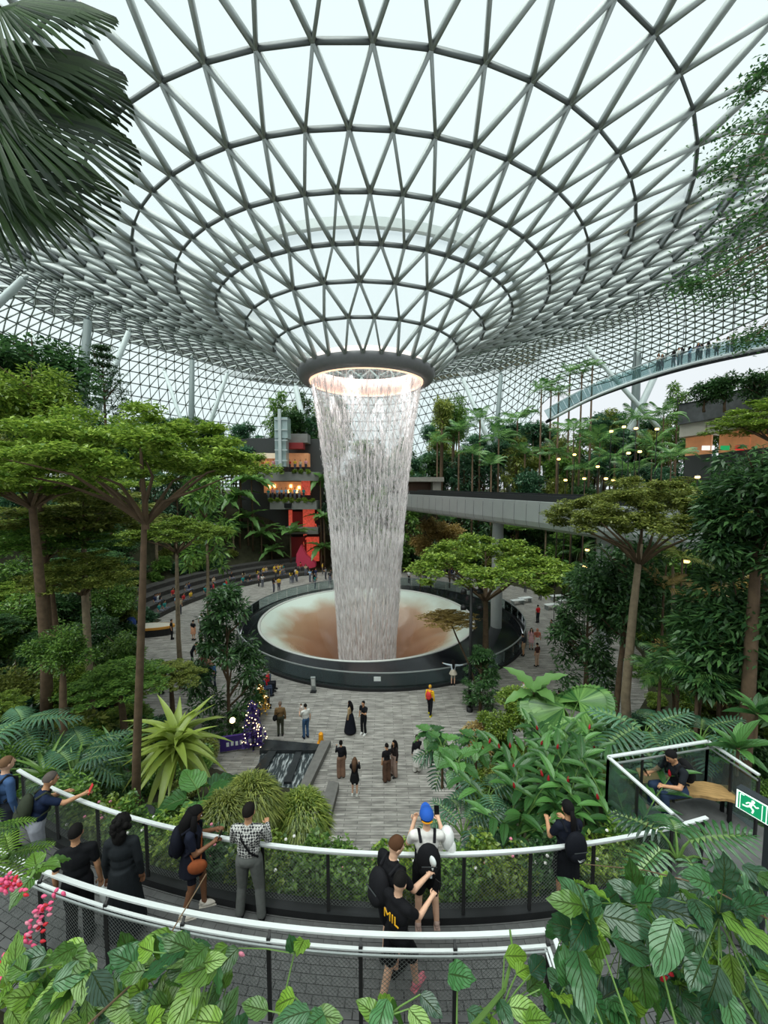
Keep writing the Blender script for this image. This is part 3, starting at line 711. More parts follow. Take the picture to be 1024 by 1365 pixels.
# ================================================================== building on the other slope
rb = empty('terrace_building', (26, 34, 12)); tag(rb, 'curved terrace building with dark stone parapet above an orange-lit shop', 'building'); inv = Vector((26, 34, 12))
mat('slate', (96, 98, 100), .85, 0, .2, 2, bump=.3); mat('soffit', (196, 190, 178), .8)
arcp = [PD(905, 540, 42), PD(940, 533, 40), PD(980, 522, 37), PD(1024, 510, 34), PD(1080, 495, 31)]
def wallband(name, dz0, dz1, m, out=0.0, dep=.5, bricks=None):
    mb = MB()
    for a, b in zip(arcp, arcp[1:]):
        n = Vector((-(b - a).y, (b - a).x, 0)).normalized() * -1
        n = n if n.y < 0 else -n
        a2, b2 = a + n * out - inv, b + n * out - inv
        V = [a2 + Vector((0, 0, dz0)), b2 + Vector((0, 0, dz0)), b2 + Vector((0, 0, dz1)), a2 + Vector((0, 0, dz1))]; V += [v - n * dep for v in V]
        mb.add(V, [(0, 1, 2, 3), (7, 6, 5, 4), (0, 4, 5, 1), (1, 5, 6, 2), (2, 6, 7, 3), (3, 7, 4, 0)])
    return mb.build(name, m, rb)
wallband('parapet_wall', -2.0, 0, 'slate', 0, 1.2); wallband('fascia', -3.3, -2.0, 'soffit', -.4, 3.0); wallband('shop_front', -5.2, -3.3, 'shop_orange', -1.8, .3); wallband('lower_wall', -9.5, -5.2, 'shop_dark', -1.8, .3)
wallband('coping', 0, .08, 'steel_dark', .1, 1.4)
mb = MB()
for a, b in zip(arcp, arcp[1:]):
    for z in (.45, .9): mb.bar(a + Vector((.3, .6, z)) - inv, b + Vector((.3, .6, z)) - inv, .05, .05)
    for t in (0, .33, .66): q = a.lerp(b, t) + Vector((.3, .6, 0)) - inv; mb.bar(q, q + Vector((0, 0, .95)), .05, .05)
mb.build('terrace_rail', 'steel_dark', rb)
mat('sign_green', (30, 150, 90), .5, emit=(30, 170, 100), estr=.6); mat('sign_red', (200, 50, 50), .5, emit=(210, 50, 50), estr=.6); mat('sign_lit', (235, 235, 230), .5, emit=(245, 245, 240), estr=.7)
for x, m in ((945, 'sign_lit'), (970, 'sign_green'), (990, 'sign_red')):
    Y = float(np.interp(x, [905, 940, 980, 1024], [42, 40, 37, 34])) + 1.3; blk(rb, inv, 'shop_sign', x - 8, 594, x + 8, 600, Y, .15, m)

# ================================================================== dark lamp post with floodlights
lp = G(626, 948, 0); lamp = tag(empty('lamp_post', (lp.x, lp.y, 0)), 'dark lamp post with two pairs of floodlights beside the pool', 'lamp post')
zt = PD(627, 784, lp.y).z
mb = MB(); mb.tube([(0, 0, -.3), (0, 0, zt)], [.1, .085], 12); mb.build('pole', 'post_dark', lamp, True)
mb = MB(); mb.tube([(0, 0, -.3), (0, 0, .25)], [.17, .17], 12); mb.build('base', 'post_dark', lamp, True)
for z in (zt - .1, zt - 1.0):
    mb = MB(); mb.bar((-.5, 0, z), (.5, 0, z), .05, .05); mb.build('cross_arm', 'post_dark', lamp)
    for s_ in (-1, 1):
        mb = MB(); mb.tube([(s_ * .45, .0, z + .02), (s_ * .45, -.12, z - .02), (s_ * .45, -.2, z - .12)], [.1, .16, .17], 12); mb.build('floodlight', 'post_dark', lamp, True)

# ================================================================== water cascade beside the path
mat('trough_dark', (44, 47, 50), .25, 0, .25, 3); mat('cascade_stone', (110, 108, 105), .6, 0, .15, 4)
m, N, L = new_mat('cascade_water')
out = N.new('ShaderNodeOutputMaterial'); b = N.new('ShaderNodeBsdfPrincipled'); tc = N.new('ShaderNodeTexCoord'); mp = N.new('ShaderNodeMapping'); mp.inputs['Scale'].default_value = (4.5, .9, 1); nz = N.new('ShaderNodeTexNoise'); nz.inputs['Scale'].default_value = 2.2; nz.inputs['Detail'].default_value = 6
crp = N.new('ShaderNodeValToRGB'); crp.color_ramp.elements[0].position = .5; crp.color_ramp.elements[0].color = (.035, .045, .05, 1); crp.color_ramp.elements[1].position = .72; crp.color_ramp.elements[1].color = (.6, .64, .66, 1)
bp_ = N.new('ShaderNodeBump'); bp_.inputs['Strength'].default_value = .5
L.new(tc.outputs['Object'], mp.inputs[0]); L.new(mp.outputs[0], nz.inputs[0]); L.new(nz.outputs[0], crp.inputs[0]); L.new(crp.outputs[0], b.inputs['Base Color']); L.new(nz.outputs[0], bp_.inputs['Height']); L.new(bp_.outputs[0], b.inputs['Normal'])
b.inputs['Roughness'].default_value = .12; L.new(b.outputs[0], out.inputs[0])
ca = tag(empty('water_cascade', (-4.6, 17.5, 0)), 'dark stone water channel with running white streaks beside the path', 'fountain'); inv = Vector((-4.6, 17.5, 0))
def q4(pts, z0, z1, name, m):
    P = [G(x, y, z1) for x, y in pts]; mb = MB(); mb.prism([((p - inv).x, (p - inv).y) for p in P], z0, z1); return mb.build(name, m, ca)
q4([(346, 1000), (352, 985), (430, 992), (424, 1000)], -.4, .22, 'head_wall', 'trough_dark')
q4([(441, 987), (428, 987), (398, 1050), (410, 1052)], -.3, .3, 'side_wall', 'cascade_stone')
q4([(452, 1043), (438, 1040), (414, 1130), (430, 1130)], -.3, .34, 'side_wall', 'cascade_stone')
q4([(362, 996), (372, 996), (344, 1040), (330, 1036)], -.3, .2, 'divider', 'trough_dark'); q4([(396, 998), (404, 998), (388, 1042), (378, 1042)], -.3, .16, 'divider', 'trough_dark')
q4([(352, 992), (430, 996), (400, 1060), (330, 1060)], -.3, .05, 'water_surface', 'cascade_water'); q4([(340, 1052), (412, 1052), (400, 1130), (320, 1130)], -.5, -.12, 'lower_water', 'cascade_water')
# small details on the plaza
mat('cone_orange', (240, 160, 20), .5)
c = G(428, 991, 0.02); mb = MB(); mb.lathe([(.16, 0), (.16, .05), (.13, .06), (.11, .5), (.03, .58), (.001, .58)], n=12); mb.box((0, 0, .02), (.36, .36, .04)); o = mb.build('wet_floor_cone', 'cone_orange'); o.location = c; tag(o, 'small orange warning cone at the corner of the water channel', 'cone')
c = G(418, 922, .0); p_ = empty('sign_stand', c); tag(p_, 'small grey sign stand at the foot of the pool balustrade', 'sign'); mb = MB(); mb.box((0, 0, .5), (.28, .1, 1.0), Matrix.Rotation(.25, 3, 'X')); mb.build('panel', 'grey_rail', p_); mb = MB(); mb.box((0, -.03, .02), (.36, .34, .04)); mb.build('foot', 'kerb_black', p_)
mb = MB(); mb.box((0, -.085, .62), (.2, .01, .5), Matrix.Rotation(.25, 3, 'X')); mb.build('notice', 'sign_white', p_)
# round grey garden disc behind the flower hedge
gd = PD(186, 1088, 7.0); o = empty('disc_light', gd); tag(o, 'flat round grey garden disc on a short post in the flower hedge', 'lamp'); mb = MB(); mb.lathe([(.001, .03), (.24, .03), (.26, 0), (.24, -.05), (.001, -.05)], n=24); mb.build('disc', 'steel_dark', o, True); mb = MB(); mb.tube([(0, 0, -2.2), (0, 0, -.04)], .05); mb.build('post', 'post_dark', o)
# stepped seating on the bank
mat('step_dark', (66, 64, 62), .8, 0, .2, 3)
for k in range(4):
    r0 = PR + .6 + 1.3 * k; V = []
    for i in range(25):
        a = math.radians(lerp(118, 178, i / 24))
        for r_, z in ((r0, 0), (r0, .45 * (k + 1)), (r0 + 1.3, .45 * (k + 1)), (r0 + 1.3, 0)): V.append((RX + r_ * math.cos(a), RY + r_ * math.sin(a), z))
    o = mesh_obj('seating_step', V, [(4 * i + j, 4 * i + 4 + j, 4 * i + 5 + j, 4 * i + 1 + j) for i in range(24) for j in range(3)] + [(0, 1, 2, 3), (99, 98, 97, 96)], 'step_dark')
    tag(o, ['lowest dark curved seating step by the plaza', 'second dark curved seating step above the plaza', 'third dark curved seating step under the trees', 'topmost dark curved seating step under the trees'][k], 'step', 'curved seating steps')
# wooden boat-shaped counter
mat('boat_orange', (200, 142, 60), .6); mat('boat_deck', (190, 186, 174), .7); mat('tarp_blue', (44, 72, 150), .6)
c = G(200, 846, 0); bo = tag(empty('curved_counter', c, math.radians(8)), 'boat-shaped counter with pale top and orange rim on the plaza edge', 'counter')
def boat(k, z): return [(k * 2.0 * math.cos(a), k * .75 * math.sin(a)) for a in np.linspace(0, 2 * PI, 25)[:-1]]
mb = MB(); mb.prism(boat(.92, 0), 0, .6); mb.build('body', 'kerb_black', bo); mb = MB(); mb.prism(boat(1, 0), .6, .78); mb.build('rim', 'boat_orange', bo); mb = MB(); mb.prism(boat(.9, 0), .78, .8); mb.build('deck', 'boat_deck', bo)
mb = MB(); mb.ell((-1.5, .1, 1.1), (.42, .38, .5), 10, 7); mb.build('blue_cover', 'tarp_blue', bo, True)
# ================================================================== vegetation: leaf materials
def leaf_mat(name, dark, bright, trans=.35, gloss=.05, veins=False):
    m, N, L = new_mat(name)
    out = N.new('ShaderNodeOutputMaterial'); ge = N.new('ShaderNodeNewGeometry'); oi = N.new('ShaderNodeObjectInfo')
    cr = N.new('ShaderNodeValToRGB'); cr.color_ramp.elements[0].color = (*srgb(dark), 1); cr.color_ramp.elements[1].color = (*srgb(bright), 1)
    mr = N.new('ShaderNodeMapRange'); mr.inputs[3].default_value = .78; mr.inputs[4].default_value = 1.22
    sc = N.new('ShaderNodeVectorMath'); sc.operation = 'SCALE'
    L.new((oi if veins else ge).outputs['Random' if veins else 'Random Per Island'], cr.inputs[0]); L.new(oi.outputs['Random'], mr.inputs[0])
    L.new(cr.outputs[0], sc.inputs[0]); L.new(mr.outputs[0], sc.inputs['Scale']); colr = sc.outputs[0]
    d = N.new('ShaderNodeBsdfDiffuse'); t = N.new('ShaderNodeBsdfTranslucent'); g = N.new('ShaderNodeBsdfGlossy'); g.inputs['Roughness'].default_value = .35
    if veins:                                        # midrib and side veins follow the leaf's own coordinates
        uv = N.new('ShaderNodeUVMap'); sx = N.new('ShaderNodeSeparateXYZ'); ab = N.new('ShaderNodeMath'); ab.operation = 'ABSOLUTE'
        s1 = N.new('ShaderNodeMath'); s1.operation = 'SUBTRACT'; s1.inputs[1].default_value = .5
        L.new(uv.outputs[0], sx.inputs[0]); L.new(sx.outputs[1], s1.inputs[0]); L.new(s1.outputs[0], ab.inputs[0])
        ma = N.new('ShaderNodeMath'); ma.operation = 'MULTIPLY_ADD'; ma.inputs[1].default_value = -.75; L.new(ab.outputs[0], ma.inputs[0]); L.new(sx.outputs[0], ma.inputs[2])
        m2 = N.new('ShaderNodeMath'); m2.operation = 'MULTIPLY'; m2.inputs[1].default_value = 7.5; L.new(ma.outputs[0], m2.inputs[0])
        fr_ = N.new('ShaderNodeMath'); fr_.operation = 'PINGPONG'; fr_.inputs[1].default_value = .5; L.new(m2.outputs[0], fr_.inputs[0])
        vv = N.new('ShaderNodeMapRange'); vv.inputs[1].default_value = .0; vv.inputs[2].default_value = .09; vv.inputs[3].default_value = 1; vv.inputs[4].default_value = 0; L.new(fr_.outputs[0], vv.inputs[0])
        mid = N.new('ShaderNodeMapRange'); mid.inputs[1].default_value = .0; mid.inputs[2].default_value = .035; mid.inputs[3].default_value = 1; mid.inputs[4].default_value = 0; L.new(ab.outputs[0], mid.inputs[0])
        mxm = N.new('ShaderNodeMath'); mxm.operation = 'MAXIMUM'; L.new(vv.outputs[0], mxm.inputs[0]); L.new(mid.outputs[0], mxm.inputs[1])
        vs = N.new('ShaderNodeMath'); vs.operation = 'MULTIPLY'; vs.inputs[1].default_value = .32; L.new(mxm.outputs[0], vs.inputs[0])
        mc = N.new('ShaderNodeMix'); mc.data_type = 'RGBA'; L.new(vs.outputs[0], mc.inputs[0]); L.new(colr, mc.inputs[6]); mc.inputs[7].default_value = (*srgb((176, 200, 110)), 1); colr = mc.outputs[2]
        bp = N.new('ShaderNodeBump'); bp.inputs['Strength'].default_value = 1.0; bp.inputs['Distance'].default_value = .02; bp.invert = True
        L.new(mxm.outputs[0], bp.inputs['Height'])
        for q in (d, t, g): L.new(bp.outputs[0], q.inputs['Normal'])
    L.new(colr, d.inputs[0]); L.new(colr, t.inputs[0])
    a = N.new('ShaderNodeMixShader'); b = N.new('ShaderNodeMixShader'); a.inputs[0].default_value = trans; b.inputs[0].default_value = gloss
    L.new(d.outputs[0], a.inputs[1]); L.new(t.outputs[0], a.inputs[2]); L.new(a.outputs[0], b.inputs[1]); L.new(g.outputs[0], b.inputs[2]); L.new(b.outputs[0], out.inputs[0])
    return m
leaf_mat('leaf_lime', (72, 108, 38), (166, 190, 80)); leaf_mat('leaf_mid', (58, 98, 46), (138, 176, 80)); leaf_mat('leaf_dark', (36, 68, 42), (92, 132, 74))
leaf_mat('leaf_olive', (86, 106, 46), (174, 182, 92)); leaf_mat('leaf_teal', (40, 80, 60), (104, 148, 108)); leaf_mat('leaf_rust', (130, 110, 60), (196, 170, 104))
leaf_mat('leaf_palm', (50, 100, 54), (134, 176, 98)); leaf_mat('leaf_fan', (20, 40, 22), (62, 88, 46), .25); leaf_mat('leaf_strap', (70, 110, 40), (190, 204, 96))
leaf_mat('leaf_fore', (56, 104, 38), (128, 166, 58), .25, .06, True); leaf_mat('leaf_fore_dark', (22, 66, 44), (62, 112, 60), .15, .08, True)
leaf_mat('leaf_big', (48, 100, 50), (98, 150, 76), .3, .06, True); leaf_mat('leaf_bluish', (40, 84, 62), (88, 130, 100), .25, .06, True)
mat('bark', (96, 78, 60), .9, 0, .25, 6, bump=.4); mat('bark_pale', (140, 124, 102), .9, 0, .2, 6); mat('stem_green', (92, 124, 58), .7); mat('stem_brown', (112, 92, 70), .8)

# ------------------------------------------------------------------ leaf clouds (arrays)
def unit(v): return v / (np.linalg.norm(v, axis=-1, keepdims=True) + 1e-9)
def leaf_cloud(P, size, aspect=.45, flat=.5, out=None, droop=0.0):
    n = len(P); d = rng.normal(size=(n, 3))
    if out is not None: d = d * .6 + out * 1.0
    d[:, 2] = d[:, 2] * (1 - flat) - droop; d = unit(d)
    up = unit(np.stack([rng.normal(0, .5 * (1.2 - flat), n), rng.normal(0, .5 * (1.2 - flat), n), np.ones(n)], 1))
    s = unit(np.cross(d, up)); L = rng.uniform(*size, n)[:, None]; W = L * aspect * .5
    u = np.cross(s, d)
    V = np.stack([P, P + d * L * .45 + s * W + u * W * .3, P + d * L - u * L * .12, P + d * L * .45 - s * W + u * W * .3], 1).reshape(-1, 3)
    return V, np.arange(4 * n).reshape(-1, 4)
def blob_points(n, blobs, flat=1.0):                 # points near the surface of a union of ellipsoid clumps
    k = rng.integers(0, len(blobs), n); B = np.array(blobs)[k]
    d = unit(rng.normal(size=(n, 3))); r = rng.random(n)[:, None] ** .4
    return B[:, :3] + d * r * B[:, 3:4] * np.array([1, 1, flat]), d
def crown_mesh(name, kind, n, size):
    if kind == 'umbrella':                           # stacked flat tiers, open between
        blobs = []
        for tier, (h, rr, cnt) in enumerate(((.0, .97, 30), (.2, .86, 24), (.4, .64, 15), (.58, .36, 6), (-.14, .6, 9))):
            for k in range(cnt):
                a = 2 * PI * (k * .618 + tier * .3); q = rr * math.sqrt((k + .6) / cnt); blobs.append((q * math.cos(a), q * math.sin(a), h + rng.normal(0, .03) - .08 * q * q, rng.uniform(.12, .22)))
        P, d = blob_points(n, blobs, .36); V, Fq = leaf_cloud(P, size, .5, .75)
    elif kind == 'dome':                             # broad irregular umbrella dome
        blobs = []
        for k in range(120):
            q = .95 * math.sqrt(rng.random()); a = rng.uniform(0, 2 * PI); zt_ = .5 * (1 - q * q) + .06; blobs.append((q * math.cos(a), q * math.sin(a) , -.08 + (zt_ + .08) * rng.random() ** .6, rng.uniform(.08, .17)))
        P, d = blob_points(n, blobs, .4); V, Fq = leaf_cloud(P, size, .5, .7)
    elif kind == 'bushy':
        blobs = [(*(unit(rng.normal(size=3)) * rng.uniform(.3, .75) * np.array([1, 1, .95])), rng.uniform(.22, .4)) for _ in range(34)]
        P, d = blob_points(n, blobs, .7); V, Fq = leaf_cloud(P, size, .45, .4, d)
    elif kind == 'bushlong':
        blobs = [(*(unit(rng.normal(size=3)) * rng.uniform(.3, .75)), rng.uniform(.2, .36)) for _ in range(38)]
        P, d = blob_points(n, blobs, .7); V, Fq = leaf_cloud(P, size, .3, .5, d, .25)
    elif kind == 'column':                           # slender upright crown
        blobs = []
        for k in range(46):
            h = rng.uniform(-1, 1); q = .42 * (1 - .55 * abs(h + .25)) ; a = rng.uniform(0, 2 * PI); blobs.append((q * math.cos(a), q * math.sin(a), h, rng.uniform(.1, .2)))
        P, d = blob_points(n, blobs, .8); V, Fq = leaf_cloud(P, size, .3, .3, d, .35)
    elif kind == 'layered':                          # conifer-like feathery tiers
        blobs = []
        for t in range(9):
            h = -.9 + 1.8 * t / 8; q = .75 * (1 - t / 10)
            for k in range(7): a = 2 * PI * (k / 7 + t * .13); r_ = q * rng.uniform(.4, 1); blobs.append((r_ * math.cos(a), r_ * math.sin(a), h, .2))
        P, d = blob_points(n, blobs, .3); V, Fq = leaf_cloud(P, size, .35, .6)
    elif kind == 'mound':
        blobs = [(*(unit(rng.normal(size=3)) * rng.uniform(.25, .7) * np.array([1, 1, .7])), rng.uniform(.25, .42)) for _ in range(18)]
        P, d = blob_points(n, blobs, .75); V, Fq = leaf_cloud(P, size, .5, .4, d)
    return np_mesh(name, V, Fq, 'leaf_mid')
def branch_mesh(name, kind):
    mb = MB()
    if kind in ('umbrella', 'dome'):
        for k in range(11):
            a = 2 * PI * k / 11 + rng.uniform(-.2, .2); r_ = rng.uniform(.55, .9); z = rng.uniform(-.05, .2)
            mb.tube([(0, 0, -.45), (.25 * r_ * math.cos(a), .25 * r_ * math.sin(a), -.25), (.6 * r_ * math.cos(a + .1), .6 * r_ * math.sin(a + .1), z - .1), (r_ * math.cos(a), r_ * math.sin(a), z)], [.022, .016, .01, .004], 5, False)
        mb.tube([(0, 0, -.5), (.02, .01, .3)], [.024, .008], 6)
    else:
        for k in range(9):
            a = 2 * PI * k / 9; z = -.7 + 1.2 * k / 9; r_ = .55 if kind == 'bushy' else .35
            mb.tube([(0, 0, z), (.5 * r_ * math.cos(a), .5 * r_ * math.sin(a), z + .15), (r_ * math.cos(a), r_ * math.sin(a), z + .35)], [.02, .013, .005], 4, False)
        mb.tube([(0, 0, -1), (0, 0, .8)], [.03, .006], 5)
    return mb.mesh(name, 'bark')
CR = {}
for key, kind, n, size in (('dome', 'dome', 46000, (.022, .05)), ('dome2', 'dome', 22000, (.03, .065)), ('umb_hero', 'umbrella', 42000, (.022, .048)), ('umb', 'umbrella', 14000, (.036, .08)), ('umb2', 'umbrella', 14000, (.036, .08)), ('umb_far', 'umbrella', 2600, (.08, .16)),
                           ('bush', 'bushy', 9000, (.06, .12)), ('bush2', 'bushy', 9000, (.06, .12)), ('bush_far', 'bushy', 2600, (.1, .22)), ('bush_far2', 'bushy', 2600, (.1, .22)), ('bush_big', 'bushlong', 11000, (.08, .15)),
                           ('col', 'column', 7000, (.05, .12)), ('col_far', 'column', 1800, (.09, .18)), ('lay', 'layered', 6000, (.05, .1)), ('mound', 'mound', 2600, (.12, .24)), ('mound_fine', 'mound', 7000, (.07, .14))):
    CR[key] = (crown_mesh('crown', kind, n, size), branch_mesh('branches', kind), kind)
def set_mat(o, m):
    o.material_slots[0].link = 'OBJECT'; o.material_slots[0].material = M[m]
def tree(key, c, rad, label, group, m='leaf_mid', trunk=.1, tm='bark', name='tree', squash=1.0, gz=None, lean=0.0, bare=False):
    if 'understorey' in (group or ''): bare = True
    cm, bmh, kind = CR[key]; c = Vector(c); z0 = ground_z(c.x, c.y) if gz is None else gz
    base = Vector((c.x - lean, c.y, z0 - .1))
    r = tag(empty(name, base), label, 'tree' if name != 'shrub' else 'shrub', group)
    lo = c - base
    rz = rng.uniform(0, 6.28)
    o = place(cm, 'crown', r, lo, (0, 0, rz), (rad, rad, rad * squash)); set_mat(o, m)
    if not bare: place(bmh, 'branches', r, lo, (0, 0, rz), (rad, rad, rad * squash))
    bot = lo.z - rad * squash * (.45 if kind in ('umbrella', 'dome') else .7)
    if bot > .3:
        mb = MB(); jx = rng.normal(0, .04, 2) * min(bot, 3)
        mb.tube([(0, 0, -.2), (lo.x * .3 + jx[0], jx[1], bot * .4), (lo.x * .75 + jx[0] * .5, jx[1] * .4, bot * .8), (lo.x, 0, bot + rad * squash * .25)], [trunk * 1.25, trunk, trunk * .85, trunk * .55], 8); mb.build('trunk', tm, r, True)
    return r

# ------------------------------------------------------------------ hero trees read off the photograph
H = 'single feature trees'
tree('dome', PD(192, 630, 8.2), 2.6, 'tall slim tree with flat green umbrella crown behind the curved railing', None, 'leaf_lime', .085, 'bark', 'umbrella_tree', .9, lean=.62)
tree('dome', PD(855, 702, 13.5), 3.1, 'tall tree with flat olive umbrella crown in front of the grey footbridge', None, 'leaf_olive', .15, 'bark_pale', 'umbrella_tree', .95)
tree('dome2', PD(648, 762, 25), 5.0, 'spreading flat-topped tree beside the pool and lamp post', None, 'leaf_lime', .2, 'bark', 'umbrella_tree', .85)
tree('umb_far', PD(600, 825, 24.5), 1.9, 'low side tree with thin reddish foliage against the pool rim', None, 'leaf_rust', .06, 'bark', 'umbrella_tree', .3, lean=-1.9)
tree('col', PD(303, 880, 20), 3.6, 'slender dark glossy tree standing left bare-trunked by the seated plaza visitors'.replace('left ', ''), None, 'leaf_dark', .1, 'bark', 'slender_tree')
tree('col', PD(783, 845, 18.5), 3.3, 'dense upright dark tree beside the plaza path under the footbridge', None, 'leaf_dark', .12, 'bark', 'slender_tree', squash=.85)
tree('col', PD(641, 903, 21.5), 2.1, 'dark upright shrubby tree wrapping the lamp post', None, 'leaf_dark', .1, 'bark', 'slender_tree', squash=.75)
tree('umb_hero', PD(40, 640, 13), 3.4, 'wide bright green layered tree over the hillside shrubs', None, 'leaf_lime', .16, 'bark', 'layered_tree', .6)
tree('bush', PD(45, 545, 15), 2.0, 'yellow-green leafy tree on the upper hillside', None, 'leaf_lime', .12, 'bark', 'leafy_tree')
tree('umb', PD(110, 690, 17), 3.4, 'olive layered tree under the big umbrella crown', None, 'leaf_olive', .14, 'bark_pale', 'layered_tree', .7)
tree('dome2', PD(235, 715, 24), 3.3, 'bright layered tree above the seating steps', None, 'leaf_lime', .14, 'bark_pale', 'layered_tree', .7)
tree('umb2', PD(110, 770, 15), 2.0, 'olive two-trunked tree beside the boat-shaped counter', None, 'leaf_olive', .13, 'bark_pale', 'layered_tree', .8)
tree('umb2', PD(60, 720, 16), 2.6, 'mid green layered tree on the lower hillside', None, 'leaf_mid', .13, 'bark', 'layered_tree', .7)
tree('col_far', PD(275, 690, 36), 5.0, 'tall thin-stemmed tree rising from the seating steps', None, 'leaf_mid', .16, 'bark_pale', 'slender_tree')
tree('bush_big', PD(1012, 680, 9.5), 1.9, 'dark long-leaved tree leaning in front of the grey footbridge', None, 'leaf_dark', .15, 'bark', 'leafy_tree')
tree('bush_big', PD(985, 850, 10.5), 2.3, 'dark glossy broadleaf tree beside the bench balcony', None, 'leaf_dark', .15, 'bark', 'leafy_tree')
tree('bush', PD(835, 790, 16), 2.1, 'mid dark tree behind the pale-barked umbrella tree', None, 'leaf_dark', .12, 'bark', 'leafy_tree', squash=1.3)
tree('umb', PD(1030, 565, 17), 2.4, 'yellow-green flat tree before the terrace building', None, 'leaf_lime', .13, 'bark', 'layered_tree', .7)
tree('lay', PD(138, 508, 34), 3.0, 'feathery dark conifer against the glass roof', None, 'leaf_dark', .15, 'bark', 'conifer_tree')
tree('bush', PD(45, 500, 27), 4.6, 'dark dense tree crowning the hillside', None, 'leaf_dark', .2, 'bark', 'leafy_tree', squash=.7)
tree('bush', PD(605, 560, 62), 3.0, 'bright vine-clad pole tree next to the waterfall', None, 'leaf_mid', .3, 'bark', 'leafy_tree', squash=1.6)
tree('bush_far', PD(590, 548, 60), 2.0, 'pale green clipped conical tree on the far bank', None, 'leaf_olive', .3, 'bark', 'leafy_tree', squash=1.5)
for x, y, Y, r_, lb in ((940, 522, 37, 1.5, 'small dark tree on the terrace beside its railing'), (968, 515, 35, 1.6, 'dark bushy tree on the terrace over the stone parapet'), (1012, 512, 32, 1.6, 'dark round tree at the terrace end near the hoop')):
    tree('bush_far', PD(x, y, Y), r_, lb, 'dark trees on the terrace', 'leaf_dark', .1, gz=PD(x, 545, Y).z, name='terrace_tree')
# rust-coloured shrub under the bridge
for x, y, r_ in ((575, 705, 2.0), (600, 712, 2.2), (560, 725, 1.6)):
    tree('bush_far', PD(x, y, 48), r_, 'bronze-leaved shrub under the grey footbridge', 'bronze shrubs under the footbridge', 'leaf_rust', .08, name='shrub')

# ------------------------------------------------------------------ hillside forest
def far_enough(p, L, d): return all((p[0] - q[0]) ** 2 + (p[1] - q[1]) ** 2 > d * d for q in L)
def scatter(n, xr, yr, dmin, test):
    L = []; tries = 0
    while len(L) < n and tries < n * 60:
        tries += 1; p = (rng.uniform(*xr), rng.uniform(*yr))
        if test(*p) and far_enough(p, L, dmin): L.append(p)
    return L
def bridge_clear(x, y):
    bx = float(np.polyval(c2, y)); return not (bx - 1.5 < x < bx + 6.0)
MARK = [((-4.6, 17.5, 0), 'by the water channel'), (tuple(lp), 'by the lamp post'), ((-17.5, 32, 0), 'by the boat-shaped counter'), ((-11, 58, 6), 'by the shop building'), ((4.5, 57, 12), 'by the concrete entrance'), ((24, 40, 14), 'below the skybridge'), ((5.5, 7, 6), 'by the bench balcony'),
        ((-20, 44, 1), 'over the seating steps'), ((11.8, 25, 8), 'by the bridge column'), ((-38, 46, 16), 'by the thick grey column'), ((-5.2, 8.2, 5), 'by the umbrella tree trunk'), ((28, 36, 16), 'by the terrace building'), ((16, 62, 14), 'by a far slanted column'), ((8.7, 13.5, 5), 'by the pale-barked tree'), ((-2.5, 62, 8), 'in line with the waterfall')]
def beside(x, y, z=0):
    d, nm = min((math.dist((x, y, z * .5), (q[0], q[1], q[2] * .5)), n) for q, n in MARK)
    return ' ' + nm if d < 9 else ''
def size_word(r, rads):
    t = (r - rads[0]) / (rads[1] - rads[0]); return 'small' if t < .33 else ('mid-sized' if t < .67 else 'broad')
LM = {'leaf_mid': 'mid green', 'leaf_dark': 'dark green', 'leaf_lime': 'bright lime green', 'leaf_olive': 'olive', 'leaf_teal': 'bluish green', 'leaf_rust': 'bronze'}
KN = {'bushy': 'bushy_tree', 'flat-layered': 'flat_crowned_tree', 'slender': 'slender_tree', 'feathery': 'feathery_tree'}
CULL = []
KD = {'bush': 'bushy', 'bush2': 'bushy', 'bush_far': 'bushy', 'bush_far2': 'bushy', 'umb': 'flat-layered', 'umb2': 'flat-layered', 'umb_far': 'flat-layered', 'col_far': 'slender', 'col': 'slender', 'lay': 'feathery'}
def forest(spots, where, hts, rads, keys, cols, group):
    for (x, y) in spots:
        k = keys[rng.integers(len(keys))]; m = cols[rng.integers(len(cols))]; r_ = rng.uniform(*rads); h = rng.uniform(*hts); z = ground_z(x, y)
        if k.startswith('col'): r_ *= 1.7
        t_ = tree(k, (x, y, z + h), r_, f'{size_word(r_, rads)} {LM[m]} {KD[k]} tree {where}{beside(x, y, z + h)}', f'{group} {LM[m]} {KD[k]} {size_word(r_, rads)}{beside(x, y, z + h)}', m, .09 + .02 * r_, ['bark', 'bark_pale'][int(rng.integers(2))], 'understorey_tree' if 'understorey' in group else KN[KD[k]], .62 if k.startswith('umb') else rng.uniform(.8, 1.1)); CULL.append(t_)
vis = lambda x, y: abs(x) < 1.02 * y + 2
forest(scatter(62, (-36, -17), (15, 42), 2.1, lambda x, y: sdf(x, y) > 1.2 and vis(x, y) and x < -.42 * y - 4 and not (112 < math.degrees(math.atan2(y - RY, x - RX)) % 360 < 182 and sdf(x, y) < 6.2)), 'on the near wooded hillside', (1.6, 7.5), (1.6, 2.6), ['bush', 'bush2', 'umb', 'umb2', 'bush'], ['leaf_mid', 'leaf_dark', 'leaf_dark', 'leaf_olive', 'leaf_mid', 'leaf_teal', 'leaf_lime'], 'near hillside')
forest(scatter(85, (-50, -8), (44, 72), 2.6, lambda x, y: sdf(x, y) > 6.4 and vis(x, y) and not (-19.5 < x < -8 and y < 66)), 'on the far wooded slope', (2, 11), (2.0, 3.2), ['bush_far', 'bush_far2', 'umb_far', 'col_far', 'lay', 'bush_far'], ['leaf_mid', 'leaf_dark', 'leaf_dark', 'leaf_teal', 'leaf_teal'], 'far slope')
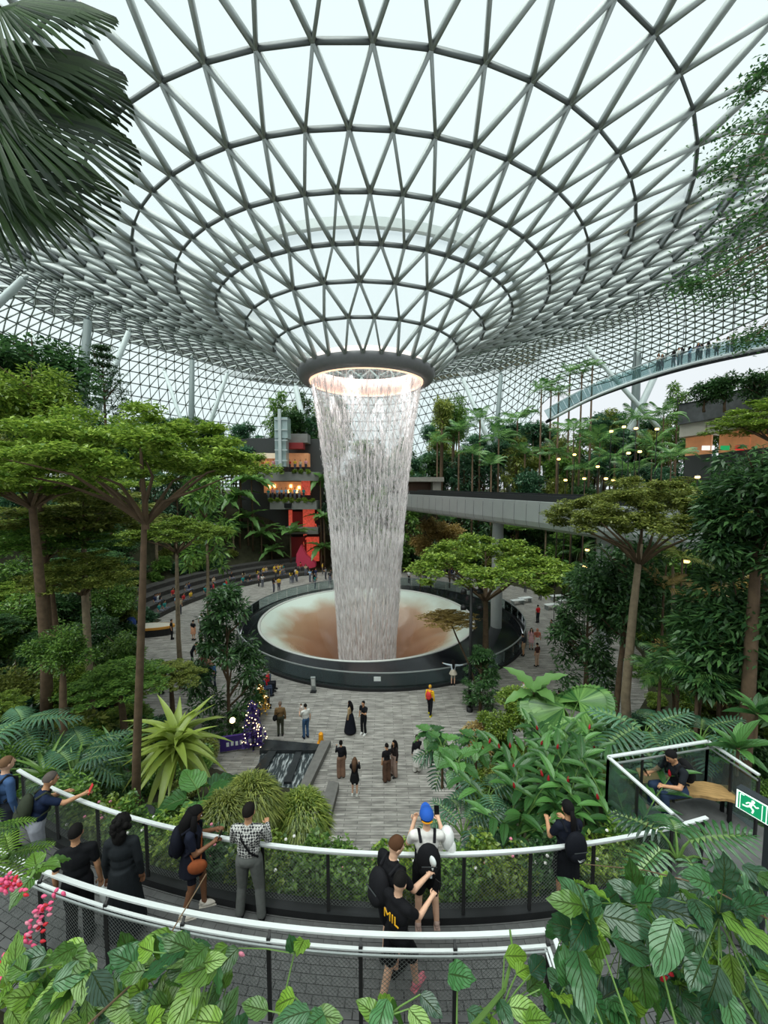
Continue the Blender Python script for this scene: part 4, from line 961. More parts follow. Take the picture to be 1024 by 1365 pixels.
forest(scatter(16, (-19, -8), (66, 76), 2.6, lambda x, y: True), 'behind the shop building', (9, 14), (2.0, 3.0), ['bush_far', 'bush_far2', 'col_far'], ['leaf_mid', 'leaf_dark', 'leaf_teal'], 'behind shops')
forest(scatter(34, (-8, 4), (57, 76), 1.9, lambda x, y: True), 'straight behind the waterfall', (1.5, 11), (1.8, 2.9), ['bush_far', 'bush_far2', 'col_far'], ['leaf_mid', 'leaf_teal', 'leaf_dark'], 'behind fall')
forest(scatter(40, (-26, -9), (10.5, 24), 1.7, lambda x, y: sdf(x, y) > 1.0 and vis(x, y) and not (x > -9.5 and y < 13)), 'on the low bank', (.8, 4.0), (1.0, 1.8), ['bush', 'bush2', 'umb', 'bush'], ['leaf_mid', 'leaf_dark', 'leaf_olive', 'leaf_lime', 'leaf_mid'], 'low bank')
forest(scatter(120, (2, 46), (51, 78), 2.2, lambda x, y: sdf(x, y) > 1.5 and vis(x, y) and not (x < 9 and y < 62)), 'on the bank behind the waterfall', (1.0, 11.5), (1.9, 3.0), ['bush_far', 'bush_far2', 'col_far', 'bush_far'], ['leaf_mid', 'leaf_teal', 'leaf_dark', 'leaf_teal', 'leaf_olive'], 'far bank')
forest(scatter(120, (15, 37), (26, 53), 1.7, lambda x, y: sdf(x, y) > 1.5 and vis(x, y) and bridge_clear(x, y) and x < 32 - .3 * (y - 28)), 'on the bank above the footbridge', (.6, 8.5), (1.5, 2.5), ['bush_far', 'bush_far2', 'umb_far', 'bush', 'bush_far'], ['leaf_mid', 'leaf_dark', 'leaf_dark', 'leaf_mid', 'leaf_olive', 'leaf_teal'], 'bridge bank')
forest(scatter(34, (12, 27), (11, 26), 1.8, lambda x, y: sdf(x, y) > .6 and bridge_clear(x, y) and vis(x, y)), 'under the footbridge', (.9, 3.0), (1.2, 1.9), ['bush', 'bush2', 'umb'], ['leaf_mid', 'leaf_dark', 'leaf_lime', 'leaf_olive', 'leaf_rust'], 'under bridge')

forest(scatter(64, (14, 31), (27, 42), 1.5, lambda x, y: sdf(x, y) > .8 and vis(x, y) and bridge_clear(x, y)), 'in the understorey above the footbridge', (.4, 2.6), (1.1, 1.8), ['bush', 'bush_far2', 'bush'], ['leaf_mid', 'leaf_dark', 'leaf_olive', 'leaf_lime', 'leaf_mid'], 'bridge understorey')
forest(scatter(46, (5, 24), (50, 60), 1.6, lambda x, y: sdf(x, y) > .8 and not (x < 9 and y < 60)), 'low on the far bank', (.5, 3.5), (1.4, 2.2), ['bush_far', 'bush_far2'], ['leaf_mid', 'leaf_dark', 'leaf_olive', 'leaf_teal'], 'far understorey')
# ------------------------------------------------------------------ undergrowth shrubs along every edge
def shrub(x, y, r_, m, key, where, group, h=.55, lift=0.0):
    z = ground_z(x, y) + lift
    o = tag(empty('shrub', (x, y, z)), f'{size_word(r_, (.6, 1.5))} {LM.get(m, "bronze")} shrub {where}{beside(x, y, z)}', 'shrub', f'{group} {LM.get(m, "bronze")} {size_word(r_, (.6, 1.5))}{beside(x, y, z)}')
    q = place(CR[key][0], 'foliage', o, (0, 0, r_ * h), (0, 0, rng.uniform(0, 6.28)), (r_, r_, r_ * rng.uniform(.7, 1.0))); set_mat(q, m)
    mb = MB()
    for k in range(4): a = k * 1.6; mb.tube([(0, 0, -.15), (.3 * r_ * math.cos(a), .3 * r_ * math.sin(a), r_ * .6)], [.03 * r_, .012 * r_], 4, False)
    mb.build('stems', 'stem_brown', o); CULL.append(o)
    return o
for (x, y) in scatter(110, (-32, -9), (13, 55), 1.3, lambda x, y: .3 < sdf(x, y) < 8 and vis(x, y) and not (112 < math.degrees(math.atan2(y - RY, x - RX)) % 360 < 182 and sdf(x, y) < 6.2)):
    shrub(x, y, rng.uniform(.9, 1.6), ['leaf_mid', 'leaf_dark', 'leaf_teal', 'leaf_olive'][rng.integers(4)], 'mound', 'at the foot of the hillside', 'hillside foot')
for (x, y) in scatter(46, (-13, -5.6), (8.5, 20), 1.05, lambda x, y: sdf(x, y) > .2 and vis(x, y) and not (-7.6 < x < -2 and y > 13)):
    shrub(x, y, rng.uniform(.6, 1.05), ['leaf_mid', 'leaf_dark', 'leaf_olive', 'leaf_mid'][rng.integers(4)], 'mound_fine', 'in the bed behind the curved railing', 'railing bed')
for (x, y) in scatter(44, (3.4, 15), (8, 22), 1.15, lambda x, y: sdf(x, y) > .2 and vis(x, y) and not (x > 3.6 and x < 8 and y < 8.6)):
    shrub(x, y, rng.uniform(.6, 1.1), ['leaf_mid', 'leaf_dark', 'leaf_lime', 'leaf_olive', 'leaf_teal'][rng.integers(5)], 'mound_fine', 'in the balcony bed', 'balcony bed')
for (x, y) in scatter(34, (12, 34), (20, 60), 1.8, lambda x, y: .4 < sdf(x, y) < 9 and vis(x, y) and bridge_clear(x, y)):
    shrub(x, y, rng.uniform(1.0, 1.6), ['leaf_mid', 'leaf_dark', 'leaf_teal'][rng.integers(3)], 'mound', 'along the plaza edge by the footbridge', 'bridge foot')
for (x, y) in scatter(26, (2, 20), (54, 60), 1.5, lambda x, y: sdf(x, y) > .5):
    shrub(x, y, rng.uniform(1.0, 1.6), ['leaf_mid', 'leaf_dark', 'leaf_teal'][rng.integers(3)], 'mound', 'on the bank behind the pool', 'far bank foot')
for x, y in ((690, 935), (665, 965), (700, 955), (640, 985), (672, 1000), (720, 965)):
    p = PD(x, y, 15.5); shrub(p.x, p.y, .95, 'leaf_lime' if x > 650 else 'leaf_rust', 'mound_fine', 'beside the path past the lamp post', 'lamp post bed', lift=max(0, p.z - ground_z(p.x, p.y) - .5))
# planted balcony edges of the shop building
for (x0, x1, yy_) in ((348, 420, 628), (362, 420, 666)):
    for x in np.arange(x0, x1, 9):
        p = PD(x, yy_, SY - .8); o = shrub(p.x, p.y, .62, 'leaf_lime', 'mound', 'spilling over the shop balcony edge', 'balcony planting'); o.location.z = p.z - .45
# ================================================================== big-leaved plants
def grid_leaf(name, outline, nu=9, nv=6, cup=.12, droop=.25, mat_='leaf_fore', wave=0.0, lobes=0, quilt=0.0):
    # leaf along +X, unit length; outline(t) gives half width; real curvature along and across
    V = []; UV = []; Fc = []
    for i in range(nu + 1):
        t = i / nu; wdt = outline(t)
        for j in range(nv + 1):
            s = 2 * j / nv - 1; x = t; y = s * wdt
            z = -droop * t * t + cup * abs(s) ** 1.3 * wdt * 2 + wave * math.sin(t * 22) * abs(s) * .05 + quilt * math.sin((t - abs(s) * .3) * 34) * (1 - abs(s)) * abs(s)
            V.append((x, y, z)); UV.append((t, j / nv))
    for i in range(nu):
        for j in range(nv):
            Fc.append((i * (nv + 1) + j, (i + 1) * (nv + 1) + j, (i + 1) * (nv + 1) + j + 1, i * (nv + 1) + j + 1))
    me = bpy.data.meshes.new(name); me.from_pydata(V, [], Fc); me.materials.append(M[mat_])
    uvl = me.uv_layers.new(name='UVMap'); li = np.zeros(len(me.loops), dtype=np.int32); me.loops.foreach_get('vertex_index', li)
    uvl.data.foreach_set('uv', np.array(UV, dtype=np.float32)[li].ravel())
    me.polygons.foreach_set('use_smooth', [True] * len(me.polygons)); me.update(); return me
ov = lambda t: .30 * math.sin(PI * min(1, t ** .75)) ** .8 + .002
he = lambda t: (.40 * math.sin(PI * min(1, (t * .92 + .08) ** .62)) ** .9 + .002)
la = lambda t: .13 * math.sin(PI * t ** .85) ** .8 + .002
stp = lambda t: .055 * (1 - t ** 3) * min(1, t * 6 + .35) + .002
pad = lambda t: .17 * min(1, t * 5) ** .6 * (1 - t ** 5) + .002
LEAF = dict(ovate=grid_leaf('leaf', ov, 10, 8, .1, .22, 'leaf_fore', 1, quilt=.02), ovate2=grid_leaf('leaf', ov, 10, 8, -.06, .4, 'leaf_fore', 1, quilt=.02), heart=grid_leaf('leaf', he, 10, 8, .1, .25, 'leaf_big', 1, quilt=.015),
            lance=grid_leaf('leaf', la, 7, 4, .25, .3, 'leaf_big'), strap=grid_leaf('leaf', stp, 8, 2, .6, .65, 'leaf_strap'), paddle=grid_leaf('leaf', pad, 8, 4, .25, .55, 'leaf_palm', 1))
def split_leaf(name, n=11, mat_='leaf_bluish'):      # deeply cut leaf: fingers both sides of a midrib
    V = []; UV = []; Fc = []
    for s in (-1, 1):
        for k in range(n):
            t = (k + .3) / n; ln = .42 * math.sin(PI * (t * .8 + .18)) + .05; w_ = .036
            ang = math.radians(lerp(105, 28, t)); c, sn = math.cos(ang), math.sin(ang)
            b0 = len(V)
            for i in range(5):
                u = i / 4; ww = w_ * (1 - u ** 4) + .002; x0 = t + u * ln * c; y0 = u * ln * sn; z0 = -.25 * t * t + .1 * u - .28 * u * u * ln * 2
                V += [(x0 - ww, s * y0, z0), (x0 + ww, s * y0, z0 - .01)]; UV += [(t, .5), (t, .5 + .5 * u)]
            for i in range(4): q = b0 + 2 * i; Fc.append((q, q + 1, q + 3, q + 2) if s > 0 else (q + 1, q, q + 2, q + 3))
    me = bpy.data.meshes.new(name); me.from_pydata(V, [], Fc); me.materials.append(M[mat_])
    uvl = me.uv_layers.new(name='UVMap'); li = np.zeros(len(me.loops), dtype=np.int32); me.loops.foreach_get('vertex_index', li); uvl.data.foreach_set('uv', np.array(UV, dtype=np.float32)[li].ravel()); me.update(); return me
LEAF['split'] = split_leaf('leaf')
def fan_leaf(name, n=26, spread=300, mat_='leaf_fan', cut=.45, pleat=.03, droop=.2, w_=None):
    V = []; Fc = []; a0 = -math.radians(spread / 2); da = math.radians(spread) / n
    for k in range(n):                               # each pleat is a folded blade, joined near the hub, free at the tip
        am = a0 + (k + .5) * da; b0 = len(V); ln = 1 - .12 * abs(k / n - .5)
        for r_, f in ((.0, 1), (cut, 1), (.75 * ln, .7), (ln, .08)):
            for s, z in ((-1, 0), (0, pleat), (1, 0)):
                a = am + s * da / 2 * f; V.append((r_ * math.cos(a), r_ * math.sin(a), z * r_ * 2 - droop * r_ * r_ - (.12 * max(0, r_ - .7))))
        for i in range(3):
            for j in range(2): q = b0 + 3 * i + j; Fc.append((q, q + 3, q + 4, q + 1))
    me = bpy.data.meshes.new(name); me.from_pydata(V, [], Fc); me.materials.append(M[mat_]); me.update(); return me
LEAF['fan'] = fan_leaf('leaf'); LEAF['fan_whole'] = fan_leaf('leaf', 30, 250, 'leaf_palm', .93, .035, .25); LEAF['fan_big'] = fan_leaf('leaf', 40, 250, 'leaf_fan', .28, .015, .35)
def frond_mesh(n=17, droop=.6, ll=.34, mat_='leaf_palm'):
    V = []; Fc = []
    def pt(t): return Vector((t * (1 - .18 * t * t), 0, .38 * t - droop * t * t))
    for k in range(10):
        t0, t1 = k / 10, (k + 1) / 10; a, b = pt(t0), pt(t1); b0 = len(V); w_ = .012 * (1 - t0) + .002
        V += [a + Vector((0, -w_, 0)), a + Vector((0, w_, 0)), b + Vector((0, w_, 0)), b + Vector((0, -w_, 0))]; Fc.append((b0, b0 + 1, b0 + 2, b0 + 3))
    for s in (-1, 1):
        for k in range(n):
            t = .14 + .86 * k / (n - 1); p = pt(t); ln = ll * math.sin(PI * (t * .85 + .12)) + .03; b0 = len(V); f = .55 + .5 * t
            d = Vector((f, s * 1.0, -.15)).normalized(); w_ = Vector((.022, 0, 0))
            q = p + d * ln * .55; e = p + d * ln + Vector((0, 0, -.3 * ln))
            V += [p - w_ * .5, p + w_ * .5, q + w_, q - w_, e]; Fc += [(b0, b0 + 1, b0 + 2, b0 + 3), (b0 + 3, b0 + 2, b0 + 4)]
    me = bpy.data.meshes.new('frond'); me.from_pydata([tuple(v) for v in V], [], Fc); me.materials.append(M[mat_]); me.update(); return me
FROND = [frond_mesh(17, .6), frond_mesh(15, .95), frond_mesh(15, .35)]
def aim(me, name, parent, base, d, L, up=(0, 0, 1), roll=0.0, wscale=1.0):
    d = Vector(d).normalized(); up = Vector(up); y = up.cross(d)
    if y.length < 1e-3: y = Vector((0, 1, 0))
    y.normalize(); z = d.cross(y); R = Matrix((d, y, z)).transposed().to_4x4()
    o = bpy.data.objects.new(name, me); o.matrix_basis = Matrix.Translation(base) @ R @ Matrix.Rotation(roll, 4, 'X') @ Matrix.Diagonal((L, L * wscale, L, 1))
    return link(o, parent)
def palm(top, L, label, group, nf=12, trunk=.09, gz=None, name='palm_tree', frond=None, m=None):
    top = Vector(top); z0 = ground_z(top.x, top.y) if gz is None else gz
    r = tag(empty(name, (top.x, top.y, z0)), label, 'palm', group); h = top.z - z0
    mb = MB(); mb.tube([(0, 0, -.2), (.05, .02, h * .5), (0, 0, h)], [trunk * 1.2, trunk, trunk * .75], 8); mb.build('trunk', 'bark', r, True)
    for k in range(nf):
        a = 2 * PI * k / nf * 2.618 + rng.uniform(-.2, .2); el = rng.uniform(-.15, 1.0)
        o = aim(FROND[k % 3] if frond is None else LEAF[frond], 'frond', r, (0, 0, h), (math.cos(a) * math.cos(el), math.sin(a) * math.cos(el), math.sin(el)), L * rng.uniform(.85, 1.1))
        if m: set_mat(o, m)
    return r
# tall palms on the far bank and around
for x, y, Y, L in ((790, 488, 50, 1.7), (760, 497, 52, 1.9), (776, 496, 51, 1.6), (735, 512, 54, 2.0), (722, 520, 53, 2.2), (745, 523, 50, 2.0)):
    palm(PD(x, y, Y), L, 'tall slender feather palm below the arched skybridge', 'tall palms by the skybridge', 11, .13)
for x, y, Y, L in ((640, 560, 58, 3.2), (612, 575, 57, 2.8), (665, 585, 55, 3.0), (690, 560, 56, 3.2), (630, 605, 55, 2.6), (700, 605, 54, 2.6), (655, 620, 53, 2.4), (583, 590, 58, 2.6)):
    palm(PD(x, y, Y), L, 'feather palm on the lush bank behind the waterfall', 'palms on the far bank', 12, .14)
for x, y, Y, L in ((765, 575, 40, 2.6), (800, 590, 38, 2.6), (850, 560, 36, 2.2), (820, 610, 36, 2.4), (870, 595, 34, 2.2), (895, 612, 31, 2.0), (780, 625, 38, 2.2), (840, 630, 33, 2.2), (745, 605, 42, 2.4), (885, 555, 36, 2.0)):
    palm(PD(x, y, Y), L, 'arching palm among the lamp-lit plants above the footbridge', 'palms above the footbridge', 12, .06)
for x, y, Y, L in ((335, 640, 57, 3.7), (318, 660, 56, 3.4), (387, 712, 57, 3.2), (348, 712, 57, 3.0), (300, 668, 55, 3.2), (427, 640, 59, 3.0), (432, 690, 58, 2.8), (330, 690, 57, 3.2), (362, 735, 57, 2.6), (428, 730, 58, 2.6)):
    palm(PD(x, y, Y), L, 'broad-leaved banana palm before the shop building', 'banana palms by the shops', 11, .12, frond='paddle', name='banana_palm')
for x, y, Y, L in ((930, 905, 10.5, 1.0), (905, 880, 12.5, 1.2), (960, 895, 12, 1.1), (880, 900, 12, 1.0)):
    palm(PD(x, y, Y), L, 'low bushy palm behind the bench balcony', 'low palms by the balcony', 14, .05, name='low_palm')
for x, y, Y, L, m in ((885, 785, 15, 1.2, 'leaf_rust'), (940, 800, 13, 1.1, 'leaf_rust'), (910, 745, 15, 1.2, 'leaf_olive')):
    palm(PD(x, y, Y), L, 'yellowing palm fronds under the grey footbridge', 'yellowing palms', 9, .05, name='low_palm', m=m)
for i, (x, y) in enumerate(scatter(26, (14, 30), (28, 44), 1.8, lambda x, y: sdf(x, y) > 1 and vis(x, y) and bridge_clear(x, y))):
    z = ground_z(x, y); palm((x, y, z + rng.uniform(.8, 4.0)), rng.uniform(1.8, 2.6), f'stemless palm clump above the footbridge{beside(x, y, z)}', f'palm clumps above the footbridge{beside(x, y, z)}', 11, .09, name='palm_clump')
for i, (x, y) in enumerate(scatter(16, (5, 26), (52, 62), 2.2, lambda x, y: sdf(x, y) > 1 and not (x < 9 and y < 60))):
    z = ground_z(x, y); palm((x, y, z + rng.uniform(1, 6)), rng.uniform(2.2, 3.0), f'bushy feather palm on the far bank{beside(x, y, z)}', f'bushy palms on the far bank{beside(x, y, z)}', 11, .1, name='palm_clump')
# ------------------------------------------------------------------ rosettes
def rosette(name, base, leaf, n, L, el, label, cat='plant', group=None, m=None, stem=.0, stems=1, wscale=1.0, pet=0.0):
    base = Vector(base); r = tag(empty(name, base), label, cat, group)
    for s in range(stems):
        off = Vector((rng.normal(0, .25), rng.normal(0, .25), 0)) * (stems > 1); h = stem * rng.uniform(.7, 1.15)
        if h > .05: mb = MB(); mb.tube([off * .4 + Vector((0, 0, -.2)), off + Vector((0, 0, h))], [.035, .025], 6); mb.build('stem', 'stem_brown', r)
        for k in range(n):
            a = 2.4 * k + s + rng.uniform(-.2, .2); e = lerp(el[1], el[0], k / max(1, n - 1)) + rng.uniform(-.12, .12); d = Vector((math.cos(a) * math.cos(e), math.sin(a) * math.cos(e), math.sin(e)))
            p = off + Vector((0, 0, h - .25 * h * k / n))
            if pet:
                q = p + Vector((d.x, d.y, abs(d.z) + .5)).normalized() * pet * rng.uniform(.6, 1.2); mb = MB(); mb.tube([p, (p + q) / 2 + Vector((0, 0, .05)), q], [.018, .014, .01], 5, False); mb.build('petiole', 'stem_green', r); p = q; d = Vector((d.x, d.y, d.z - .55)).normalized()
            o = aim(LEAF[leaf], 'leaf', r, p, d, L * rng.uniform(.75, 1.1), wscale=wscale)
            if m: set_mat(o, m)
    return r
def low(x, y, Y, dz=0): p = PD(x, y, Y); return Vector((p.x, p.y, p.z - dz))
rosette('strap_leaf_plant', low(225, 995, 10.2, .7), 'strap', 26, 1.15, (-.35, 1.3), 'large yellow-green strap-leaved plant beside the water channel', stem=.8, stems=3, wscale=1.7)
rosette('strap_leaf_plant', low(150, 1000, 10.5, .6), 'strap', 22, 1.0, (-.3, 1.2), 'green strap-leaved plant behind the slim umbrella tree trunk', m='leaf_palm', stem=.5, stems=2, wscale=1.4)
rosette('strap_leaf_plant', low(60, 1030, 8.5, .5), 'strap', 30, .9, (.1, 1.4), 'grassy dark strap-leaved plant near the couple at the railing', m='leaf_mid', stem=.1, stems=2)
rosette('elephant_ear', low(268, 1052, 8.6, .5), 'heart', 7, .75, (.1, .9), 'giant ribbed elephant-ear plant with broad green leaves', pet=.5, m='leaf_big')
for x, y, Y in ((30, 950, 9.5), (110, 985, 9.5), (95, 1010, 8.6)):
    rosette('split_leaf_plant', low(x, y, Y, .5), 'split', 9, .95, (-.1, .9), 'split-leaf philodendron on the bed behind the umbrella tree', group='split-leaf plants behind the umbrella tree', pet=.4)
for x, y, Y, L, lb in ((650, 1045, 7.8, .8, 'bluish split-leaf plant next to the path edge'), (618, 1085, 6.9, .65, 'split-leaf plant at the end of the hedge near the path'), (860, 960, 9.0, 1.05, 'big dark split-leaf plant behind the bench balcony'), (935, 965, 8.4, .8, 'split-leaf plant beside the balcony corner'), (600, 985, 11, .9, 'split-leaf plant overhanging the path')):
    rosette('split_leaf_plant', low(x, y, Y, .45), 'split', 10, L, (-.2, .9), lb, pet=.4, m='leaf_bluish')
rosette('split_leaf_plant', low(905, 1120, 4.2, .25), 'split', 7, .62, (.0, .8), 'large glossy split-leaf plant in front of the wooden bench', pet=.35, m='leaf_fore_dark')
for x, y, Y in ((590, 1010, 9.5), (610, 1035, 8.8), (575, 985, 11.0), (635, 1000, 10.0)):
    rosette('heart_leaf_plant', low(x, y, Y, .6), 'heart', 12, .42, (-.2, .9), 'heart-leaved plant along the paved path', group='heart-leaved plants by the path', stem=.8, pet=.25, m='leaf_big')
rosette('fan_palm', low(762, 935, 11, 1.2), 'fan_whole', 6, 1.25, (.0, .9), 'fan palm with huge pleated undivided leaves', 'palm', stem=.9, pet=.6)
rosette('paddle_plant', low(712, 905, 12, .9), 'paddle', 6, .95, (.1, 1.1), 'young banana plant with paddle leaves by the planter seats', stem=.5, wscale=1.5)
for x, y, Y in ((985, 985, 7.0), (950, 1000, 8.0), (1010, 945, 8.5)):
    rosette('paddle_plant', low(x, y, Y, .5), 'lance', 12, .6, (.1, 1.2), 'broad lance-leaved plant outside the balcony railing', group='lance-leaved plants by the balcony', stem=.4, wscale=1.4)
# gingers with red cones
mat('ginger_red', (170, 34, 44), .5)
cone = MB(); cone.lathe([(.002, 0), (.022, .015), (.028, .05), (.018, .1), (.002, .14)], n=8); cone_me = cone.mesh('flower_cone', 'ginger_red', True)
def ginger(base, H, n, label, group):
    base = Vector(base); r = tag(empty('ginger_plant', base), label, 'plant', group)
    for s in range(n):
        a = rng.uniform(0, 6.28); ln = rng.uniform(.25, .7) * H; h = H * rng.uniform(.75, 1.1); o = Vector((rng.normal(0, .18), rng.normal(0, .18), 0))
        pts = [o + Vector((math.cos(a) * ln * t * t, math.sin(a) * ln * t * t, h * t * (1 - .12 * t))) for t in np.linspace(0, 1, 6)]
        mb = MB(); mb.tube(pts, [.02, .018, .016, .013, .01, .006], 5, False); mb.build('stem', 'stem_green', r)
        for k in range(9):
            t = .3 + .7 * k / 8; i = min(int(t * 5), 4); p = pts[i].lerp(pts[i + 1], t * 5 - i); sd_ = (1 if k % 2 else -1)
            b = a + sd_ * 1.25; d = Vector((math.cos(b) * .8 + math.cos(a) * .5, math.sin(b) * .8 + math.sin(a) * .5, .45 + .4 * (k == 8)))
            aim(LEAF['lance'], 'leaf', r, p, d, .5 * rng.uniform(.8, 1.1), wscale=1.1)
        if s % 3 == 0: place(cone_me, 'flower_cone', r, pts[-1], (rng.normal(0, .2), rng.normal(0, .2), 0))
    return r
for x, y, Y, wh in ((740, 1050, 7.4, 'right behind the ponytail woman'.replace('right ', '')), (700, 1020, 8.6, 'beside the bluish split-leaf plant'), (780, 1040, 7.6, 'next to the balcony corner post'), (755, 1000, 9.2, 'under the pleated fan palm'), (820, 1075, 6.6, 'between hedge and balcony railing'), (690, 1070, 7.2, 'pressed against the hedge by the path'), (850, 1000, 9.4, 'outside the far balcony rail')):
    ginger(low(x, y, Y, 1.0), 1.5, 9, 'ginger plant with red flower cones ' + wh, 'red ginger plants')
# bamboo-grass clumps
def clump(base, R, H, n, label, m='leaf_strap'):
    r = tag(empty('bamboo_grass', base), label, 'plant'); V = []; Fc = []
    for k in range(n):
        d = unit(rng.normal(size=3)); d[2] = abs(d[2]) * 1.1 - .25; p0 = np.array([d[0] * R * .45, d[1] * R * .45, H * .35 + d[2] * H * .45]); d2 = unit(d + rng.normal(0, .35, 3)); L = rng.uniform(.22, .4); s = unit(np.cross(d2, [0, 0, 1.0])) * .011
        b0 = len(V); p1 = p0 + d2 * L * .5; p2 = p0 + d2 * L + np.array([0, 0, -.22 * L - .08])
        V += [p0 - s * .6, p0 + s * .6, p1 + s, p1 - s, p2]; Fc += [(b0, b0 + 1, b0 + 2, b0 + 3), (b0 + 3, b0 + 2, b0 + 4)]
    o = mesh_obj('blades', V, Fc, m, r); tag(o, kind='stuff')
    mb = MB()
    for k in range(24): a = rng.uniform(0, 6.28); q = rng.uniform(.05, .5) * R; mb.tube([(q * .3 * math.cos(a), q * .3 * math.sin(a), -.3), (q * math.cos(a), q * math.sin(a), H * .7)], [.01, .006], 4, False)
    mb.build('canes', 'stem_green', r)
c = PD(402, 1120, 8.6); clump(c, 1.05, 1.35, 2600, 'round bright bamboo-grass clump at the lower end of the water channel')
c = PD(335, 1095, 8.2); clump(c, 1.0, 1.2, 2200, 'yellowing bamboo-grass clump beside the elephant-ear leaves', 'leaf_olive')
c = PD(300, 1105, 7.6); clump(c, .8, .8, 1500, 'low bamboo-grass clump behind the hedge flowers', 'leaf_olive')
# ------------------------------------------------------------------ flower hedge behind the railing
mat('flower_white', (232, 228, 224), .6); mat('flower_pink', (214, 130, 150), .6); mat('flower_red', (196, 36, 50), .5); mat('flower_hot', (226, 90, 130), .5)
hx = np.linspace(-6.3, 4.6, 15); hcol = ['leaf_mid', 'leaf_lime', 'leaf_mid', 'leaf_lime', 'leaf_dark', 'leaf_lime', 'leaf_mid']
for i, (xa, xb) in enumerate(zip(hx, hx[1:])):
    xm = (xa + xb) / 2; base = Vector((xm, on_arc(RF - .5, xm), WZ - .6)); n = 3000
    X = rng.uniform(xa - .1, xb + .1, n) - xm; Yo = rng.uniform(-.12, .6, n); top = .95 + .14 * np.sin((X + xm) * 5) + .1 * np.sin((X + xm) * 11 + 2); Z = top * rng.random(n) ** .55
    Yb = np.array([on_arc(RF - .34, v + xm) for v in X]) - base.y
    P = np.stack([X, Yb + Yo, Z], 1); V, Fq = leaf_cloud(P, (.05, .11), .6, .45, np.stack([0 * X, -np.ones(n) * .6, np.ones(n) * .6], 1))
    r = tag(empty('hedge_shrub', base), f'{["dense", "loose", "leafy", "flowering", "trailing", "bushy", "rounded"][i % 7]} {LM[hcol[i % 7]]} hedge shrub planted along the curved railing', 'shrub', f'hedge shrubs {i % 7}')
    place(np_mesh('foliage', V, Fq, hcol[i % 7]), 'foliage', r)
    mb = MB()
    for k in range(5): x = (k - 2) * .16; mb.tube([(x, Yb.mean() + .2, -.1), (x + .05, Yb.mean() + .25, .7)], [.015, .008], 4, False)
    mb.build('stems', 'stem_brown', r)
    fl_ = MB()
    for k in range(9):
        x = rng.uniform(xa, xb) - xm; q = Vector((x, on_arc(RF - .34, x + xm) - base.y + rng.uniform(-.1, .5), rng.uniform(.55, 1.1))); fl_.ell(q, (.028, .028, .02), 6, 4)
    fl_.build('blossoms', ['flower_white', 'flower_pink', 'flower_white'][i % 3], r)
# ================================================================== shrubs close to the viewer
pw = MB(); pw.box((0, .35, 8.1), (16, .9, 3.9)); o = pw.build('wall_planter', 'concrete'); tag(o, 'planter wall below the viewing terrace', None, None, 'structure')
def fore_plant(name, spots, root, label, mats, Ls, flowers=(), leafk=('ovate', 'ovate2')):
    root = Vector(root); r = tag(empty(name, root), label, 'shrub'); tips = []
    cl = [spots[i] for i in range(0, len(spots), 10 if len(spots) > 70 else 6)]
    for (x, y, Y) in cl:
        p = PD(x, y, Y) + Vector((0, .03, -.06)); mid = root.lerp(p, .55) + Vector((0, 0, .12)); mb = MB(); mb.tube([Vector((0, 0, 0)), root.lerp(p, .25) - root + Vector((0, 0, .05)), mid - root, p - root], [.006, .0055, .005, .003], 6, False); mb.build('branch', 'stem_green', r); tips.append(p)
    for (x, y, Y) in spots:
        p = PD(x, y, Y); near = min(tips, key=lambda q: (q - p).length); d = (p - near); d = d.normalized() if d.length > .02 else Vector((rng.normal(), rng.normal(), 0)).normalized()
        d = (d + Vector((rng.normal(0, .5), rng.normal(0, .35) - .25, rng.normal(0, .3) - .15))).normalized()
        L = rng.uniform(*Ls); up = Vector((rng.normal(0, .3), -.55 + rng.normal(0, .25), 1))
        o = aim(LEAF[leafk[rng.integers(len(leafk))]], 'leaf', r, p - d * L * .5 - root, d, L, up); set_mat(o, mats[rng.integers(len(mats))])
        b = p - d * L * .5
        mb = MB(); mb.tube([near - root, near.lerp(b, .5) - root + Vector((0, 0, .01)), b - root], [.003, .003, .0025], 4, False); mb.build('petiole', 'stem_green', r)
    for (x, y, Y, m, s) in flowers:
        p = PD(x, y, Y) - root; mb = MB()
        for k in range(3 if s > .02 else 1):
            q = p + Vector((rng.normal(0, s * .5), rng.normal(0, s * .3), rng.normal(0, s * .5)))
            R = Matrix.Rotation(rng.uniform(0, 3), 3, 'Y'); mb.ell(q, (s * .55, s * .42, s * .75), 7, 5, R); mb.ell(q + R @ Vector((0, 0, s * .6)), (s * .3, s * .25, s * .35), 6, 4, R)
        mb.build('blossom', m, r, True)
    return r
def pts_in(poly, n, Y0, Y1):
    out_ = []; xs = [p[0] for p in poly]; ys = [p[1] for p in poly]
    while len(out_) < n:
        x, y = random.uniform(min(xs), max(xs)), random.uniform(min(ys), max(ys)); c_ = False
        for (xa, ya), (xb, yb) in zip(poly, poly[1:] + poly[:1]):
            if (ya > y) != (yb > y) and x < (xb - xa) * (y - ya) / (yb - ya) + xa: c_ = not c_
        if c_: out_.append((x, y, random.uniform(Y0, Y1)))
    return out_
FL = ['leaf_fore', 'leaf_fore', 'leaf_fore_dark']
fl1 = []
for t in np.linspace(0, 1, 30):                      # the arching pink spray
    x, y = (lerp(0, 62, t), lerp(1178, 1188, t)) if t < .35 else (lerp(72, -5, (t - .35) / .65) + 0, lerp(1195, 1308, (t - .35) / .65))
    for k in range(4): fl1.append((x + random.gauss(0, 8), y + random.gauss(0, 7), 1.75, ['flower_hot', 'flower_hot', 'flower_pink', 'flower_red'][random.randrange(4)], .0165))
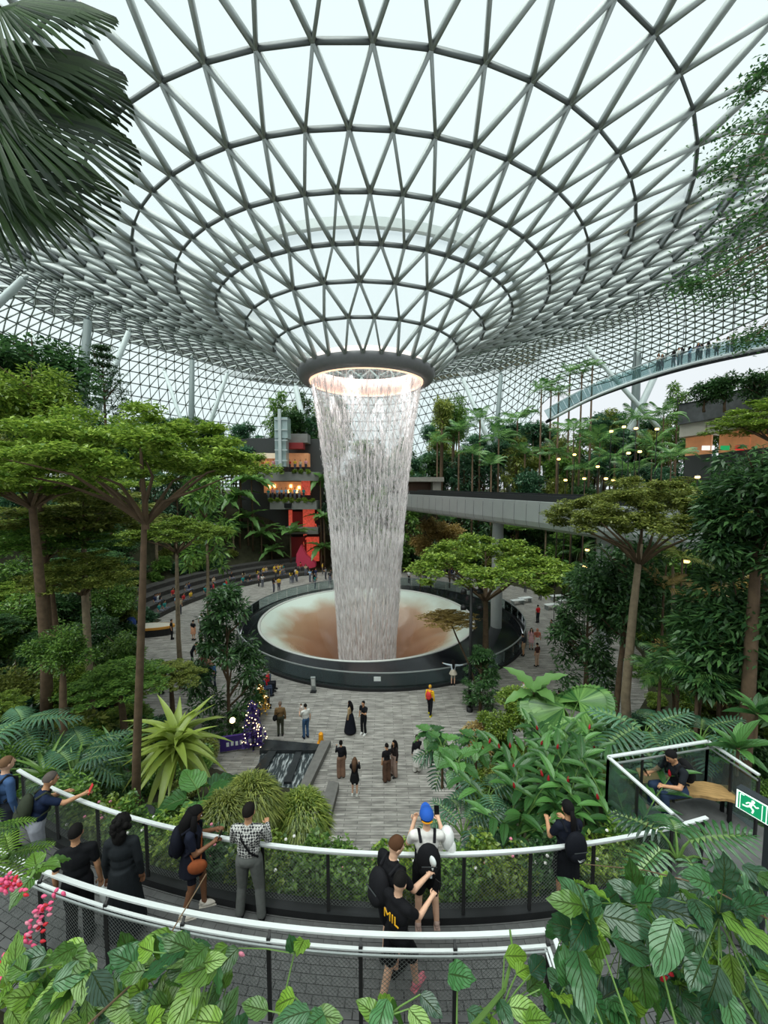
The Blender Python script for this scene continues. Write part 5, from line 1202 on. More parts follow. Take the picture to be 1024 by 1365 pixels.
fore_plant('flowering_shrub', pts_in([(0, 1275), (90, 1268), (130, 1300), (150, 1365), (0, 1375)], 60, 1.35, 1.7), (-1.6, .75, 10.1), 'glory-bower shrub with an arching spray of pink and red blossoms', FL, (.09, .15), fl1)
fore_plant('leafy_shrub', pts_in([(130, 1290), (160, 1262), (230, 1250), (280, 1258), (300, 1305), (330, 1375), (130, 1375)], 96, 1.3, 1.7), (-.75, .75, 10.1), 'bright quilted-leaf shrub below the walkway railing next to the pink spray', FL, (.09, .155))
fore_plant('leafy_shrub', [(390, 1265, 1.6), (402, 1258, 1.6), (340, 1345, 1.35), (375, 1335, 1.4), (435, 1355, 1.35), (390, 1350, 1.3), (420, 1362, 1.3), (300, 1282, 1.6)], (-.5, .75, 10.1), 'thin twig with a few leaves crossing the railing', ['leaf_fore', 'leaf_fore_dark'], (.08, .13), [(322, 1275, 1.6, 'flower_pink', .018)])
fore_plant('leafy_shrub', [(612, 1300, 1.45), (492, 1345, 1.3), (515, 1330, 1.4), (535, 1345, 1.35), (575, 1340, 1.3), (640, 1360, 1.3), (505, 1360, 1.25), (560, 1362, 1.25), (700, 1290, 1.5), (715, 1310, 1.5), (690, 1275, 1.55), (720, 1285, 1.5), (672, 1345, 1.35), (650, 1362, 1.3), (735, 1330, 1.4), (700, 1345, 1.35), (715, 1360, 1.3)], (.15, .75, 10.1), 'low leafy sprigs rising in front of the corner railing', ['leaf_fore', 'leaf_fore', 'leaf_fore_dark'], (.09, .15))
fr_fl = [(832, 1245, 1.75, 'flower_white', .022), (790, 1275, 1.65, 'flower_white', .02), (838, 1252, 1.75, 'flower_pink', .02), (900, 1270, 1.7, 'flower_red', .025), (890, 1255, 1.75, 'flower_red', .022), (885, 1303, 1.6, 'flower_red', .022), (898, 1278, 1.7, 'flower_white', .018), (905, 1262, 1.7, 'flower_pink', .018), (792, 1270, 1.65, 'flower_pink', .018)]
fore_plant('flowering_shrub', pts_in([(745, 1205), (790, 1180), (840, 1160), (900, 1180), (910, 1365), (740, 1375)], 84, 1.45, 2.0), (.95, .75, 10.1), 'big-leaved shrub with white and red blossoms under the corner railing', ['leaf_fore', 'leaf_fore_dark', 'leaf_fore_dark'], (.13, .21), fr_fl)
fore_plant('leafy_shrub', pts_in([(880, 1190), (930, 1165), (1030, 1160), (1035, 1375), (880, 1375)], 84, 1.35, 2.0), (1.5, .75, 10.1), 'dense dark green quilted-leaf shrub under the exit sign', ['leaf_fore', 'leaf_fore_dark', 'leaf_fore_dark'], (.12, .2))
fore_plant('leafy_shrub', pts_in([(1040, 1190), (1240, 1170), (1240, 1375), (1040, 1375)], 40, 1.4, 2.0), (2.3, .75, 10.1), 'quilted-leaf shrub trailing past the exit sign post', ['leaf_fore', 'leaf_fore_dark', 'leaf_fore_dark'], (.12, .2))
rosette('leafy_fern', PD(15, 1150, 3.4), 'split', 8, .3, (.0, .9), 'bright lobed-leaf plant beside the couple with backpacks', m='leaf_fore', pet=.12)
rosette('leafy_fern', PD(-15, 1120, 3.2), 'split', 8, .3, (.0, .9), 'bright lobed-leaf plant half hidden behind its twin', m='leaf_fore', pet=.12)
rosette('leafy_fern', PD(50, 1170, 2.6), 'heart', 5, .16, (.0, .9), 'small round-leaved plant over the pink spray', m='leaf_fore', pet=.08)
# long bare twigs
for pts, lb in (([(118, 1365, 1.2), (200, 1290, 1.5), (275, 1165, 1.9)], 'long thin bare twig rising towards the woman with the phone'), ([(628, 1372, 1.2), (672, 1320, 1.45), (684, 1270, 1.6), (680, 1240, 1.7)], 'thick green shoot in front of the corner railing'), ([(1024, 1225, 1.6), (940, 1180, 1.8), (860, 1160, 2.0), (780, 1152, 2.2)], 'thin wiry stem arching over the big-leaved shrub')):
    P_ = [PD(*q) for q in pts]; mb = MB(); rr_ = .004 if 'green' not in lb else .009
    mb.tube([p - P_[0] for p in P_], [rr_, rr_ * .9, rr_ * .7, rr_ * .5][:len(P_)], 6); o = mb.build('plant_stem', 'stem_green' if 'green' in lb else 'stem_brown'); o.location = P_[0]; tag(o, lb, 'stem')
# ================================================================== fan palm hanging in from above
fp = Vector((-3.6, 2.6, 6.1)); r = tag(empty('overhanging_fan_palm', fp), 'dark fan palm leaves hanging in from above the hillside', 'palm')
hub = Vector((-3.3, 2.7, 15.9)); mb = MB(); mb.tube([(0, 0, 0), (hub - fp) * .5, hub - fp], [.14, .12, .1], 10); mb.build('trunk', 'bark', r, True)
for x, y, Y, tx, ty, L in ((-30, 70, 2.6, 110, 40, .75), (-20, 140, 2.5, 130, 190, .75), (-30, 60, 2.7, 90, 110, .8), (-30, 215, 2.5, 110, 275, .68), (0, 10, 2.6, 90, -30, .6), (-60, 190, 2.7, 20, 270, .7), (-20, 95, 2.75, 120, 110, .7)):
    c = PD(x, y, Y); t = PD(tx, ty, Y - .1); mb = MB(); mb.tube([hub - fp, (hub + c) / 2 - fp + Vector((0, 0, .1)), c - fp], [.02, .016, .012], 5, False); mb.build('petiole', 'stem_brown', r)
    aim(LEAF['fan_big'], 'leaf', r, c - fp, t - c, L, (.1, -.8, .5))
# ================================================================== branches reaching in from the other side
tb = Vector((8.4, 6.6, ground_z(8.4, 6.6))); r = tag(empty('overhanging_tree', tb), 'fine-leaved tree whose branches reach in under the glass roof', 'tree')
mb = MB(); top = Vector((8.2, 6.6, 17.5)); mb.tube([(0, 0, -.2), (top - tb) * .6, top - tb], [.16, .13, .08], 8); mb.build('trunk', 'bark', r, True)
P = []; D = []
for x, y, s in ((985, 180, 26), (1010, 165, 22), (965, 225, 16), (1000, 235, 26), (1015, 290, 22), (985, 290, 24), (965, 335, 26), (1000, 345, 30), (935, 375, 24), (960, 395, 20), (1010, 385, 26), (985, 365, 24), (1018, 440, 16), (990, 455, 18), (1008, 455, 18), (920, 380, 14), (1020, 205, 20), (1000, 120, 14), (1015, 95, 12), (1060, 150, 26), (1095, 230, 30), (1075, 320, 30), (1125, 280, 30), (1100, 400, 28), (1150, 180, 30), (1160, 350, 30)):
    c = PD(x, y, 6.6 + random.uniform(-.6, .6)); k = s / F * 6.6; mb = MB(); mb.tube([top - tb, (top + c) / 2 - tb + Vector((.2, 0, .25)), c + Vector((.15, 0, .02)) - tb, c - tb + Vector((-k, 0, -.04))], [.03, .018, .008, .003], 5, False); mb.build('branch', 'bark', r)
    q = rng.normal(0, 1, (230, 3)) * np.array([k * .75, k * .8, k * .32]); P.append(q + np.array(c - tb))
V, Fq = leaf_cloud(np.concatenate(P), (.045, .09), .5, .6); place(np_mesh('foliage', V, Fq, 'leaf_dark'), 'foliage', r)
# ================================================================== warm garden lamps
for x, y, Y in ((848, 571, 33.5), (876, 572, 33), (815, 575, 35), (832, 569, 34), (745, 612, 38), (766, 606, 38), (797, 622, 36), (808, 638, 34), (818, 640, 33), (838, 604, 33), (853, 602, 33), (754, 640, 37), (779, 638, 36), (930, 636, 27), (783, 733, 30), (798, 755, 29), (780, 755, 30), (915, 748, 21)):
    p = PD(x, y, Y - 2.2); r = tag(empty('garden_lamp', p), 'small glowing yellow lantern among the palms over the footbridge' if y < 700 else 'small glowing lantern in the shade under the footbridge', 'lamp', 'glowing garden lanterns above' if y < 700 else 'glowing garden lanterns below')
    mb = MB(); mb.lathe([(.001, .1), (.12, .07), (.15, -.02), (.1, -.08), (.001, -.09)], n=10); mb.build('lantern', 'warm_lamp', r, True); mb = MB(); mb.lathe([(.001, .18), (.1, .1), (.16, .07)], n=10); mb.build('cap', 'post_dark', r)
    mb = MB(); gz_ = ground_z(p.x, p.y); mb.tube([(0, 0, min(-.3, gz_ - p.z)), (0, 0, -.12)], .03, 6); mb.build('post', 'post_dark', r)
# ================================================================== people
CL = {}
def cloth(c, rough=.85):
    k = ('cloth', c)
    if k not in CL: nm = 'cloth_%d_%d_%d' % c; mat(nm, c, rough, 0, .1, 14, .2); CL[k] = nm
    return CL[k]
m, N, L = new_mat('cloth_pattern')                   # black and white woven zigzag
out = N.new('ShaderNodeOutputMaterial'); b = N.new('ShaderNodeBsdfPrincipled'); tc = N.new('ShaderNodeTexCoord'); ck = N.new('ShaderNodeTexChecker'); vo = N.new('ShaderNodeTexVoronoi')
ck.inputs['Scale'].default_value = 34; ck.inputs[1].default_value = (.55, .54, .52, 1); ck.inputs[2].default_value = (.02, .02, .025, 1)
mp = N.new('ShaderNodeMapping'); mp.inputs['Rotation'].default_value = (.0, .785, .0); L.new(tc.outputs['Object'], mp.inputs[0]); L.new(mp.outputs[0], ck.inputs[0]); L.new(ck.outputs[0], b.inputs['Base Color']); b.inputs['Roughness'].default_value = .9; L.new(b.outputs[0], out.inputs[0])
SK = {'pale': (226, 180, 152), 'tan': (196, 146, 112), 'brown': (128, 88, 64)}
JOBS = []
def nrm(v): return Vector(v).normalized()
class Body:
    def __init__(s): s.mb = MB(); s.seg = []; s.extra = MB()
    def cap(s, a, b, ra, rb, slot):
        a, b = Vector(a), Vector(b); n = 4
        s.mb.tube([a.lerp(b, i / n) for i in range(n + 1)], [lerp(ra, rb, i / n) for i in range(n + 1)], 10)
        s.mb.ell(a, (ra,) * 3, 10, 6); s.mb.ell(b, (rb,) * 3, 10, 6); s.seg.append((a, b, ra, rb, slot))
    def ell(s, c, r, slot, R=None):
        s.mb.ell(c, r, 12, 8, R); m_ = min(r); k = max(range(3), key=lambda i: r[i]); ax = Vector([1 if i == k else 0 for i in range(3)])
        if R is not None: ax = R @ ax
        h = max(0, r[k] - m_) ; s.seg.append((Vector(c) - ax * h, Vector(c) + ax * h, m_, m_, slot))
def person(loc, rz, h=1.7, shirt=(30, 30, 34), pants=(40, 42, 48), skin='tan', hair=(22, 18, 16), L=None, R=None, feet=((-.1, 0), (.1, 0)), lean=0.0, nod=0.0, turn=0.0,
           sleeve=.6, leg='long', hairstyle='short', shoe=(40, 40, 42), skirt=None, sit=False, vox=.02, label='', group=None, fat=1.0, detail=False, shirt_mat=None, acc=None, female=False):
    B = Body(); k = h / 1.72; S, P, K = 0, 1, 2       # slots: shirt, pants, skin
    pel = Vector((0, 0, .93)) if not sit else Vector((0, 0, .50))
    tl = Matrix.Rotation(-lean, 3, 'X'); up = tl @ Vector((0, 0, 1)); fw = tl @ Vector((0, 1, 0))
    def tp(x, y, z): return pel + tl @ Vector((x, y, z))
    ch = tp(0, 0, .33); nk = tp(0, .01, .53); hd = tp(0, .035 + .05 * math.sin(nod), .675) + Vector((0, 0, -.02 * abs(nod)))
    sw = (.165 if female else .185) * (.5 + .5 * fat)
    B.ell(tp(0, 0, .02), (.165 * fat, .12 * fat, .13), P); B.ell(tp(0, 0, .16), (.15 * fat, .11 * fat, .15), S); B.ell(tp(0, 0, .33), (.172 * fat, .118 * fat, .17), S); B.cap(tp(-sw + .03, 0, .44), tp(sw - .03, 0, .44), .07, .07, S); B.ell(tp(0, -.01, .46), (.11, .075, .08), S)
    if female: B.ell(tp(0, .075, .33), (.12, .06, .07), S)
    B.cap(nk - up * .05, nk + up * .05, .056, .052, K)
    hr = Matrix.Rotation(turn, 3, 'Z') @ Matrix.Rotation(-lean * .6 - nod, 3, 'X')
    B.ell(hd, (.078, .098, .118), K, hr); B.ell(hd + hr @ Vector((0, .03, -.055)), (.058, .065, .06), K, hr)
    for sd, (fx, fy) in zip((-1, 1), feet):
        hp = tp(sd * .09, 0, -.02)
        if sit: kn = pel + Vector((sd * .11 + fx * .2, .44, .02)); an = kn + Vector((fx * .3, -.02 + fy, -.42))
        else:
            an = Vector((fx, fy, .085)); kn = hp.lerp(an, .5) + Vector((0, .04 + abs(fy) * .12, 0))
        thr, knr, anr = (.088 * fat, .06, .042)
        if leg == 'long': B.cap(hp, kn, thr + .008, knr + .016, P); B.cap(kn, an + Vector((0, 0, .01)), knr + .014, anr + .024, P)
        elif leg == 'wide': B.cap(hp, kn, thr + .02, knr + .05, P); B.cap(kn, an, knr + .05, anr + .06, P)
        elif leg == 'short':
            md = hp.lerp(kn, .8); B.cap(hp, md, thr + .022, knr + .04, P); B.cap(md, kn, knr + .012, knr - .002, K); B.cap(kn, an, knr - .002, anr, K); B.cap(kn.lerp(an, .2) + Vector((0, -.02, 0)), kn.lerp(an, .5) + Vector((0, -.012, 0)), .045, .035, K)
        else: B.cap(hp, kn, thr - .008, knr, K); B.cap(kn, an, knr - .004, anr - .003, K); B.cap(kn.lerp(an, .2) + Vector((0, -.02, 0)), kn.lerp(an, .5) + Vector((0, -.012, 0)), .042, .033, K)
        B.cap(an, an + Vector((0, .03, -.04)), .038, .035, K); B.foot = getattr(B, 'foot', []) + [(an, sd)]
    if skirt:
        zb, rb_ = skirt; top = tp(0, 0, .1); bot = Vector((sum(f[0] for f in feet) / 2, sum(f[1] for f in feet) / 2, zb)); n = 6
        B.mb.tube([top.lerp(bot, i / n) for i in range(n + 1)], [lerp(.15, rb_, (i / n) ** .8) for i in range(n + 1)], 14); B.seg.append((top, bot, .15, rb_, P))
    hands = {}
    for sd, arm in ((-1, L), (1, R)):
        sh = tp(sd * sw, 0, .44); u_, f_ = arm if arm else ((sd * .18, -.02, -1), (sd * .05, .18, -1))
        el = sh + nrm(u_) * .275; wr = el + nrm(f_) * .245; fd = nrm(f_)
        ms = sh.lerp(el, min(1, sleeve)) if sleeve <= 1 else el
        B.cap(sh, ms, .062, .056, S)
        if sleeve < 1: B.cap(ms, el, .045, .040, K); B.cap(el, wr, .042, .029, K)
        else: B.cap(ms, wr.lerp(el, .06), .052, .038, S)
        pm = wr + fd * .045; B.cap(wr, pm, .03, .034, K); hands[sd] = (wr, pm, fd)
        if detail:                                   # palm with five separate fingers
            side_ = fd.cross(Vector((0, 0, 1)) if abs(fd.z) < .8 else Vector((0, 1, 0))).normalized(); nn = side_.cross(fd).normalized()
            kn_ = wr + fd * .075
            for i, (o_, l_) in enumerate(((-.026, .062), (-.009, .074), (.009, .070), (.025, .055))):
                p0 = kn_ + side_ * o_; p1 = p0 + fd * l_ * .5 - nn * .012; p2 = p1 + fd * l_ * .3 - nn * .03; B.extra.tube([p0 - fd * .02, p0, p1, p2], [.0095, .0095, .0085, .007], 6)
            p0 = wr + fd * .03 - side_ * sd * .028; B.extra.tube([p0, p0 - side_ * sd * .028 + fd * .025, p0 - side_ * sd * .03 + fd * .055 - nn * .012], [.011, .0105, .008], 6)
    if detail:
        X = lambda v: hd + hr @ Vector(v)
        B.extra.ell(X((0, .102, -.02)), (.013, .02, .022), 8, 6, hr); B.extra.ell(X((0, .098, .005)), (.008, .01, .025), 8, 6, hr)
        for s_ in (-1, 1): B.extra.ell(X((s_ * .079, .0, -.01)), (.012, .022, .032), 8, 6, hr)
        B.eyes = [X((s_ * .03, .09, .012)) for s_ in (-1, 1)]; B.mouth = X((0, .092, -.062))
    B.kw = dict(loc=Vector(loc), rz=rz, k=k, label=label, group=group, vox=vox, detail=detail, hd=hd, hr=hr, hands=hands, hair=hair, hairstyle=hairstyle, shoe=shoe, acc=acc or [], tp=tp, tl=tl, pel=pel, sw=sw, tone=skin,
                mats=[shirt_mat or cloth(shirt), cloth(pants), skin_mat(skin)], feet=feet, nk=nk, up=up, nod=nod)
    JOBS.append(B); return B
def skin_mat(t):
    n = 'skin_' + t
    if n not in M: mat(n, SK[t], .55, 0, .05, 9, .3)
    return n
mat('eye_dark', (22, 16, 14), .3); mat('lip', (168, 96, 88), .5); mat('eye_white', (232, 230, 226), .3); mat('phone_black', (18, 18, 20), .2, .2); mat('phone_red', (206, 62, 62), .4)
def shell(mb, c, R, r, cover, face=.35, n=14, m_=8):  # hair cap: ellipsoid shell left open at the face
    V = []; Fc = []
    for i in range(m_ + 1):
        th = cover * i / m_
        for j in range(n):
            a = 2 * PI * j / n; v = Vector((r[0] * math.sin(th) * math.cos(a), r[1] * math.sin(th) * math.sin(a), r[2] * math.cos(th)))
            fr_ = max(0, math.sin(a)); 
            if th > 1.0: v = Vector((v.x, v.y * (1 - face * fr_ * (th - 1.0) * 1.6), v.z + fr_ * (th - 1.0) * r[2] * .9))
            V.append(Vector(c) + R @ v)
    for i in range(m_):
        for j in range(n): j2 = (j + 1) % n; Fc.append((i * n + j, (i + 1) * n + j, (i + 1) * n + j2, i * n + j2))
    mb.add(V, Fc)
def finish_people():
    tmp = []
    for B in JOBS:
        me = B.mb.mesh('tmp'); o = bpy.data.objects.new('tmp', me); COL.objects.link(o)
        r = o.modifiers.new('r', 'REMESH'); r.mode = 'VOXEL'; r.voxel_size = B.kw['vox']; s = o.modifiers.new('s', 'SMOOTH'); s.iterations = 3; s.factor = .5; tmp.append(o)
    dg = bpy.context.evaluated_depsgraph_get()
    outm = [bpy.data.meshes.new_from_object(o.evaluated_get(dg)) for o in tmp]
    for o in tmp: bpy.data.objects.remove(o)
    res = []
    for B, me in zip(JOBS, outm):
        kw = B.kw; nv, nf = len(me.vertices), len(me.polygons)
        V = np.zeros(nv * 3, dtype=np.float32); me.vertices.foreach_get('co', V); V = V.reshape(-1, 3)
        li = np.zeros(len(me.loops), dtype=np.int32); me.loops.foreach_get('vertex_index', li); Fq = li.reshape(nf, 4) if len(me.loops) == nf * 4 else None
        if Fq is None: Fq = np.array([list(p.vertices) + [p.vertices[-1]] * (4 - len(p.vertices)) for p in me.polygons])
        c = V[Fq].mean(1); best = np.full(nf, 1e9); slot = np.zeros(nf, dtype=np.int32)
        for a, b, ra, rb, s in B.seg:
            a_, b_ = np.array(a), np.array(b); d = b_ - a_; L2 = max(1e-9, float(d @ d)); t = np.clip(((c - a_) @ d) / L2, 0, 1); ds = np.linalg.norm(c - (a_ + t[:, None] * d), axis=1) - (ra + (rb - ra) * t)
            q = ds < best; best[q] = ds[q]; slot[q] = s
        verts = [tuple(v) for v in V.tolist()]; faces = [tuple(f) for f in Fq.tolist()]; fm = slot.tolist()
        n0_ = len(verts); verts += [tuple(v) for v in B.extra.v]; faces += [tuple(i + n0_ for i in f) for f in B.extra.f]; fm += [2] * len(B.extra.f)
        bpy.data.meshes.remove(me)
        r = tag(empty('person', kw['loc'], kw['rz'], kw['k']), kw['label'], 'person', kw['group'])
        mesh_obj('body', verts, faces, None, r, True, kw['mats'], fm)
        hd, hr = kw['hd'], kw['hr']; hm = cloth(kw['hair']); mb = MB(); hs = kw['hairstyle']
        if hs in ('short', 'long', 'pony', 'curly', 'bun'):
            g = 1.0 if hs != 'curly' else 1.25
            shell(mb, hd + hr @ Vector((0, -.008, .012)), hr, (.087 * g, .106 * g, .112 * g), 1.75 if hs == 'short' else 1.95)
            if hs == 'long':
                b = kw['nk']; mb.tube([hd + hr @ Vector((0, -.055, .03)), b + Vector((0, -.09, 0)), b + kw['tl'] @ Vector((0, -.12, -.18)), b + kw['tl'] @ Vector((0, -.11, -.32))], [.085, .1, .09, .035], 10)
                for s_ in (-1, 1): mb.tube([hd + hr @ Vector((s_ * .07, -.01, .02)), b + Vector((s_ * .1, .03, -.02)), b + kw['tl'] @ Vector((s_ * .1, .06, -.2))], [.04, .05, .02], 8)
            if hs == 'pony': b = kw['nk']; mb.tube([hd + hr @ Vector((0, -.1, .04)), hd + hr @ Vector((0, -.15, -.04)), b + Vector((0, -.14, -.12)), b + Vector((0, -.13, -.28))], [.03, .04, .032, .01], 8)
            if hs == 'bun': mb.ell(hd + hr @ Vector((0, -.06, .12)), (.05, .05, .045), 8, 6)
            if hs == 'curly':
                for q in range(26): a = rng.uniform(0, 6.28); e = rng.uniform(-.6, 1.4); mb.ell(hd + hr @ Vector((.1 * math.cos(a) * math.cos(e), -.03 + .11 * math.sin(a) * math.cos(e), .12 * math.sin(e))), (.045, .045, .045), 6, 5)
                mb.ell(hd + hr @ Vector((0, -.09, -.1)), (.1, .07, .13), 8, 6)
            mb.build('hair', hm, r, True)
        elif hs == 'cap':
            shell(mb, hd + hr @ Vector((0, -.005, .0)), hr, (.085, .103, .1), 1.75); mb.build('hair', hm, r, True)
            mb = MB(); shell(mb, hd + hr @ Vector((0, -.004, .026)), hr, (.1, .115, .104), 1.5, 0.0); mb.build('cap', 'cap_blue', r, True)
            mb = MB(); q = [(.085 * math.cos(a), .02 + .17 * math.sin(a)) for a in np.linspace(0, PI, 10)]; n_ = len(q)
            Vb = [hd + hr @ Vector((x, y, .05 - .02 * abs(x) * 8 + dz)) for dz in (0, .008) for x, y in q]; mb.add(Vb, [tuple(range(n_ - 1, -1, -1)), tuple(range(n_, 2 * n_))] + [(i, i + 1, n_ + i + 1, n_ + i) for i in range(n_ - 1)]); mb.build('cap_brim', 'cap_blue', r)
            mb = MB(); mb.tube([hd + hr @ Vector((x, -.098 * math.sqrt(max(0, 1 - (x / .09) ** 2)) - .012, .0)) for x in np.linspace(-.07, .07, 9)], .01, 6); mb.build('cap_strap', cloth((238, 160, 40)), r)
        elif hs == 'hat':
            mb.lathe([(.0, .13), (.08, .12), (.095, .05), (.17, .03), (.17, .02), (.09, .02)], (hd.x, hd.y, hd.z), 14); mb.build('sun_hat', cloth((232, 226, 214)), r, True)
        elif hs == 'scarf':
            shell(mb, hd + hr @ Vector((0, -.01, .0)), hr, (.096, .118, .13), 2.3, .3); mb.tube([kw['nk'] + Vector((0, 0, .06)), kw['nk'] + Vector((0, 0, -.12))], [.09, .15], 10); mb.build('headscarf', hm, r, True)
        if kw['shoe']:
            for an, sd in B.foot:
                mb = MB(); c = an + Vector((0, .055, -.045)); mb.ell(c, (.048, .135, .045), 12, 8); mb.ell(c + Vector((0, -.07, .03)), (.042, .055, .045), 10, 6); mb.box(c + Vector((0, 0, -.034)), (.084, .25, .022)); mb.build('shoe', cloth(kw['shoe']), r, True)
        if kw['detail']:
            mb = MB(); mw = MB()
            for e in B.eyes: mw.ell(e, (.013, .006, .008), 8, 5, hr); mb.ell(e + hr @ Vector((0, .005, 0)), (.006, .004, .007), 6, 4, hr)
            mw.build('eye_whites', 'eye_white', r); mb.build('pupils', 'eye_dark', r); mb = MB(); mb.ell(B.mouth, (.022, .008, .007), 8, 5, hr); mb.build('mouth', 'lip', r)
            mb = MB()
            for e in B.eyes: mb.bar(e + hr @ Vector((-.018, .006, .02)), e + hr @ Vector((.018, .006, .022)), .008, .006)
            mb.build('eyebrows', hm, r)
        tp, tl = kw['tp'], kw['tl']
        for ac in kw['acc']:
            if ac[0] == 'backpack':
                c = tp(0, -.2, .27); mb = MB(); mb.ell(c, (.165, .105, .23), 14, 10, tl); mb.ell(c + tl @ Vector((0, -.06, -.08)), (.12, .07, .11), 12, 8, tl); bk_ = mb.build('backpack', cloth(ac[1]), r, True)
                for s_ in (-1, 1): mb = MB(); mb.tube([tp(s_ * .09, -.12, .44), tp(s_ * .11, .0, .525), tp(s_ * .115, .115, .42), tp(s_ * .14, .1, .25), tp(s_ * .15, -.08, .14)], .02, 6); mb.build('strap', cloth(ac[1]), bk_)
                mb = MB(); mb.bar(c + tl @ Vector((-.1, -.125, .03)), c + tl @ Vector((.1, -.125, .03)), .012, .006); mb.build('zip', 'steel_dark', bk_)
                if len(ac) > 2 and ac[2] == 'swoosh':
                    mb = MB(); pts = [(-.055, .01), (-.045, -.012), (-.03, -.022), (-.01, -.018), (.06, .02), (-.005, -.004), (-.025, -.008), (-.035, -.003)]; n_ = len(pts)
                    y_ = -.145; mb.add([c + tl @ Vector((x, y_ + d_, z - .07)) for d_ in (-.004, .01) for x, z in pts], [tuple(range(n_)), tuple(range(2 * n_ - 1, n_ - 1, -1))]); mb.build('emblem', 'sign_white', bk_)
                if len(ac) > 2 and ac[2] == 'tag': mb = MB(); mb.box(c + tl @ Vector((.02, -.13, -.09)), (.03, .01, .05)); mb.build('tag', 'sign_white', bk_)
            elif ac[0] == 'bag':
                c = Vector(ac[2]); mb = MB(); mb.ell(c, (.06, .14, .11) if len(ac) < 4 else ac[3], 12, 8); bg_ = mb.build('shoulder_bag', cloth(ac[1]), r, True)
                mb = MB(); mb.tube([c + Vector((0, .05, .08)), tp(-.02 if c.x > 0 else .02, .13, .3), tp(-.1 if c.x > 0 else .1, .03, .53), tp(-.02, -.13, .3), c + Vector((0, -.05, .08))], .012, 6); mb.build('strap', cloth(ac[1]), bg_)
            elif ac[0] == 'strap': mb = MB(); mb.tube([tp(-.13, .02, .51), tp(-.05, -.13, .38), tp(.06, -.13, .2), tp(.15, -.06, .08)], .014, 6); mb.build('cross_strap', cloth(ac[1]), r)
            elif ac[0] == 'lettering':
                cu = bpy.data.curves.new('lettering', 'FONT'); cu.body = ac[1]; cu.size = .16; cu.align_x = 'CENTER'; cu.extrude = .004; to = bpy.data.objects.new('tmp', cu); COL.objects.link(to)
                bpy.context.view_layer.update(); lm = bpy.data.meshes.new_from_object(to.evaluated_get(bpy.context.evaluated_depsgraph_get())); bpy.data.objects.remove(to); lm.materials.clear(); lm.materials.append(M[cloth((236, 176, 40))])
                o = place(lm, 'lettering', r); o.matrix_basis = Matrix.Translation(tp(0, -.134, .28)) @ tl.to_4x4() @ Matrix.Rotation(PI / 2, 4, 'X')
            elif ac[0] == 'jacket':
                mb = MB(); c = Vector(ac[2]); mb.ell(c, (.1, .12, .16), 12, 8); mb.ell(c + Vector((.05, -.04, -.12)), (.07, .08, .14), 10, 8); mb.build('draped_jacket', cloth(ac[1]), r, True)
            elif ac[0] in ('phone', 'held'):             # held things stay top-level
                wr, pm, fd = kw['hands'][ac[1]]; Wm = Matrix.Translation(kw['loc']) @ Matrix.Rotation(kw['rz'], 4, 'Z') @ Matrix.Scale(kw['k'], 4)
                q = Wm @ (pm + fd * .06 + Vector((0, 0, .03))); mb = MB()
                if ac[0] == 'phone': mb.box((0, 0, 0), (.074, .009, .15), Matrix.Rotation(-.5, 3, 'X')); mb.box((0, .006, .0), (.066, .003, .14), Matrix.Rotation(-.5, 3, 'X')); o = mb.build('mobile_phone', ac[2])
                else:
                    if ac[2] == 'fan': mb.tube([(0, 0, -.06), (0, 0, .04)], .015, 8); mb.ell((0, 0, .1), (.065, .03, .065), 12, 8)
                    else: mb.ell((0, 0, -.2), (.12, .05, .17), 10, 8); mb.tube([(-.05, 0, -.05), (-.03, 0, .02), (.03, 0, .02), (.05, 0, -.05)], .006, 5)
                    o = mb.build('handheld_fan' if ac[2] == 'fan' else 'tote_bag', 'sign_white', None, True)
                o.location = q; o.rotation_euler = (0, 0, kw['rz']); tag(o, ac[3], 'phone' if ac[0] == 'phone' else ('fan' if ac[2] == 'fan' else 'bag'))
        res.append(r)
    JOBS.clear(); return res
mat('cap_blue', (28, 84, 176), .8)
def WG(x, y): return G(x, y, WZ)
D90 = PI / 2
up_phone = ((.12, .55, -.75), (-.25, .75, .55)); up_phoneL = ((-.12, .55, -.75), (.25, .75, .55))
nv = dict(vox=.014, detail=True)
person(WG(334, 1224), 0, 1.72, (60, 60, 60), (98, 100, 98), 'tan', (24, 20, 18), ((-.2, .35, -.85), (.3, .8, .05)), ((.2, .35, -.85), (-.3, .8, .1)), sleeve=1.1, shoe=(26, 26, 28), shirt_mat='cloth_pattern', fat=1.12, acc=[('strap', (20, 20, 22))], feet=((-.15, 0), (.17, -.03)), label='man in black and white patterned sweater and grey cargo trousers at the railing', **nv)
person(WG(260, 1216), -D90 + .25, 1.64, (24, 28, 44), (22, 24, 36), 'brown', (14, 12, 14), ((-.1, .25, -.9), (.25, .9, .25)), ((.1, .25, -.9), (-.25, .9, .3)), leg='bare', skirt=(.72, .2), hairstyle='long', shoe=(214, 206, 196), nod=.45, female=True, feet=((-.07, .12), (.07, -.14)), acc=[('backpack', (18, 20, 32)), ('bag', (140, 74, 42), (.2, .1, .92)), ('phone', 1, 'phone_black', 'phone held by the long-haired woman in navy')], label='woman with long black hair in navy looking down at her phone', **nv)
person(WG(108, 1256), .35, 1.68, (20, 21, 25), (24, 24, 28), 'tan', (18, 16, 16), fat=1.1, label='man in plain black tee and dark trousers seen from behind', acc=[], **nv)
person(WG(168, 1244), .15, 1.7, (34, 38, 42), (32, 36, 40), 'brown', (18, 16, 16), sleeve=1.1, skirt=(.14, .27), leg='long', hairstyle='curly', female=True, acc=[('held', -1, 'tote', 'white tote bag held between the two people in black')], label='curly-haired woman in a long dark gown', **nv)
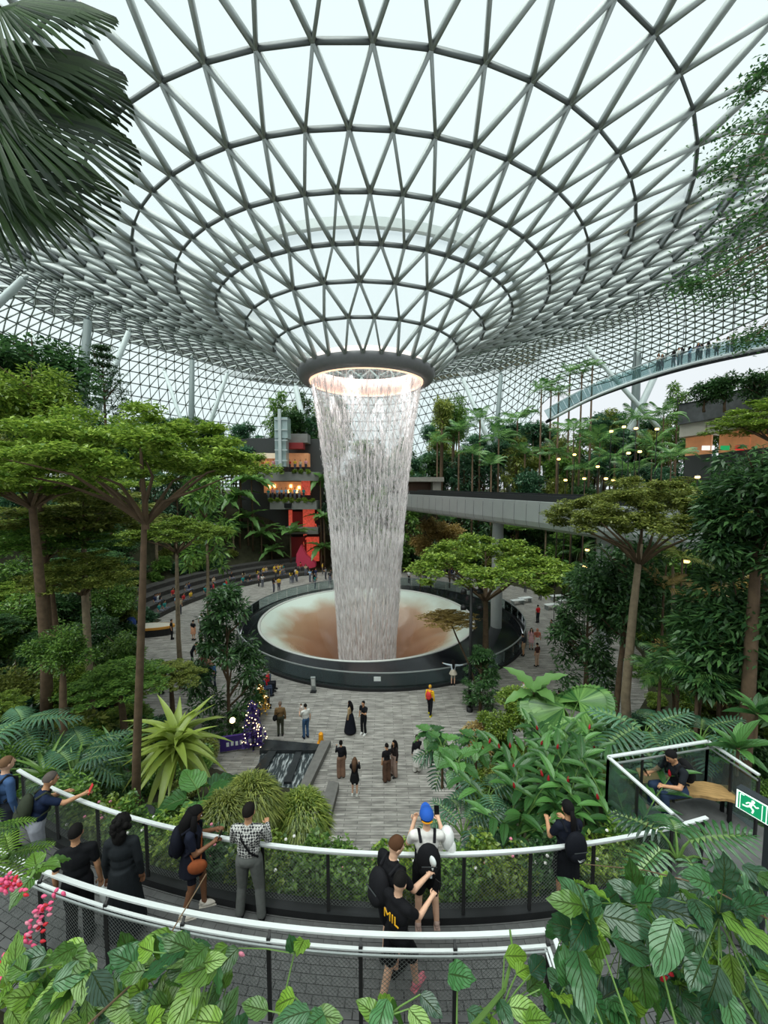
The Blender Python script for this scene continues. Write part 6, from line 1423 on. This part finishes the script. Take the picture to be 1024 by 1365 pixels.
person(WG(52, 1168), -.75, 1.66, (22, 34, 60), (150, 152, 162), 'tan', (92, 84, 80), ((-.3, .3, -.8), (-.1, .8, -.2)), ((.45, .75, -.35), (.15, .95, .1)), lean=.28, sleeve=.7, shoe=(232, 232, 230), fat=1.15, acc=[('backpack', (52, 58, 46)), ('phone', 1, 'phone_red', 'red phone held out over the railing')], label='woman in navy top with olive backpack leaning on the railing', female=True, **nv)
person(WG(14, 1142), -.5, 1.74, (62, 88, 128), (44, 48, 58), 'pale', (112, 84, 62), sleeve=1.1, fat=1.1, acc=[('backpack', (30, 32, 36))], label='man in blue jacket with dark backpack beside the railing', **nv)
person(WG(568, 1236), 0.0, 1.74, (226, 222, 218), (18, 18, 22), 'pale', (20, 18, 18), ((-.2, .45, -.8), (.35, .45, .85)), ((.3, .5, -.7), (-.2, .85, .3)), leg='short', hairstyle='cap', shoe=(176, 150, 140), feet=((-.11, 0), (.15, .02)), acc=[('backpack', (22, 22, 26), 'tag'), ('jacket', (236, 236, 234), (.3, .12, 1.22)), ('phone', 1, 'phone_black', 'phone raised by the man in the blue cap')], label='man in blue cap, white tee and black backpack filming the waterfall', **nv)
person(WG(520, 1288), -.9, 1.74, (20, 20, 24), (22, 22, 26), 'pale', (84, 56, 38), ((-.25, .05, -1), (-.05, .35, -.9)), ((.15, .5, -.8), (-.05, .9, .05)), leg='short', nod=.3, lean=.08, fat=1.18, shoe=(28, 28, 30), turn=-.4, acc=[('backpack', (26, 26, 30)), ('held', 1, 'fan', 'white handheld fan beside the brown-haired man')], label='brown-haired man in black tee holding a handheld fan', **nv)
person(WG(530, 1333), -.72, 1.62, (20, 20, 24), (20, 20, 24), 'pale', (20, 18, 18), ((-.15, .1, -1), (0, .4, -.8)), ((.15, .6, -.7), (.1, .9, .35)), leg='short', nod=.35, shoe=(206, 120, 132), female=True, feet=((-.08, -.24), (.1, .26)), acc=[('lettering', 'MIL'), ('phone', 1, 'phone_black', 'phone held by the woman with amber lettering on her tee')], label='woman in black tee with amber lettering striding in pink shoes', **nv)
person(WG(754, 1212), .12, 1.66, (22, 26, 40), (20, 22, 28), 'tan', (16, 14, 16), ((-.2, .35, -.8), (.25, .7, .1)), ((.2, .35, -.8), (-.25, .7, .1)), leg='short', hairstyle='pony', shoe=(178, 120, 92), female=True, feet=((-.09, 0), (.08, .05)), acc=[('backpack', (20, 22, 30), 'swoosh')], skirt=(.62, .2), label='woman with ponytail and black backpack marked with a white swoosh', **nv)
sp = G(905, 1050, pz + .45)
person((sp.x, sp.y, pz - .04), 1.75, 1.7, (28, 32, 38), (44, 58, 84), 'tan', (18, 16, 18), ((-.2, .5, -.75), (.25, .9, .1)), ((.2, .5, -.75), (-.25, .9, .1)), sit=True, nod=.45, lean=.22, shoe=(180, 140, 112), acc=[('backpack', (24, 24, 26)), ('phone', 1, 'phone_black', 'phone held by the man seated on the bench')], label='man in dark tee and jeans seated on the slab bench with a phone', **nv)
# ------------------------------------------------------------------ on the plaza
def pl_(x, y): return G(x, y, .03)
md = dict(vox=.024)
person(pl_(374, 980), .1, 1.74, (116, 92, 62), (66, 68, 56), 'tan', (120, 100, 90), sleeve=1.1, acc=[('bag', (22, 22, 24), (-.24, -.05, .95), (.12, .2, .14))], fat=1.1, label='man in brown jacket with a black shoulder bag on the plaza', **md)
person(pl_(408, 983), .6, 1.74, (222, 220, 216), (64, 94, 130), 'pale', (24, 20, 18), ((-.25, .4, -.8), (.3, .9, .2)), None, label='man in white shirt and jeans carrying a small child', shoe=(30, 36, 60), **md)
cq = pl_(404, 983); person((cq.x - .12, cq.y + .25, .9), 2.4, .75, (238, 226, 222), (206, 190, 180), 'pale', (30, 24, 20), shoe=None, vox=.024, label='small child in white held by the man in jeans')
person(pl_(467, 976), 1.2, 1.66, (170, 146, 112), (22, 24, 34), 'tan', (16, 14, 16), sleeve=1.1, skirt=(.05, .34), hairstyle='long', female=True, label='woman in tan shawl and sweeping black skirt', **md)
person(pl_(485, 978), 2.6, 1.74, (24, 26, 30), (24, 26, 30), 'tan', (18, 16, 16), up_phoneL, None, shoe=(238, 238, 236), label='man all in black with white shoes raising his phone', **md)
person(pl_(455, 1036), .3, 1.64, (26, 26, 32), (134, 104, 88), 'tan', (22, 18, 18), up_phoneL, None, leg='wide', hairstyle='bun', sleeve=1.1, female=True, label='woman in black top and loose brown trousers', **md)
person(pl_(473, 1060), -.1, 1.6, (20, 20, 24), (22, 22, 24), 'pale', (90, 66, 50), up_phoneL, up_phone, leg='bare', skirt=(.68, .22), hairstyle='long', shoe=(232, 230, 226), sleeve=1.1, female=True, label='woman in black top and short black skirt with bare legs', **md)
person(pl_(516, 1041), .5, 1.66, (28, 26, 30), (92, 68, 56), 'tan', (20, 16, 16), None, ((.1, .6, -.7), (-.2, .9, .2)), leg='wide', label='person in black top and dark brown trousers next to a friend', **md)
person(pl_(526, 1034), 2.2, 1.62, (42, 34, 34), (150, 126, 116), 'tan', (18, 14, 14), None, None, leg='wide', hairstyle='long', female=True, sleeve=1.1, label='long-haired woman in dark top and beige trousers facing her friend', **md)
person(pl_(556, 1028), .2, 1.66, (30, 30, 34), (212, 208, 204), 'tan', (40, 30, 26), None, up_phone, leg='wide', skirt=(.3, .22), sleeve=1.1, female=True, label='woman in black jacket and white wide trousers beside the split-leaf plant', **md)
person(pl_(573, 953), -.5, 1.7, (238, 190, 40), (28, 28, 34), 'tan', (210, 160, 60), sleeve=1.1, shoe=(228, 216, 40), feet=((-.1, .15), (.1, -.15)), acc=[('backpack', (208, 60, 62))], label='walker in yellow jacket with a red backpack', **md)
person(pl_(604, 913), .0, 1.62, (216, 226, 238), (206, 196, 180), 'pale', (24, 20, 22), ((-1, .1, .15), (-1, .1, .3)), ((1, .1, -.1), (1, .1, .1)), skirt=(.75, .28), leg='bare', hairstyle='long', female=True, sleeve=1.1, label='woman in white shirt dress with both arms spread at the pool glass', **md)
def chair(loc, rz, label):
    r = tag(empty('folding_chair', loc, rz), label, 'chair', 'dark chairs by the pool')
    for nm, c, d in (('seat', (0, .05, .44), (.44, .44, .05)), ('backrest', (0, -.2, .72), (.44, .04, .4))): mb = MB(); mb.box(c, d); mb.build(nm, 'post_dark', r)
    for sx in (-.19, .19):
        for sy in (-.14, .24): mb = MB(); mb.box((sx, sy, .21), (.035, .035, .42)); mb.build('leg', 'post_dark', r)
for x, y, rz, sh, pn, hs, hc, lb in ((352, 928, -1.2, (34, 50, 100), (60, 70, 92), 'short', (80, 70, 66), 'seated visitor in navy by the pool glass'), (357, 920, -1.6, (206, 42, 52), (36, 38, 44), 'short', (150, 140, 130), 'seated visitor in a red jacket by the pool glass'), (348, 944, -1.3, (222, 222, 220), (40, 42, 50), 'hat', (90, 80, 76), 'seated visitor in white with a sun hat'), (351, 912, -1.3, (176, 178, 172), (70, 76, 90), 'short', (206, 200, 196), 'seated grey-haired visitor in a grey shirt')):
    p = pl_(x, y); person(p, rz, 1.66, sh, pn, 'pale', hc, sit=True, hairstyle=hs, sleeve=1.1, label=lb, **md); chair(p, rz, 'dark chair under a seated visitor beside the pool glass')
for x, y, rz, sh, pn, sk, hs, hc, leg, lean_, lb in (
    (249, 918, .8, (226, 186, 196), (128, 40, 52), 'pale', 'short', (30, 26, 24), 'bare', 0, 'woman in pale pink top and dark red skirt'), (262, 914, -.4, (40, 44, 48), (36, 44, 66), 'tan', 'long', (26, 22, 20), 'long', .1, 'woman in black top and dark jeans beside the group'),
    (256, 886, -1.0, (28, 32, 42), (26, 28, 34), 'tan', 'short', (20, 18, 18), 'long', .5, 'man in black stooping over the seated group'), (277, 892, -.8, (196, 176, 160), (150, 120, 100), 'pale', 'hat', (60, 50, 44), 'long', .1, 'visitor in a white sun hat in the group'),
    (270, 905, .2, (138, 60, 66), (60, 54, 56), 'tan', 'scarf', (150, 70, 80), 'long', .1, 'visitor in a maroon headscarf'), (281, 908, 1.6, (190, 130, 116), (64, 80, 110), 'pale', 'short', (40, 34, 30), 'long', .15, 'visitor in salmon top within the group'), (287, 915, 2.0, (70, 110, 160), (50, 56, 70), 'tan', 'short', (40, 34, 30), 'long', .1, 'visitor in mid blue top by the slender dark tree'),
    (273, 919, .6, (112, 50, 64), (40, 36, 42), 'tan', 'short', (30, 26, 24), 'long', .3, 'person in plum top bending forward'), (268, 866, -.6, (58, 62, 66), (18, 20, 24), 'pale', 'short', (60, 50, 44), 'long', 0, 'tall man in grey shirt and black trousers at the pool edge'), (258, 853, -.3, (30, 30, 34), (206, 150, 120), 'pale', 'short', (30, 26, 24), 'bare', 0, 'person in black tee and shorts near the pool edge'),
    (269, 842, .2, (220, 220, 218), (80, 80, 86), 'tan', 'short', (26, 22, 22), 'long', 0, 'person in white top at the pool edge'), (229, 852, -1.2, (24, 24, 28), (26, 26, 30), 'tan', 'short', (24, 20, 20), 'long', 0, 'person in black standing at the boat-shaped counter'), (215, 925, .2, (120, 40, 40), (30, 32, 34), 'tan', 'long', (24, 20, 20), 'long', 0, 'visitor in dark red top behind the strap-leaved plant'),
    (219, 915, 1.0, (40, 44, 50), (30, 30, 34), 'tan', 'short', (24, 20, 20), 'long', 0, 'visitor in charcoal behind the strap-leaved plant'), (735, 852, 1.6, (30, 34, 48), (26, 28, 38), 'pale', 'short', (22, 20, 20), 'long', 0, 'man in navy raising a phone past the pool'), (708, 865, 2.9, (226, 176, 180), (226, 176, 180), 'pale', 'long', (40, 30, 26), 'bare', 0, 'woman in a pink dress walking past the pool'),
    (716, 866, 3.0, (206, 120, 100), (226, 220, 212), 'tan', 'scarf', (206, 130, 110), 'long', 0, 'woman in coral headscarf and white trousers'), (717, 830, .4, (196, 40, 44), (34, 36, 44), 'tan', 'short', (26, 22, 22), 'long', 0, 'person in red top beside the pale tables'), (698, 874, 1.0, (40, 48, 54), (190, 160, 130), 'tan', 'short', (24, 20, 20), 'short', .1, 'person in dark tee and beige shorts leaning on the pool rail'),
    (716, 888, .5, (70, 44, 40), (180, 150, 130), 'tan', 'short', (24, 20, 20), 'long', 0, 'person in brown top behind the fan palm'), (700, 945, .6, (222, 222, 222), (60, 66, 80), 'pale', 'short', (30, 26, 26), 'long', .2, 'visitor in white tee by the planters under the fan palm'), (712, 960, -.8, (60, 190, 176), (40, 44, 52), 'pale', 'long', (30, 26, 26), 'long', .1, 'visitor in turquoise top under the fan palm'), (745, 960, 0, (28, 34, 56), (28, 30, 40), 'tan', 'short', (26, 22, 22), 'long', 0, 'visitor in dark navy under the fan palm'), (690, 958, .5, (40, 40, 42), (40, 40, 44), 'tan', 'short', (26, 22, 22), 'long', 0, 'visitor in black beside the lime shrubs')):
    person(pl_(x, y), rz, 1.66, sh, pn, sk, hc, leg=leg, hairstyle=hs, lean=lean_, skirt=(.55, .22) if leg == 'bare' else None, label=lb, **md)
n_near = len(JOBS)
# ------------------------------------------------------------------ far crowd: three figures repeated
m, N, L_n = new_mat('crowd_shirt'); out = N.new('ShaderNodeOutputMaterial'); b = N.new('ShaderNodeBsdfPrincipled'); oi = N.new('ShaderNodeObjectInfo'); L_n.new(oi.outputs['Color'], b.inputs['Base Color']); b.inputs['Roughness'].default_value = .85; L_n.new(b.outputs[0], out.inputs[0])
m, N, L_n = new_mat('crowd_pants'); out = N.new('ShaderNodeOutputMaterial'); b = N.new('ShaderNodeBsdfPrincipled'); oi = N.new('ShaderNodeObjectInfo'); cr_ = N.new('ShaderNodeValToRGB'); cr_.color_ramp.elements[0].color = (.02, .02, .025, 1); cr_.color_ramp.elements[1].color = (.16, .17, .22, 1); L_n.new(oi.outputs['Random'], cr_.inputs[0]); L_n.new(cr_.outputs[0], b.inputs['Base Color']); L_n.new(b.outputs[0], out.inputs[0])
CL[('cloth', (1, 1, 1))] = 'crowd_shirt'; CL[('cloth', (2, 2, 2))] = 'crowd_pants'
person((0, 0, -50), 0, 1.72, (1, 1, 1), (2, 2, 2), vox=.034, label='p', shoe=None); person((0, 0, -50), 0, 1.72, (1, 1, 1), (2, 2, 2), vox=.034, L=up_phoneL, R=up_phone, hairstyle='long', female=True, label='p', shoe=None); person((0, 0, -50), 0, 1.72, (1, 1, 1), (2, 2, 2), vox=.034, sit=True, label='p', shoe=None)
ppl = finish_people(); protos = ppl[-3:]
COLS = {'white': (225, 225, 222), 'black': (28, 28, 32), 'pale blue': (140, 180, 215), 'red': (190, 44, 48), 'grey': (120, 122, 126), 'yellow': (225, 185, 60), 'pink': (215, 150, 160), 'navy': (36, 48, 88), 'beige': (196, 176, 146), 'teal': (40, 140, 136)}
def crowd(k, loc, rz, where, group, col=None, sc=1.0):
    c = col or list(COLS)[rng.integers(len(COLS))]; p = protos[k]; r = p.copy(); COL.objects.link(r); r.location = loc; r.rotation_euler = (0, 0, rz); sc = sc * rng.uniform(.93, 1.04); r.scale = (sc, sc, sc)
    r['label'] = f'distant {"seated" if k == 2 else "standing"} visitor in {c} top {where}' if k != 1 else f'distant long-haired visitor in {c} top with raised phone {where}'; r['group'] = f'{group} {c} {k}'
    for chd in p.children: q = chd.copy(); COL.objects.link(q); q.parent = r; q.color = (*srgb(COLS[c]), 1)
for x in np.concatenate([np.linspace(322, 442, 22), np.linspace(545, 690, 24)]):
    x += rng.normal(0, 3); y = rng.uniform(763, 779); p = G(x, y, .02)
    if math.hypot(p.x - RX, p.y - RY) > RR + .6 and math.hypot(p.x - RX, p.y - RY) < PR + 2.5: crowd(int(rng.integers(2)), p, rng.uniform(0, 6.28), 'behind the pool', 'far plaza crowd')
for x, y in ((376, 771), (395, 774), (420, 785), (372, 788), (365, 790), (345, 782), (350, 783), (300, 795), (302, 790), (440, 779), (240, 820), (285, 795), (720, 800), (745, 790), (760, 785), (700, 790), (775, 780), (790, 778)):
    p = G(x, y, .02); crowd(int(rng.integers(2)), p, rng.uniform(0, 6.28), 'on the plaza ring', 'ring crowd')
for k in range(26):                                  # on the seating steps
    a = math.radians(rng.uniform(122, 176)); j = int(rng.integers(0, 2)); r_ = PR + .6 + 1.3 * j + .5; crowd(2, (RX + r_ * math.cos(a), RY + r_ * math.sin(a), .45 * (j + 1) - .46), a + PI / 2, 'on the curved seating steps', 'step crowd')
for x0, x1, yv, n in ((350, 408, 628, 9), (358, 405, 666, 9)):
    for x in np.linspace(x0, x1, n): p = PD(x, yv, SY - .1); crowd(0, p, PI, 'on the shop balcony', 'balcony crowd')
for x, c in ((880, 'white'), (906, 'black'), (914, 'white'), (922, 'grey'), (930, 'pale blue'), (936, 'navy'), (950, 'white'), (957, 'beige'), (971, 'white'), (980, 'white'), (986, 'black'), (893, 'grey'), (1005, 'beige')):
    q = min(path, key=lambda p: abs(512 + F * p.x / (p.y * cp_ - (p.z - CH) * sp_) - x)); t = rng.uniform(.4, 1.4); crowd(int(rng.integers(2)), q + Vector((.1 * t, t, .02)), rng.uniform(0, 6.28), 'crossing the arched skybridge', 'skybridge crowd', c)
for p in protos:
    for c in list(p.children): bpy.data.objects.remove(c)
    bpy.data.objects.remove(p)

# ================================================================== festive stage by the water channel
mat('purple', (62, 42, 116), .6); mat('fairy_light', (255, 236, 190), .5, emit=(255, 226, 160), estr=5); mat('gold', (214, 168, 60), .3, .6)
c = pl_(300, 1000); c = G(322, 1000, 0); st_ = tag(empty('banner_board', c, .25), 'low purple banner board with pale lettering beside the water channel', 'banner')
mb = MB(); mb.box((0, 0, .45), (1.9, .12, .7)); mb.build('board', 'purple', st_)
mb = MB()
for k in range(7): mb.box((-.6 + .2 * k, -.066, .42 + .02 * (k % 2)), (.12, .012, .2))
mb.build('lettering', 'sign_white', st_)
for x, y, h, lb in ((338, 1000, 2.4, 'purple festive tree wrapped in fairy lights'), (346, 955, 1.9, 'gold festive tree wrapped in tinsel')):
    c = G(x, y, 0); r = tag(empty('festive_tree', c), lb, 'tree'); g_ = 'gold' in lb
    P = []; n = 700
    tt = rng.random(n); a = rng.uniform(0, 6.28, n); rr_ = (.5 * (1 - tt) + .12) * rng.random(n) ** .4; P = np.stack([rr_ * np.cos(a), rr_ * np.sin(a), .35 + tt * (h - .4)], 1)
    V, Fq = leaf_cloud(P, (.09, .18), .5, .3); tag(place(np_mesh('tinsel', V, Fq, 'gold' if g_ else 'purple'), 'tinsel', r), kind='stuff')
    mb = MB(); mb.tube([(0, 0, 0), (0, 0, h)], [.05, .02], 6); mb.build('trunk', 'post_dark', r); mb = MB()
    for k in range(60): i = rng.integers(n); mb.ell(P[i] * np.array([1.15, 1.15, 1]), (.022, .022, .022), 5, 4)
    tag(mb.build('fairy_lights', 'fairy_light', r), kind='stuff')
    for k in range(10): i = rng.integers(n); mb = MB(); mb.ell(P[i] * np.array([1.2, 1.2, 1]), (.07, .07, .07), 8, 6); mb.build('bauble', 'gold' if g_ else 'purple', r, True)
c = G(311, 998, 0); r = tag(empty('bulb_lamp', c), 'bright round warm bulb lamp on a thin post by the purple banner', 'lamp'); mb = MB(); mb.tube([(0, 0, 0), (0, 0, 1.3)], .03, 6); mb.build('post', 'post_dark', r); mb = MB(); mb.ell((0, 0, 1.42), (.13, .13, .13), 12, 8); mb.build('bulb', 'fairy_light', r, True)
for x, y in ((742, 800), (752, 806), (735, 812), (700, 803), (690, 806), (760, 797), (772, 812)):
    c = G(x, y, 0); r = tag(empty('low_table', c, .3), 'pale low table past the pool under the trees', 'table', 'pale low tables'); mb = MB(); mb.box((0, 0, .5), (1.5, .6, .06)); mb.build('table_top', 'sign_white', r)
    for sx in (-.6, .6): mb = MB(); mb.box((sx, 0, .24), (.06, .5, .48)); mb.build('leg', 'grey_rail', r)

# ================================================================== mist at the foot of the fall
m, N, L_n = new_mat('mist'); out = N.new('ShaderNodeOutputMaterial'); vs = N.new('ShaderNodeVolumeScatter'); vs.inputs['Color'].default_value = (.95, .95, .96, 1); vs.inputs['Density'].default_value = .018; L_n.new(vs.outputs[0], out.inputs['Volume'])
mb = MB(); mb.ell((0, 0, 0), (4.6, 4.6, 5.5), 24, 12); o = mb.build('mist', 'mist', None, True); o.location = (BX, BY, 1.2); tag(o, 'fine white mist hanging at the foot of the waterfall', 'mist', None, 'stuff')

# ================================================================== leave out plants wholly hidden behind others
HIDDEN = {7,8,12,26,29,31,32,33,35,37,44,45,47,49,50,53,58,59,60,64,65,66,67,70,72,75,76,77,78,82,86,92,94,95,99,102,103,104,105,107,110,111,112,113,114,115,116,118,120,121,123,125,128,132,134,156,167,177,180,186,194,203,206,208,209,211,216,217,226,229,232,246,248,250,255,258,261,264,272,279,280,281,283,297,300,322,325,328,331,332,335,339,340,344,346,350,351,352,356,361,362,364,365,367,370,374,379,380,384,395,396,403,405,406,408,409,410,411,413,414,415,416,417,418,419,420,421,422,423,424,425,426,427,428,430,432,433,434,436,438,439,440,441,442,443,444,445,448,449,450,451,453,455,458,459,461,464,465,469,470,471,472,474,475,478,479,481,486,487,491,492,494,497,499,504,505,507,508,509,510,513,519,521,523,525,526,527,529,533,534,537,539,542,543,544,545,546,547,548,549,550,555,558,559,560,561,562,564,565,566,567,569,570,571,576,578,579,581,583,587,589,591,594,596,599,601,603,608,612,613,617,622,623,624,632,651,656,658,661,662,669,670,672,673,675,677,678,679,680,681,682,683,684,685,686,687,688,689,691,692,693,694,695,696,697,698,699,700,701,702,703,704,706,707,708,710,711,712,714,717,718,721,722,724,727,728,729,730,731,738,740,742}
if len(CULL) == 753:
    for i_, o in enumerate(CULL):
        if i_ in HIDDEN:
            for c_ in list(o.children): bpy.data.objects.remove(c_)
            bpy.data.objects.remove(o)
